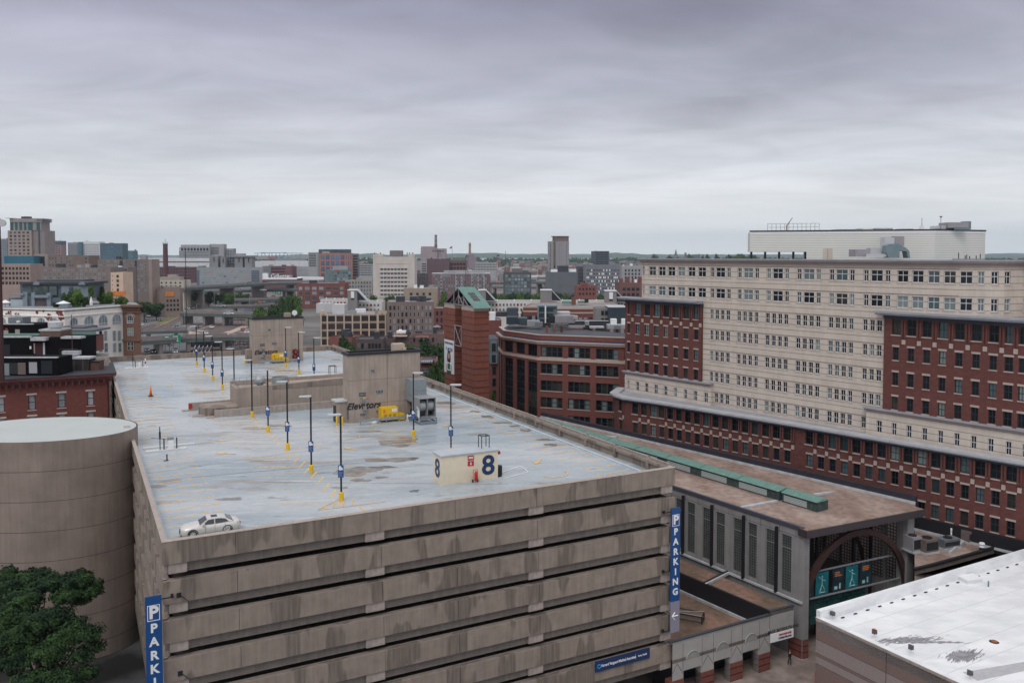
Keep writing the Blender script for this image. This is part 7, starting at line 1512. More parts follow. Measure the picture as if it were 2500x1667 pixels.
hbox('roof_shed', 'small upper black shed with two pale blocked windows', 'roof shed', [('shed', TAR, 4, 95, 792, 870, 170, 6), ('edge', SIL, 4, 80, 790, 792.3, 169.8, .5), ('blocked_window', CONCP, 9, 20, 806, 818, 169.9, .05), ('blocked_window_right', CONCP, 37, 48, 804, 818, 169.9, .05), ('red_light', RED, 13, 18, 801, 804, 169.8, .1), ('grey_tank', cm((.20, .23, .26)), 20, 55, 775, 789, 173, 3), ('pipe_cap', WHITE, 40, 47, 783, 788, 172.5, .6)])
hbox('copper_eave', 'green copper edged slate roof behind the round silver tank', 'roof', [('eave_left', COPG, -5, 96, 815, 820.5, 165, 1), ('eave_right', COPG, 147, 229, 811, 818, 176, 1), ('slate', cm((.12, .125, .145)), 137, 226, 806.5, 810.8, 176.5, 8), ('upper_slate', cm((.10, .105, .12)), 137, 205, 799, 806.3, 181, 6), ('brick_wall', C_RBR, 196, 219, 822, 861, 177, 6), ('pale_panel', CONCP, 203, 216, 823, 831, 176.8, .1), ('stone_string', CONCP, 195, 219, 834, 839, 176.7, .1)])
p = atY(123, 824, 163.5); t = thing('roof_tank', 'round silver tank on a speckled brick stack at the middle of the hotel roofs', 'tank', (p.x, 165.5, 26.7)); zb2 = atY(123, 824, 163.5).z - 26.7; z3 = atY(123, 808, 163.5).z - 26.7
MB().box(-2, 2, -2, 2, 0, z3).build('brick_stack', cm((.16, .10, .08), n=(5, .5)), t); MB().box(-2.2, 2, -2.1, 2, z3 + .003, z3 + .3).build('plinth', SIL, t); MB().lathe((0, 0, z3 + .3), [(1.05, 0), (1.05, .25), (1.35, .3), (1.4, 1.3), (1.3, 1.35), (.8, 1.5), (.1, 1.55)], 24).build('tank', SIL, t)
hbox('air_unit', 'grey box air unit with brown louvred side at the hotel roof corner', 'air unit', [('left_face', cm((.24, .26, .28)), 145, 178, 869, 905, 153, 2.5), ('louver_side', cm((.035, .03, .03), lines=(0, 1.6, .15, 3)), 178, 217, 877, 906, 152.6, 2.5), ('top_edge', FLASH, 150, 218, 872.5, 876.8, 152.5, 2.6), ('silver_pipe', SIL, 151, 192, 857, 866, 156, 1)])
hbox('brick_stub', 'short speckled brick stack beside the grey air unit', 'stack', [('stack', cm((.13, .07, .055), n=(5, .4)), 219, 241, 883, 904, 153, 2), ('cap', DARK, 218, 242, 881.5, 883, 152.8, 2.2)])
hbox('parapet_link', 'pale concrete wall linking the hotel roof to the garage corner', 'wall', [('wall', CONCP, 219, 264, 872, 902, 159, .5), ('white_wall', cm((.45, .44, .43)), 195, 262, 862, 874, 168, .6)])
for px, y0, y1, lb in ((177, 879, 768, 'thin rusty mast rising from the hotel roof'), (198, 868, 852, 'thin aerial beside the grey air unit')): p = atY(px, y0, 158); q = atY(px, y1, 158); t = thing('aerial', lb, 'aerial', (p.x, 158, 26.7)); MB().tube((0, 0, 0), (0, 0, q.z - 26.7), .07, 5).build('mast', cm((.10, .05, .05)), t)
rl_ = thing('pipe_barrier', 'thin dark pipe barrier above the grey air unit', 'railing', (atY(146, 870, 157).x, 157, 0)); m = MB(); w_ = atY(190, 870, 157).x - atY(146, 870, 157).x; za, zb4 = atY(146, 870, 157).z, atY(146, 852, 157).z
for i in range(5): m.tube((w_ * i / 4, 0, za - 2), (w_ * i / 4, 0, zb4), .05, 4)
for z in (zb4, (za + zb4) / 2): m.tube((0, 0, z), (w_, 0, z), .05, 4)
m.build('pipes', DARK, rl_)
p = atY(1.5, 700, 140); t = thing('dish_mast', 'dark red steel mast with a round white dish at the left edge', 'mast', (p.x, 140, 26.7)); H = atY(1, 533, 140).z - 26.7
MB().box(-.6, .15, -.2, .2, 0, H).build('mast', cm((.06, .02, .02)), t); zd = atY(12, 544, 139).z - 26.7
m = MB(); m.lathe((0, 0, 0), [(.15, -.5), (.55, -.35), (.62, 0), (.60, .02)], 20); m.v = [(x + .75, -z - .4, y + zd) for x, y, z in m.v]; m.build('dish', cm((.5, .5, .52)), t); MB().tube((0, 0, zd), (.75, .1, zd), .07, 5).build('dish_arm', GREYP, t)
# ================= cream arched building =================
CB = thing_building('arched_building', 'cream painted building with big arched windows, peeling paint and brown corner bay', 'building'); CRP = mat('peeling_cream_paint', (.82, .79, .745), .75, (.6, .05), streak=.05); PEEL = mat('peeled_brick', (.17, .05, .05), .9, (2, .3)); BRB = mat('brown_brick_bay', (.17, .095, .07), .85, (2, .12)); TCT = mat('terracotta_trim', (.42, .30, .25), .8, (2, .12))
zq = 33.7; cp = [P2(-60, 751, zq), P2(157, 756, zq), P2(299, 745.5, zq), P2(343, 746, zq)]
CW = [Wall(cp[i], cp[i + 1]) for i in range(3)]; m = MB(); CW[0].face(m, 0, zq); CW[1].face(m, 0, zq); m.build('cream_wall', CRP, CB); m = MB(); CW[2].face(m, 0, zq); Wall(cp[3], (cp[3][0] - 8, cp[3][1] + 15)).face(m, 0, zq); m.build('corner_bay', BRB, CB)
MB().prism([cp[0], cp[1], cp[2], cp[3], (cp[3][0] - 8, cp[3][1] + 15), (cp[0][0], cp[0][1] + 40)], zq - .6, zq - .05).build('roof', ROOFG, CB)
for w in CW[:2]: m = MB(); w.bar(m, 0, w.L, zq - 1.9, zq - 1.65, 0, .25); w.bar(m, 0, w.L, zq - .2, zq + .05, -.3, .2); m.build('cornice_line', CRP, CB)
m = MB(); w = CW[2]; w.bar(m, -.3, w.L + .5, zq - .4, zq + .2, -.3, .8); w.bar(m, -.1, w.L + .3, zq - 2.0, zq - 1.7, 0, .35)
for i in range(12): w.bar(m, .1 + i * w.L / 12, .1 + i * w.L / 12 + .2, zq - 1.3, zq - .45, 0, .5)
w.bar(m, -.1, w.L + .3, zq - 9.9, zq - 9.4, 0, .35); m.build('bracket_cornice', BRB, CB)
def arched(W, px0, px1, ytop, ybot, fmat, pane, trim, nm='arched_window'):
    a, b = wall_s(W, px0, ybot), wall_s(W, px1, ybot); c = (a + b) / 2; r = (b - a) / 2; p = W.P(c, 0, 0); Zc = p[1]; zt_, zb_ = CAMZ - (ytop - 620) * Zc / F, CAMZ - (ybot - 620) * Zc / F; zs_ = zt_ - r
    m = MB(); pts = [(c - r, zb_), (c + r, zb_)] + [(c + r * math.cos(math.pi * i / 14), zs_ + r * math.sin(math.pi * i / 14)) for i in range(15)]; m.q([W.P(x, z, .02) for x, z in pts]); o = m.build(nm, pane, CB)
    m = MB(); pp = pts + [pts[0]]
    for i in range(len(pp) - 1): m.tube(W.P(*pp[i], .05), W.P(*pp[i + 1], .05), .10, 4)
    for k_ in (-.33, .33): m.tube(W.P(c + r * k_, zb_, .05), W.P(c + r * k_, zs_ + r * .92, .05), .07, 4)
    m.tube(W.P(c - r, zb_ + .5, .05), W.P(c + r, zb_ + .5, .05), .1, 4); m.build('frame', fmat, o)
    m = MB(); R2 = r + .45
    for i in range(16): t0, t1 = math.pi * i / 16, math.pi * (i + 1) / 16; m.tube(W.P(c + R2 * math.cos(t0), zs_ + R2 * math.sin(t0), .0), W.P(c + R2 * math.cos(t1), zs_ + R2 * math.sin(t1), .0), .12, 4)
    m.build('arch_trim', trim, o)
GCL = mat('blue_grey_curtained_glass', (.22, .28, .30), .3, (1, .3), rand=.3)
for a, b, t_, bt in ((171, 189.5, 776, 799), (206, 228, 772, 797), (241, 262, 769.5, 794.5), (274, 295, 767.5, 791)): arched(CW[1], a, b, t_, bt, WFR, GCL, CRP)
for a, b, t_, bt in ((92, 111, 776, 800), (124, 145, 777, 803), (-6, 15, 773, 800)): arched(CW[0], a, b, t_, bt, WFR, GCL, CRP)
arched(CW[2], 311, 325.5, 768, 789, WFR, GLS, TCT)
cw = Windows(CB)
for W, lst, yt_, yb_ in ((CW[1], [(241, 249), (253, 261), (274.5, 282.5), (286.5, 294.5)], 808, 833), (CW[1], [(220, 228.5), (241, 250), (254, 263), (275, 283.5), (288, 296)], 838, 861), (CW[2], [(312, 318), (320, 326)], 801, 820), (CW[2], [(312, 318), (320, 326)], 834, 856), (CW[0], [(66, 71)], 773, 788), (CW[1], [(221, 228)], 810, 830)):
    for a, b in lst:
        s0_, s1_ = wall_s(W, a, yt_), wall_s(W, b, yt_); Zc = W.P(s0_, 0)[1]; z0_ = CAMZ - (yb_ - 620) * Zc / F; z1_ = CAMZ - (yt_ - 620) * Zc / F
        cw.add(W, (s0_ + s1_) / 2, z0_, s1_ - s0_, z1_ - z0_, (WFR, rnd.choice([GLS, GCL, GLB]), CRP), -.06, cols=1, rows=2, fr=.09)
cw.done()
m = MB(); rr = random.Random(4); W = CW[0]
for px, y, n in ((145, 757, 26), (150, 775, 30), (123, 775, 12), (45, 771, 14), (100, 758, 6), (20, 768, 8)):
    for i in range(n):
        s_ = wall_s(W, px + rr.gauss(0, 4), y); z = CAMZ - (y + rr.gauss(0, 4) - 620) * W.P(s_, 0)[1] / F; z = min(z, zq - .3)
        if s_ < W.L - .3: ww_, hh_ = .15 + rr.random() * .5, .15 + rr.random() * .5; k0 = [(s_ + ww_ * math.cos(t) * (.6 + .4 * rr.random()), z + hh_ * math.sin(t) * (.6 + .4 * rr.random())) for t in (0, .9, 1.8, 2.7, 3.6, 4.5, 5.4)]; m.q([W.P(a, b, .010 + i * .001 + (y - 750) * .002) for a, b in k0])
m.build('peeled_patches', PEEL, CB)
SLT = mat('slate_blue_paint', (.10, .125, .15), .7, (1, .1)); SLL = mat('light_slate_paint', (.20, .235, .27), .7, (1, .1)); SGL = mat('terrace_glass', (.07, .10, .10), .2, (.5, .5))
PH = hbox('penthouse', 'slate blue two level penthouse with arched dormers on the cream building', 'penthouse', [('lower_wall', SLT, 22, 150, 728, 756, 231, 8), ('upper_wall', SLT, 50, 215, 694, 729, 234, 9), ('right_wall', SLL, 150, 214, 698, 728, 233.6, .3), ('roof_slab', ROOFD, 47, 217, 688.5, 694, 233, 11), ('upper_roof', cm((.09, .10, .115)), 90, 205, 683, 688.3, 238, 6), ('balcony', SLL, 24, 57, 717, 721, 230, 2), ('balcony_mid', SLL, 80, 118, 721, 727, 230, 2), ('pier', SLL, 56, 66, 713, 752, 230.5, .4), ('pier_mid', SLL, 77, 84, 714, 752, 230.5, .4), ('pier_right', SLL, 114, 123, 715, 752, 230.5, .4), ('terrace_glass', PGL, 26, 56, 731, 749, 230.8, .1), ('terrace_glass_mid', cm((.12, .10, .10)), 85, 112, 733, 750, 230.8, .1), ('glass', SGL, 60, 77, 699, 719, 233.8, .1), ('glass_mid', SGL, 83, 117, 699, 722, 233.8, .1), ('glass_right', SGL, 121, 138, 699, 721, 233.4, .1), ('slit_glass', SGL, 169, 176, 699, 716, 233.3, .1)])
for pxc, r_ in ((88, 8), (199, 8)):
    m = MB(); a = atY(pxc - r_, 692, 232.6); b = atY(pxc + r_, 692, 232.6); c_ = (a.x + b.x) / 2; r2 = (b.x - a.x) / 2
    pts = [(c_ + r2 * math.cos(math.pi * i / 12), 232.6, a.z - .4 + r2 * .9 * math.sin(math.pi * i / 12)) for i in range(13)]; m.q(pts); 
    for i in range(12): m.q([pts[i + 1], pts[i], (pts[i][0], 236, pts[i][2]), (pts[i + 1][0], 236, pts[i + 1][2])])
    m.build('arched_dormer', SLL, PH)
for px, y0, y1, r_, op_, lb in ((155, 752, 734, 1.9, 1, 'open white parasol on the roof terrace'), (223, 748, 724, .45, 0, 'closed pale parasol on the roof terrace'), (13, 745, 732, 1.4, 1, 'small open white parasol at the left end of the terrace')):
    p = atY(px, y0, 224); q = atY(px, y1, 224); h = q.z - zq; t = thing('parasol', lb, 'parasol', (p.x, 224, zq)); MB().tube((0, 0, 0), (0, 0, h), .05, 5).build('pole', GREYP, t); MB().lathe((0, 0, h - (.75 if op_ else 2.3)), [(r_, 0), (r_ * .5, .4), (.05, .75)] if op_ else [(.32, 0), (.42, .8), (.05, 2.3)], 10).build('canopy', WHITE, t)
hbox('planter_kiosk', 'small slate kiosk under the open parasol on the terrace', 'kiosk', [('kiosk', SLL, 147, 166, 744, 752, 222, 1.5)])
# ================= trees =================
def leafmat(name, a, b):
    m = mat(name, a, .75, (.9, .35), col2=b, n2=.45, spec=.25, rand=.12); return m
LEAF = [leafmat('leaf_green', (.035, .075, .022), (.055, .10, .028)), leafmat('leaf_dark', (.022, .050, .020), (.035, .07, .024)), leafmat('leaf_bright', (.06, .12, .025), (.09, .15, .035))]
NLEAF = leafmat('locust_leaf', (.009, .027, .011), (.028, .062, .016)); BARK = mat('bark', (.05, .04, .032), .9, (3, .2))
def crownmesh(seed, blobs, n, ls, m_):
    """leaf clumps scattered through several overlapping blobs; (x, y, z, rx, rz)"""
    r = random.Random(seed); mb = MB(); tot = sum(b[3] ** 2 * b[4] for b in blobs)
    for b in blobs:
        k = max(30, int(n * b[3] ** 2 * b[4] / tot))
        for _ in range(k):
            while True:
                d = Vector((r.gauss(0, 1), r.gauss(0, 1), r.gauss(0, 1)))
                if d.length > .1: break
            d.normalize(); q = (r.random() ** .38) * (.86 + .22 * math.sin(7 * d.x + seed) * math.cos(6 * d.y + 3 * d.z))
            c = Vector((b[0] + d.x * b[3] * q, b[1] + d.y * b[3] * q, b[2] + d.z * b[4] * q))
            nrm = (d + Vector((r.uniform(-.8, .8), r.uniform(-.8, .8), r.uniform(-.2, 1.0)))).normalized(); t = nrm.cross(Vector((r.random(), r.random(), r.random() + .1))).normalized(); w = nrm.cross(t)
            s = ls * (.6 + r.random() * .8); p = [c + t * s, c + w * s * .55, c - t * s * .8, c - w * s * .6]; mb.q(p)
    return mb.mesh('crown', [m_])
def trunkmesh(h, r0, seed, top=.8):
    r = random.Random(seed); m = MB(); a = Vector((0, 0, 0)); seg = 4
    for i in range(seg):
        b = Vector((r.uniform(-.2, .2), r.uniform(-.2, .2), h * (i + 1) / seg)); m.tube(a, b, r0 * (1 - .18 * i), 7, 0, r0 * (1 - .18 * (i + 1)), cap=False); a = b
    for i in range(6):
        z = h * (.55 + .07 * i); an = i * 2.2 + r.random(); q = h * .32; m.tube((0, 0, z), (q * math.cos(an), q * math.sin(an), z + q * .75), r0 * .32, 5, 0, r0 * .1)
    return m.mesh('trunk', [BARK])
def blobs(seed, R, H, n=9):
    r = random.Random(seed); o = []
    for i in range(n):
        a = r.random() * 6.28; d = R * .58 * math.sqrt(r.random()); z = H * (.3 + .55 * r.random()); s = R * (.38 + .22 * r.random()); o.append((d * math.cos(a), d * math.sin(a), z, s, s * .8))
    return o
PROTO = []
for i in range(4):
    PROTO.append((crownmesh(20 + i, blobs(i, 5, 9), 2600, .42, LEAF[i % 2 if i < 3 else 2]), trunkmesh(6, .3, i)))
def tree(px, ytop, Z, wpx, label, k=0, zb=0, name='tree', group=None):
    t = atY(px, ytop, Z); R = wpx * Z / F / 2; H = t.z - zb; sx = R / 4.6; sz = H / 8.6 if H < 14 else H / 9.2
    o = thing(name, label, 'tree', (t.x, Z, zb), rnd.random() * 6, group)
    c = link('crown', PROTO[k % 4][0], o); c.scale = (sx, sx, sz); c2 = link('trunk', PROTO[k % 4][1], o); c2.scale = (sx, sx, sz); return o
TS = [(352, 738, 600, 50, 'green street tree left of the tan concrete block'), (382, 741, 605, 44, 'green street tree below the tan concrete block corner'), (366, 735, 640, 46, 'street tree behind two others below the blank tan block'),
      (632, 748, 440, 46, 'leftmost tree above the far elevator house'), (655, 741, 450, 52, 'second tree above the far elevator house'), (680, 738, 445, 50, 'third tree above the far elevator house'), (704, 743, 440, 44, 'rightmost tree above the far elevator house'), (727, 744, 480, 34, 'tree behind the left gable of the tan loft building'),
      (478, 711, 740, 34, 'leftmost far tree below the viaduct'), (508, 712, 760, 30, 'far tree right of the brown tiled house'), (536, 714, 760, 38, 'far tree left of centre below the viaduct'), (556, 716, 760, 34, 'far tree in the middle below the viaduct'), (578, 716, 750, 32, 'far tree right of centre below the viaduct'), (601, 718, 740, 34, 'rightmost far tree of the row below the viaduct'),
      (706, 713, 620, 34, 'dark tree left of the red brick warehouse'), (721, 717, 625, 28, 'dark tree touching the red brick warehouse'), (692, 722, 600, 26, 'small dark tree by the expressway signs'),
      (845, 812, 290, 44, 'dark tree behind the back right corner of the deck'), (864, 820, 280, 44, 'dark round tree in front of the brick rowhouses'), (980, 834, 262, 46, 'light green tree behind the near elevator house'), (955, 846, 255, 40, 'small bright tree over the near elevator house roof'), (1042, 820, 250, 84, 'big round tree behind the near elevator house'), (1078, 813, 275, 70, 'tree behind the big round one beside the striped tower'), (1004, 836, 272, 50, 'tree at the left of the big round one'),
      (1070, 878, 212, 54, 'dark tree at the left foot of the striped tower'), (1048, 900, 208, 48, 'low dark tree behind the cooling unit'), (1078, 920, 203, 44, 'lowest tree at the left foot of the striped tower'), (1202, 950, 193, 26, 'small tree in the gap between striped tower and brick office'),
      (912, 718, 560, 30, 'tree behind the white row housing at left'), (946, 719, 600, 30, 'tree in front of the white slab'), (906, 751, 470, 30, 'tree in front of the white row housing'), (1085, 709, 560, 34, 'pale green tree behind the striped tower roof'), (965, 720, 640, 26, 'small tree right of the white slab foot'), (1276, 753, 430, 22, 'small tree at the white row housing end')]
for i, (px, yt, Z, w, lb) in enumerate(TS): tree(px, yt, Z, w, lb, k=(3 if 'light' in lb or 'bright' in lb or 'pale' in lb else i))
i = 0
for a, b, Z, wh in ((1192, 1322, 640, 'left of the plain grey stair tower'), (1350, 1478, 640, 'between the two right hand stair towers'), (1505, 1530, 640, 'beside the big stone block')):
    px = a
    while px < b: tree(px, 711 + rnd.random() * 7, Z + rnd.random() * 60, 30 + rnd.random() * 8, 'green park tree in the belt ' + wh, k=i, group='park trees behind the white housing'); px += 11; i += 1
# roof garden
for i, (px, yt, yb, w, lb) in enumerate(((165, 714, 752, 26, 'rounded green shrub at the left of the roof garden'), (190, 707, 752, 40, 'feathery green bush beside the penthouse'), (207, 722, 750, 24, 'low dark shrub right of the penthouse'), (221, 697, 725, 14, 'dark shrub behind the closed parasol'), (249, 716, 747, 26, 'bright green shrub right of the closed parasol'), (268, 714, 747, 30, 'bright green shrub in the middle of the roof garden hedge'), (290, 722, 746, 24, 'dark shrub near the right end of the roof garden'), (305, 726, 745, 22, 'dark shrub at the right end of the roof garden'), (249, 700, 722, 12, 'small dark shrub behind the hedge'), (135, 738, 755, 18, 'low shrub beside the open parasol'))):
    Z = (226 if px < 230 else 239) + (i % 3); tree(px, yt, Z, w, lb, k=(3 if 'bright' in lb or 'feather' in lb else i), zb=atY(px, yb + 9, Z).z, name='shrub')
# near tree below the drum
def bigtree(name, label, x, y, bl, n, th, seed):
    o = thing(name, label, 'tree', (x, y, 0)); link('crown', crownmesh(seed, bl, n, .135, NLEAF), o); m = MB(); r = random.Random(seed)
    m.tube((0, 0, 0), (.3, 0, th * .5), .42, 9, 0, .34, cap=False); m.tube((.3, 0, th * .5), (0, .3, th), .34, 8, 0, .2, cap=False)
    for b in bl: a = Vector((.2, 0, th * (.5 + .3 * r.random()))); c = Vector((b[0] * .8, b[1] * .8, b[2] - .3)); mid = a.lerp(c, .5) + Vector((0, 0, -.3)); m.tube(a, mid, .15, 6, 0, .09, cap=False); m.tube(mid, c, .09, 5, 0, .03, cap=False)
    m.build('trunk', BARK, o); return o
def pb(px, py, Z, rpx, fl, ox, oy): p = atY(px, py, Z); return (p.x - ox, Z - oy, p.z, rpx * Z / F, rpx * Z / F * fl)
ox, oy = -47.5, 82
bl = [pb(*a, ox, oy) for a in ((10, 1430, 83, 62, .5), (70, 1415, 84, 52, .5), (120, 1422, 83, 55, .42), (190, 1412, 82, 46, .5), (225, 1440, 82, 34, .6), (165, 1450, 81, 46, .5), (55, 1460, 80, 60, .45), (200, 1462, 82, 30, .5), (-10, 1480, 82, 50, .5), (100, 1398, 84, 30, .5), (20, 1395, 84, 26, .7), (240, 1420, 82, 18, .6))]
bigtree('locust_tree', 'upper dark leafy tree in front of the concrete drum at the left edge', ox, oy, bl, 42000, 13, 3)
ox, oy = -44.5, 77.5
bl = [pb(*a, ox, oy) for a in ((95, 1510, 78, 60, .5), (40, 1545, 77, 62, .5), (150, 1550, 78, 62, .45), (215, 1545, 78, 46, .5), (235, 1575, 78, 30, .5), (180, 1520, 79, 40, .5), (120, 1590, 76, 60, .45), (30, 1610, 76, 60, .5), (200, 1595, 77, 42, .5), (130, 1640, 75, 55, .4), (70, 1660, 74, 60, .4), (0, 1560, 76, 50, .5), (160, 1665, 74, 55, .5), (110, 1690, 73, 70, .5), (215, 1640, 76, 36, .5), (20, 1500, 78, 55, .5), (60, 1580, 77, 60, .6), (140, 1500, 79, 45, .5))]
bigtree('locust_tree', 'lower dark leafy tree below the first one in the bottom left corner', ox, oy, bl, 42000, 9, 5)
# far woods, hills, water, suburb
r = random.Random(5); m = MB()
for _ in range(8000):
    Z = r.choice((2900, 3300, 3800, 4300)) + r.random() * 350; px = r.uniform(860, 2560) if r.random() < .8 else r.uniform(560, 900); x = (px - 1250) / F * Z; h = 9 + 9 * r.random() + 5 * math.sin(px * .021 + Z) + (8 if Z > 3700 else 0); s = 4 + r.random() * 4
    a = r.random() * 3.14; c, sn = math.cos(a) * s, math.sin(a) * s; z = h * (.5 + .5 * r.random()); m.q([(x - c, Z - sn, z - s * .6), (x + c, Z + sn, z - s * .6), (x + c * .7, Z + sn * .7, z + s * .7), (x - c * .7, Z - sn * .7, z + s * .6)])
    if r.random() < .5: m.q([(x - s, Z, z - s), (x + s, Z - 3, z - s), (x + s * .6, Z, z + s * .4), (x - s * .6, Z, z + s * .5)])
tag(m.build('woodland', [leafmat('far_leaf', (.03, .065, .03), (.045, .085, .035))]), 'dark belt of distant trees below the hills', 'woodland', kind='stuff')
def hills(pts, Z, dp, seed, col):
    r = random.Random(seed); m = MB(); n = 90; x0, x1 = pts[0][0], pts[-1][0]; rows = []
    for j, (f, g) in enumerate(((0, 0), (.3, .55), (.6, .9), (1, 1), (1.5, .8), (2.2, 0))):
        row = []
        for i in range(n + 1):
            px = x0 + (x1 - x0) * i / n
            for a, b in zip(pts, pts[1:]):
                if a[0] <= px <= b[0]: t = (px - a[0]) / (b[0] - a[0]); t = t * t * (3 - 2 * t); y = a[1] + (b[1] - a[1]) * t
            y -= math.sin(px * .13 + seed) * .7 + math.sin(px * .31) * .35; p = atY(px, y, Z + dp); yy = Z + dp * f; row.append(((px - 1250) / F * yy, yy, (p.z) * g + .05))
        rows.append(row)
    for a, b in zip(rows, rows[1:]):
        for i in range(n): m.q([a[i], a[i + 1], b[i + 1], b[i]])
    struct('hills', m, col, smooth=True)
HILL = mat('hill_green', (.05, .085, .05), .95, (.004, .25))
hills([(840, 626), (870, 621), (905, 618), (960, 625), (1000, 622), (1040, 620), (1100, 621), (1150, 618), (1200, 617), (1260, 621), (1330, 621), (1400, 624), (1450, 623), (1500, 617), (1540, 619), (1600, 623), (1700, 623), (2600, 623)], 9500, 1500, 2, HILL)
hills([(300, 624), (330, 622), (420, 623), (600, 625), (760, 621), (800, 620), (900, 623), (1100, 619), (1300, 620), (1600, 621), (2390, 621), (2440, 618), (2600, 619)], 13000, 1000, 6, HILL)
wm_ = mat('harbour_water', (.33, .37, .40), .25, (.002, .1)); m = MB(); m.q([(-6500, 4700, .3), (1200, 4700, .3), (2600, 9300, .3), (-9000, 9300, .3)]); struct('water', m, wm_)  # pale base colour carries the bright sky reflection on the water
m = MB(); m.q([(300, 5200, .6), (3500, 5200, .6), (3900, 6900, .6), (700, 6900, .6)]); struct('water', m, wm_)
hc_ = [cm((.42, .38, .35)), cm((.30, .15, .12)), cm((.45, .45, .45)), cm((.33, .27, .23)), cm((.22, .18, .17))]; rc_ = [cm((.12, .12, .14)), cm((.2, .16, .15)), cm((.3, .3, .32))]; HM = []
for i in range(5):
    a = MB(); w, d_, h = 7 + i * 2, 9, 7 + (i * 3) % 5; a.box(-w / 2, w / 2, -d_ / 2, d_ / 2, 0, h); b = MB()
    b.q([(-w / 2 - .4, -d_ / 2 - .4, h), (w / 2 + .4, -d_ / 2 - .4, h), (w / 2 + .4, 0, h + 3), (-w / 2 - .4, 0, h + 3)]); b.q([(w / 2 + .4, d_ / 2 + .4, h), (-w / 2 - .4, d_ / 2 + .4, h), (-w / 2 - .4, 0, h + 3), (w / 2 + .4, 0, h + 3)]); b.q([(-w / 2, -d_ / 2, h + .01), (-w / 2, 0, h + 3), (-w / 2, d_ / 2, h + .01)]); b.q([(w / 2, d_ / 2, h + .01), (w / 2, 0, h + 3), (w / 2, -d_ / 2, h + .01)])
    c = MB()
    for x in range(3):
        for z in (1.2, 4): c.box(-w * .36 + x * w * .3, -w * .36 + x * w * .3 + 1.1, -d_ / 2 - .06, -d_ / 2 - .01, z, z + 1.5)
    HM.append((a.mesh('walls', [hc_[i]]), b.mesh('roof', [rc_[i % 3]]), c.mesh('windows', [DGL])))
r = random.Random(11); wd = [(cm((.45, .45, .46)), 26, 9), (cm((.36, .36, .38)), 34, 11), (cm((.30, .17, .15)), 22, 12), (cm((.5, .49, .47)), 40, 8)]
for i in range(230):
    Z = 1500 + 1500 * r.random() ** .8; px = r.uniform(1080, 1580) if i < 170 else r.uniform(380, 1080); k = r.randrange(5)
    o = thing('house', 'small distant %s house %s' % (('tan', 'brick red', 'pale grey', 'light brown', 'dark brown')[k], 'among trees at the right of the skyline' if px > 1220 else 'near the horizon in the middle' if px > 800 else 'near the harbour at left'), 'house', ((px - 1250) / F * Z, Z, 0), r.uniform(-.6, .6), 'distant houses below the hills'); s = 1.0 + (Z - 1500) / 2200; o.scale = (s, s, s * 1.15)
    for nm, me in zip(('walls', 'roof', 'windows'), HM[k]): link(nm, me, o)
for i in range(46):
    Z = 1050 + 1500 * r.random(); px = r.uniform(1090, 1575) if i < 30 else r.uniform(380, 780); c_, w, h = wd[i % 4]; w *= r.uniform(.8, 1.5); x = (px - 1250) / F * Z; zt_ = h * r.uniform(.8, 1.5)
    if 1230 < px < 1420 and Z < 1250: continue
    o = thing('warehouse', 'low flat roofed %s distant block %s' % (('pale grey', 'mid grey', 'brick red', 'off white')[i % 4], 'at the right of the city' if px > 1250 else 'in the middle of the city' if px > 800 else 'near the expressway at left'), 'warehouse', (x, Z, 0), r.uniform(-.2, .2), 'distant low blocks'); MB().box(-w / 2, w / 2, 0, 20, 0, zt_).build('walls', c_, o); MB().box(-w / 2 + .5, w / 2 - .5, .5, 19, zt_ + .01, zt_ + .4).build('roof', WHITE if i % 3 == 0 else ROOFG, o); MB().box(-w * .42, w * .42, -.1, -.02, zt_ * .45, zt_ * .65).build('window_band', DGL, o)
p = atY(1651, 608, 4200); t = thing('church_spire', 'thin green church spire on the horizon above the stone block roof', 'church', (p.x, 4200, 0)); MB().box(-9, 9, 0, 18, 0, 44).build('tower', cm((.2, .2, .2)), t); MB().lathe((0, 9, 44), [(7, 0), (3, 18), (.3, p.z - 44)], 8).build('spire', cm((.10, .17, .16)), t)
p = atY(1674, 617, 3000); t = thing('tower_house', 'square brick tower with a long roof on the horizon', 'building', (p.x, 3000, 0)); MB().box(-3, 3, 0, 6, 0, p.z).build('tower', cm((.2, .16, .16)), t); MB().box(3.1, 52, 0, 12, 0, 44.5).build('long_roof', cm((.15, .17, .19)), t)
for i in range(16): tree(1590 + i * 30 + rnd.random() * 14 if i < 9 else 1700 + i * 9, 621 - rnd.random() * 3, 1500 + 60 * i, 16 + rnd.random() * 8, 'distant dark tree on the skyline above the stone block roof', k=i, group='skyline trees above the stone block')
# ================= expressway =================
RD = mat('road_asphalt', (.16, .16, .17), .8, (.15, .15)); RDD = mat('dark_road', (.10, .10, .11), .8, (.2, .2)); DKC = mat('bridge_concrete', (.23, .20, .195), .8, (.3, .15), streak=.1); GIR = mat('bridge_girder', (.10, .13, .12), .7, (.3, .15)); PTH = mat('tan_path', (.42, .33, .28), .8, (.3, .12)); GRS = mat('dry_grass', (.16, .15, .06), .95, (.4, .3)); BAL = mat('track_ballast', (.10, .08, .08), .95, (.5, .3), col2=(.15, .11, .10), n2=.3); SGN = mat('road_sign_green', (.0, .22, .13), .5, None)
lz = .01
def area(nm, pts, mt, kind='structure'):
    global lz; lz += .012; m = MB(); m.q([tuple(at(x, y, lz)) for x, y in pts]); o = m.build(nm, mt); o['kind'] = 'structure'; return o
area('rail_yard', [(330, 880), (720, 880), (720, 735), (520, 760), (330, 790)], BAL)
area('road', [(330, 880), (460, 880), (460, 835), (330, 842)], RDD); area('road', [(330, 842), (430, 836), (452, 810), (560, 775), (620, 752), (560, 752), (500, 770), (430, 795), (330, 822)], RD)
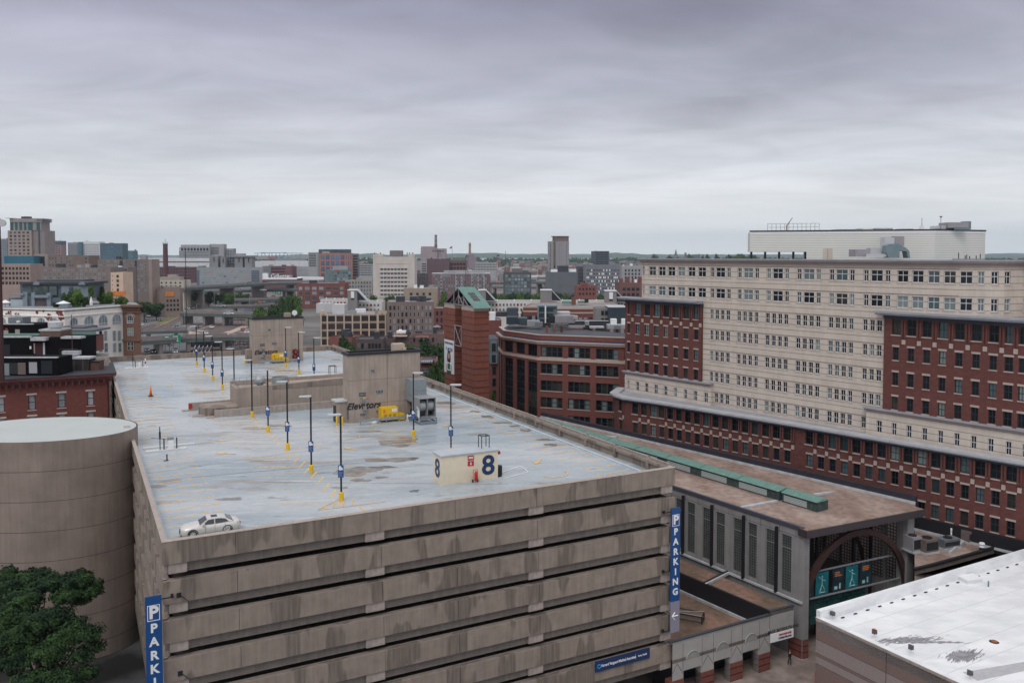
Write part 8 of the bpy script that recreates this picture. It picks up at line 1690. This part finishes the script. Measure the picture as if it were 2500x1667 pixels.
area('road', [(395, 815), (452, 812), (500, 790), (545, 778), (560, 768), (470, 768), (430, 790)], RD)
area('road', [(330, 812), (345, 800), (430, 770), (470, 755), (520, 742), (560, 728), (590, 722), (540, 722), (470, 742), (400, 762), (330, 775)], RD); area('grass', [(372, 792), (405, 792), (440, 772), (436, 768), (410, 770)], GRS)
area('path', [(458, 822), (462, 808), (500, 815), (545, 812), (600, 790), (618, 786), (618, 793), (560, 816), (500, 826)], PTH); area('street', [(560, 818), (620, 797), (700, 800), (700, 830), (520, 830)], RD)
area('tracks', [(502, 812), (560, 780), (612, 765), (616, 784), (560, 808)], BAL); area('road', [(500, 700), (800, 684), (800, 694), (500, 712)], RD); area('road', [(520, 745), (620, 736), (760, 720), (760, 735), (620, 752), (520, 757)], RDD)
m = MB()
for (a, b) in (((432, 806), (500, 772)), ((440, 812), (520, 772)), ((350, 812), (440, 772)), ((515, 800), (560, 776)), ((470, 812), (552, 778))):
    p, q = at(*a, .3), at(*b, .3); d = (q - p).normalized(); n = Vector((-d.y, d.x, 0)) * .35; m.q([p - n, q - n, q + n, p + n])
m.build('median_strip', PTH)['kind'] = 'structure'
def bridge(lb, pts, z, wid, th=1.4, rail=1.4, piers=(), deckm=DKC, gird=GIR):
    t = thing('overpass', lb, 'overpass'); P = [at(x, y, z) for x, y in pts]; d = MB(); g = MB(); rr_ = MB()
    for a, b in zip(P, P[1:]):
        w = Wall(a.xy, b.xy); w.bar(d, 0, w.L, z - .4, z, -wid, 0); w.bar(g, 0, w.L, z - .4 - th, z - .403, -wid + .2, -.2)
        w.bar(rr_, 0, w.L, z + .003, z + rail * .55, -.25, 0); w.bar(rr_, 0, w.L, z + rail - .12, z + rail, -.2, -.05); w.bar(rr_, 0, w.L, z + .003, z + rail * .6, -wid, -wid + .25)
        for i in range(int(w.L / 3)): w.bar(rr_, i * 3, i * 3 + .25, z + rail * .55, z + rail, -.2, -.05)
    d.build('deck', RD, t); g.build('girder', gird, t); rr_.build('parapet', deckm, t)
    for px in piers:
        for a, b in zip(P, P[1:]):
            w = Wall(a.xy, b.xy); s = wall_s(w, px, 780)
            if 0 <= s <= w.L: m = MB(); w.bar(m, s - .9, s + .9, 0.3, z - .4 - th, -wid + .5, -1); m.build('pier', DKC, t)
    return t
bridge('near green girder overpass just behind the deck parapet', [(330, 834), (455, 826), (560, 822), (640, 822)], 7, 11, 1.6, 1.8, (395, 460, 545))
bridge('long curved overpass with railing above the near one', [(330, 810), (400, 808), (458, 806)], 5, 9, 1.2, 2.0, (360, 430)); bridge('middle overpass with dark piers and a green sign', [(438, 764), (520, 766), (640, 768)], 8, 12, 1.6, 1.6, (442, 495, 543, 600)); bridge('second middle overpass behind the steel frames', [(515, 748), (620, 747), (720, 744)], 8, 10, 1.3, 1.4, (572, 640, 700))
bridge('higher far overpass with orange and green signs', [(572, 732), (650, 731), (760, 728)], 9, 9, 1.2, 1.4, (625, 680)); bridge('lower deck of the far viaduct', [(455, 712), (560, 710), (760, 706)], 12, 14, 1.5, 1.5, (530, 590, 650, 700), deckm=C_GRY); bridge('upper deck of the far viaduct', [(455, 703), (560, 698), (650, 692), (790, 688)], 19, 16, 1.8, 1.8, (500, 575, 650, 722), deckm=C_GRY); bridge('far viaduct passing behind the teal condominium', [(1190, 690), (1300, 688), (1420, 690)], 16, 14, 2, 1.6, (1200, 1310, 1328), deckm=C_GRY); bridge('far lower road deck behind the teal condominium', [(1190, 700), (1420, 702)], 9, 14, 1.5, 1.4, (1205, 1315), deckm=C_GRY)
m = MB(); p = at(498, 800, 0)
def sgn(px0, px1, y0, y1, Z, lb, mt=SGN, txt=None, foot=None):
    a = atY(px0, y0, Z); b = atY(px1, y1, Z); t = thing('road_sign', lb, 'road sign', (a.x, Z, 0)); w = b.x - a.x
    MB().box(0, w, 0, .3, b.z, a.z).build('panel', mt, t); m = MB(); m.tube((w * .2, .4, 0), (w * .2, .4, a.z), .15, 4); m.tube((w * .8, .4, 0), (w * .8, .4, a.z), .15, 4); m.build('post', GREYP, t); m = MB(); h = a.z - b.z; rr = random.Random(int(px0))
    if mt is SGN:
        for j in range(3): c = rr.random() * .15; m.box(w * (.12 + c), w * (.62 + c + .1 * rr.random()), -.03, -.003, a.z - h * (.26 + .25 * j), a.z - h * (.16 + .25 * j))
        m.build('lettering', WHITE, t)
    if foot: MB().box(0, w, 0, .3, b.z - 1.0, b.z - .01).build('yellow_strip', ORG, t)
sgn(398.5, 416, 819, 836, 404, 'left of two big green road signs above the near overpass', foot=1); sgn(418.5, 441.5, 817, 837.5, 404, 'right and larger of two big green road signs above the near overpass'); sgn(517.5, 531, 762, 771, 600, 'green road sign on the middle overpass'); sgn(499.5, 516.5, 764, 771.5, 600, 'pale back of a road sign on the middle overpass', C_PGR); sgn(630, 639.5, 730, 739, 760, 'orange road sign on the higher overpass', ORG); sgn(640, 650, 732, 738.5, 760, 'green road sign beside the orange one'); sgn(665.5, 674, 711, 717, 880, 'left of three distant green road signs'); sgn(676, 686, 709, 719, 880, 'middle of three distant green road signs'); sgn(692, 703, 711, 719, 880, 'right of three distant green road signs with orange top'); sgn(637, 644, 699, 703, 1000, 'small green sign on the far viaduct')
def scaff(px0, px1, y0, y1, Z, lb, seed):
    a = atY(px0, y0, Z); b = atY(px1, y1, Z); t = thing('pipe_scaffold', lb, 'scaffold', (a.x, Z, 0)); r = random.Random(seed); m = MB(); w = b.x - a.x
    n = max(3, int(w / 5))
    for y in (0, 7):
        for i in range(n + 1): m.tube((w * i / n, y, max(0.3, b.z - 2)), (w * i / n, y, a.z - r.random() * 2), .16, 4)
        for k in range(4): z = b.z + (a.z - b.z) * (k + .5) / 4; m.tube((0, y, z), (w, y, z), .2, 4)
    for i in range(n): z = b.z + (a.z - b.z) * .4; m.tube((w * i / n, 0, z), (w * (i + 1) / n, 0, a.z - 1), .12, 4); m.tube((w * i / n, 0, z), (w * i / n, 7, z), .14, 4)
    m.build('frame', cm((.26, .28, .31)), t)
scaff(560, 622, 762, 785, 560, 'pale steel frame structure beside the middle overpass', 1); scaff(553, 616, 822, 856, 418, 'pale steel frame structure behind the deck beside the far elevator house', 2); scaff(590, 640, 754, 762, 640, 'small pale steel frame behind the middle overpass', 3)
tn = MB(); a = atY(462, 832, 432); b = atY(552, 857, 432); t = thing('tunnel_mouth', 'black tunnel mouth under the near overpass', 'tunnel'); tn.box(a.x, b.x, 432, 445, 0.2, a.z).build('opening', BLACK, t); m = MB()  # solid black block stands in for the dark inside the tunnel
for i in range(5): p, q = at(480 + i * 9, 858, .4), at(492 + i * 10, 838, .4); m.tube((p.x, p.y - 4, .5), (q.x, q.y - 8, .9), .25, 4)
m.build('rails', FLASH, t)
# cars
CARC = {'white': (.62, .63, .64), 'silver': (.38, .39, .41), 'black': (.02, .02, .025), 'red': (.35, .03, .03), 'blue': (.05, .09, .16), 'grey': (.16, .17, .18)}
def smallcar(col):
    p = mat('car_paint_' + col, CARC[col], .3, None, spec=.6); a = MB(); pr = [(-2.3, .35), (2.3, .35), (2.35, .8), (1.4, .95), (.6, 1.42), (-1.2, 1.45), (-2.0, 1.0), (-2.35, .85)]
    def ext(pr, y, m_):
        n = len(pr); a.q([(x, -y, z) for x, z in pr], m_); a.q([(x, y, z) for x, z in pr][::-1], m_)
        for i in range(n): p0, p1 = pr[i], pr[(i + 1) % n]; a.q([(p1[0], -y, p1[1]), (p0[0], -y, p0[1]), (p0[0], y, p0[1]), (p1[0], y, p1[1])], m_)
    ext(pr, .88, 0); g = MB(); g.q([(1.25, -.75, .99), (.62, -.7, 1.4), (.62, .7, 1.4), (1.25, .75, .99)]); 
    a.q([(1.36, -.75, .985), (1.36, .75, .985), (.66, .7, 1.42), (.66, -.7, 1.42)], 1); a.q([(-1.9, .75, 1.07), (-1.9, -.75, 1.07), (-1.3, -.7, 1.435), (-1.3, .7, 1.435)], 1)
    for s in (-1, 1): q = [(1.1, s * .89, .95), (.55, s * .89, 1.34), (-1.15, s * .89, 1.36), (-1.7, s * .89, 1.0)]; a.q(q if s < 0 else q[::-1], 1)
    for x in (-1.4, 1.4):
        for y in (-.8, .8): a.tube((x, y - .12, .33), (x, y + .12, .33), .33, 10, 2)
    for y in (-.6, .6): a.box(2.33, 2.38, y - .18, y + .18, .62, .78, 3)
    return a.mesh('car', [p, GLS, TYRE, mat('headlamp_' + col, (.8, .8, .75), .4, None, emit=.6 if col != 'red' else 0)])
CM_ = {k: smallcar(k) for k in CARC}
CL = [(356, 786, 'black'), (391, 783, 'blue'), (388, 807, 'silver'), (403, 806, 'white'), (432, 800, 'black'), (463, 784, 'grey'), (482, 799.5, 'black'), (510, 782, 'black'), (518, 787.5, 'red'), (358, 857, 'black'), (373, 861, 'blue'), (427, 857, 'white'), (426, 862, 'silver'), (414, 842, 'red'), (502, 816, 'white'), (515, 801, 'white'), (594, 807, 'red'), (602, 814, 'white'), (606, 811, 'silver'), (600, 818, 'white'), (362, 773, 'white'), (372, 769, 'silver'), (409, 763, 'white'), (415, 761, 'silver'), (432, 762, 'white'), (440, 759, 'silver'), (447, 761, 'white'), (458, 755, 'white'), (468, 753, 'silver'), (478, 751, 'white'), (500, 747, 'blue'), (521, 743, 'white'), (527, 738, 'silver'), (533, 735, 'white'), (538, 731, 'white'), (545, 733, 'red'), (550, 730, 'silver'), (556, 728, 'white'), (536, 748, 'white'), (561, 734, 'grey'), (668, 724, 'red'), (686, 727, 'grey'), (345, 795, 'white'), (350, 806, 'red')]
ORD = {}
for px, py, col in CL:
    p = at(px, py, .35); ORD[col] = ORD.get(col, 0) + 1
    where = 'below the near overpass' if py > 835 else 'on the street beside the pale steel frame' if px > 590 and py > 780 else 'in the parked row by the tan concrete block' if 740 < py < 775 and px < 490 else 'among the parked cars near the brown tiled house' if py < 750 and px < 565 else 'on the far road near the green signs' if px > 660 else 'on the expressway lanes'
    if ORD[col] > 1 and 'parked row' in where: where += (', second from left', ', third from left', ', fourth from left', ', fifth from left', ', sixth from left')[min(4, sum(1 for a, b, c in CL[20:29] if c == col and a < px) - 1)] if sum(1 for a, b, c in CL[20:29] if c == col and a < px) else ', leftmost'
    o = link('car', CM_[col], None, (p.x, p.y, .36), (rad(-65) if py > 770 else rad(-40)) + rnd.random() * .2); tag(o, '%s car %s' % (col, where), 'car', 'cars around the expressway'); o.scale = (1.15, 1.15, 1.15)
for px, py, z, col, lb in ((553, 769, 9.0, 'white', 'white car crossing the middle overpass'), (535, 750, 9.0, 'silver', 'silver car on the second middle overpass'), (640, 710.5, 12.2, 'white', 'white car on the lower viaduct deck'), (580, 706, 12.2, 'silver', 'silver car on the lower viaduct deck at left'), (607, 693, 19.2, 'grey', 'grey car on the upper viaduct deck'), (645, 690.5, 19.2, 'red', 'dark red car on the upper viaduct deck'), (712, 703, 12.2, 'white', 'white car at the right of the lower viaduct deck')):
    p = at(px, py, z); o = link('car', CM_[col], None, (p.x, p.y + 4, z), .05); tag(o, lb, 'car', 'cars around the expressway'); o.scale = (1.3,) * 3
for px, yt, yb, Z in ((450, 752, 800, 560), (480, 742, 790, 600), (523, 715, 765, 700), (573, 718, 765, 720), (609, 722, 770, 700), (388, 775, 812, 500), (412, 766, 800, 520), (347, 765, 815, 480)):
    a = atY(px, yt, Z); t = thing('light_pole', 'thin grey street light pole beside the expressway', 'light pole', (a.x, Z, 0), 0, 'street lights along the expressway'); MB().tube((0, 0, 0), (0, 0, a.z), .16, 5).build('pole', GREYP, t); MB().box(0, 2.6, -.12, .12, a.z - .1, a.z + .1).build('arm', GREYP, t)
# ================= silver sedan on the deck =================
CP = mat('champagne_paint', (.62, .60, .57), .25, (1.5, .03), metal=.15, spec=.6); CG = mat('car_glass', (.015, .022, .025), .06, None, spec=.8)
fx_, fy_ = gl(478.6, 1313); CAR = ong('sedan', 'silver beige sedan parked alone in the near left corner of the deck', 'car', 1.75, 4.25, 24.01, rad(-1))
st = [(0, .50, .50, .72, .30), (.12, .78, .74, .80, .20), (.45, .88, .84, .90, .19), (1.0, .91, .88, .97, .19), (1.45, .92, .88, 1.02, .2), (2.1, .92, .88, 1.02, .2), (3.2, .93, .88, 1.03, .2), (3.9, .92, .86, 1.05, .2), (4.4, .90, .82, 1.06, .21), (4.72, .84, .76, 1.02, .24), (4.85, .70, .66, .86, .34)]
m = MB(); rows = []
for x, w, wb, zb_, z0 in st:
    rows.append([(x, -w * .8, z0), (x, -w, z0 + .12), (x, -w - .01, (z0 + zb_) * .52), (x, -wb, zb_ - .05), (x, -wb * .8, zb_), (x, 0, zb_ + .04), (x, wb * .8, zb_), (x, wb, zb_ - .05), (x, w + .01, (z0 + zb_) * .52), (x, w, z0 + .12), (x, w * .8, z0)])
for a, b in zip(rows, rows[1:]):
    for i in range(10): m.q([a[i], a[i + 1], b[i + 1], b[i]][::-1])
m.q(rows[0][::-1]); m.q(rows[-1])
bo = m.build('body', CP, CAR); md = bo.modifiers.new('s', 'WELD'); 
bm_ = bmesh.new(); bm_.from_mesh(bo.data); bmesh.ops.remove_doubles(bm_, verts=bm_.verts, dist=.001); bmesh.ops.recalc_face_normals(bm_, faces=bm_.faces); bm_.to_mesh(bo.data); bm_.free(); bo.modifiers.clear(); bo.data.polygons.foreach_set('use_smooth', [True] * len(bo.data.polygons))
m = MB(); R_ = [(1.45, .80, 1.0), (2.15, .66, 1.40), (2.6, .62, 1.46), (3.2, .62, 1.45), (3.65, .66, 1.36), (4.3, .76, 1.07)]
for (x0, w0, z0), (x1, w1, z1) in zip(R_, R_[1:]): m.q([(x0, -w0, z0), (x0, w0, z0), (x1, w1, z1), (x1, -w1, z1)][::-1])
for s in (-1, 1):
    q = [(1.45, s * .86, .99)] + [(x, s * w, z) for x, w, z in R_[1:-1]] + [(4.3, s * .84, 1.04)]; m.q(q if s > 0 else q[::-1])
ro = m.build('cabin', CP, CAR)
m = MB(); m.q([(1.52, -.74, 1.055), (2.12, -.61, 1.40), (2.12, .61, 1.40), (1.52, .74, 1.055)]); m.build('windscreen', CG, CAR); m = MB(); m.q([(4.2, .70, 1.135), (3.7, .6, 1.36), (3.7, -.6, 1.36), (4.2, -.70, 1.135)]); m.build('rear_window', CG, CAR)
m = MB(); m.box(2.5, 3.0, -.32, .32, 1.462, 1.475); m.build('sunroof', CG, CAR)
for s in (-1, 1):
    for xs in (((1.75, 1.04), (2.2, 1.36), (2.68, 1.40), (2.68, 1.04)), ((2.76, 1.04), (2.76, 1.40), (3.2, 1.39), (3.6, 1.31), (3.88, 1.08))):
        q = [(x, s * (.885 - (z - 1.0) * .50), z) for x, z in xs]; m = MB(); m.q(q if s > 0 else q[::-1]); m.build('side_window', CG, CAR)
    m = MB(); m.box(1.72, 1.9, s * .90, s * 1.06, 1.0, 1.13); m.build('mirror', CP, CAR)
    m = MB(); m.prism([(.06, s * .5), (.02, s * .62), (.5, s * .885), (.62, s * .80)], .60, .74); m.build('headlight', mat('clear_lamp%d' % s, (.6, .62, .65), .15, None), CAR)
    m = MB(); m.prism([(4.6, s * .84), (4.86, s * .68), (4.80, s * .55), (4.55, s * .78)], .74, .90); m.build('tail_light', RED, CAR)
    for x in (.95, 3.75):
        m = MB(); m.tube((x, s * .72, .33), (x, s * .925, .33), .345, 20); wh = m.build('wheel', TYRE, CAR); m = MB()
        m.tube((x, s * .90, .33), (x, s * .935, .33), .24, 18); m.build('rim', GALV, wh); m = MB()
        for k_ in range(5): an = k_ * 1.2566 + .6; m.tube((x, s * .938, .33), (x + .22 * math.cos(an), s * .938, .33 + .22 * math.sin(an)), .035, 4)
        m.build('spokes', SIL, wh)
        m = MB(); n_ = 14; pts = [(x + .40 * math.cos(math.pi * i / n_), s * .938, .36 + .40 * math.sin(math.pi * i / n_)) for i in range(n_ + 1)]
        for i in range(n_): m.tube(pts[i], pts[i + 1], .035, 4)
        m.build('wheel_arch', BLACK, CAR)
m = MB(); m.box(-.03, .02, -.34, .34, .42, .66); m.build('grille', BLACK, CAR); m = MB(); m.box(-.05, -.031, -.26, .26, .30, .41); m.build('licence_plate', BLUE, CAR); m = MB(); m.box(.0, .06, -.6, .6, .21, .29); m.build('lower_grille', BLACK, CAR)
m = MB()
for x in (1.95, 2.72, 3.55): m.box(x, x + .012, -.945, -.93, .35, .98)
m.build('door_gaps', DARK, CAR)
# ================= people =================
def person(label, px, py, top, legs, hair, z=0, walk=.18, face=0):
    p = at(px, py, z); o = thing('person', label, 'person', (p.x, p.y, z), face)
    V_ = [(0, 0, .95), (0, 0, 1.2), (0, 0, 1.42), (0, 0, 1.52), (0, -.01, 1.66), (.09, 0, .92), (.10, -walk * .5, .5), (.10, -walk * .2, .07), (.10, -walk * .2 - .14, .03), (-.09, 0, .92), (-.10, walk * .4, .5), (-.10, walk, .10), (-.10, walk - .12, .04), (.2, 0, 1.40), (.25, .04, 1.12), (.23, -.08, .88), (-.2, 0, 1.40), (-.25, .0, 1.12), (-.22, -.12, .9)]
    E_ = [(0, 1), (1, 2), (2, 3), (3, 4), (0, 5), (5, 6), (6, 7), (7, 8), (0, 9), (9, 10), (10, 11), (11, 12), (2, 13), (13, 14), (14, 15), (2, 16), (16, 17), (17, 18)]
    Rr = [.14, .13, .15, .055, .10, .10, .07, .05, .045, .10, .07, .05, .045, .065, .05, .035, .065, .05, .035]
    me = bpy.data.meshes.new('body'); me.from_pydata(V_, E_, []); b = link('tmp', me); s = b.modifiers.new('skin', 'SKIN'); u_ = b.modifiers.new('sub', 'SUBSURF'); u_.levels = 1
    for i, q in enumerate(me.skin_vertices[0].data): q.radius = (Rr[i], Rr[i] * (.72 if i < 3 else 1)); q.use_root = (i == 0)
    dg = bpy.context.evaluated_depsgraph_get(); dg.update(); nm = bpy.data.meshes.new_from_object(b.evaluated_get(dg)); bpy.data.objects.remove(b)
    nm.materials.clear(); sk = SKIN
    for x in (mat('clothes', top, .8, None), mat('trousers', legs, .8, None), sk): nm.materials.append(x)
    for f in nm.polygons: z_ = f.center.z; f.material_index = 2 if z_ > 1.47 or (abs(f.center.x) > .17 and z_ < .98) else (1 if z_ < .93 else 0)
    nm.polygons.foreach_set('use_smooth', [True] * len(nm.polygons)); link('body', nm, o)
    MB().lathe((0, .015, 1.64), [(.085, -.04), (.115, .02), (.10, .09), (.04, .13)], 10).build('hair', mat('hair', hair, .8, None), o, smooth=True); return o
person('person in dark clothes standing in the passage opening beside the station pier', 1928, 1623, (.015, .015, .02), (.02, .02, .025), (.25, .10, .04), face=.5)
person('person in a blue top and white trousers walking under the station sign', 1925, 1566, (.03, .06, .15), (.55, .55, .55), (.10, .06, .04), face=-.4)
p = at(1985, 1668, 0); t = thing('news_box', 'bright red box standing on the pavement by the white roofed building', 'news box', (p.x + .6, p.y - .2, 0), .4); MB().box(-.35, .35, -.3, .3, .1, 1.1).build('box', mat('bright_red', (.55, .03, .04), .5, None), t); MB().box(-.35, .35, -.3, .3, 1.103, 1.35).build('top', mat('dark_red2', (.35, .02, .03), .5, None), t); MB().box(-.3, .3, -.25, .25, .006, .1).build('base', DARK, t)
for px in (605, 612): pass
# ================= haze =================
hz = MB(); hz.box(-9800, 9800, -250, 15800, -1, 420); HZ = hz.build('haze', None or mat('haze_volume', (1, 1, 1), 1, None)); HZ['kind'] = 'stuff'; HZ['label'] = 'pale blue grey summer haze over the distant city'; HZ['category'] = 'haze'
hm = HZ.data.materials[0]; t = hm.node_tree; t.nodes.clear(); o_ = t.nodes.new('ShaderNodeOutputMaterial'); v_ = t.nodes.new('ShaderNodeVolumePrincipled'); v_.inputs['Color'].default_value = (.74, .87, 1.0, 1); v_.inputs['Density'].default_value = .000055; v_.inputs['Anisotropy'].default_value = .2; t.links.new(v_.outputs[0], o_.inputs['Volume'])
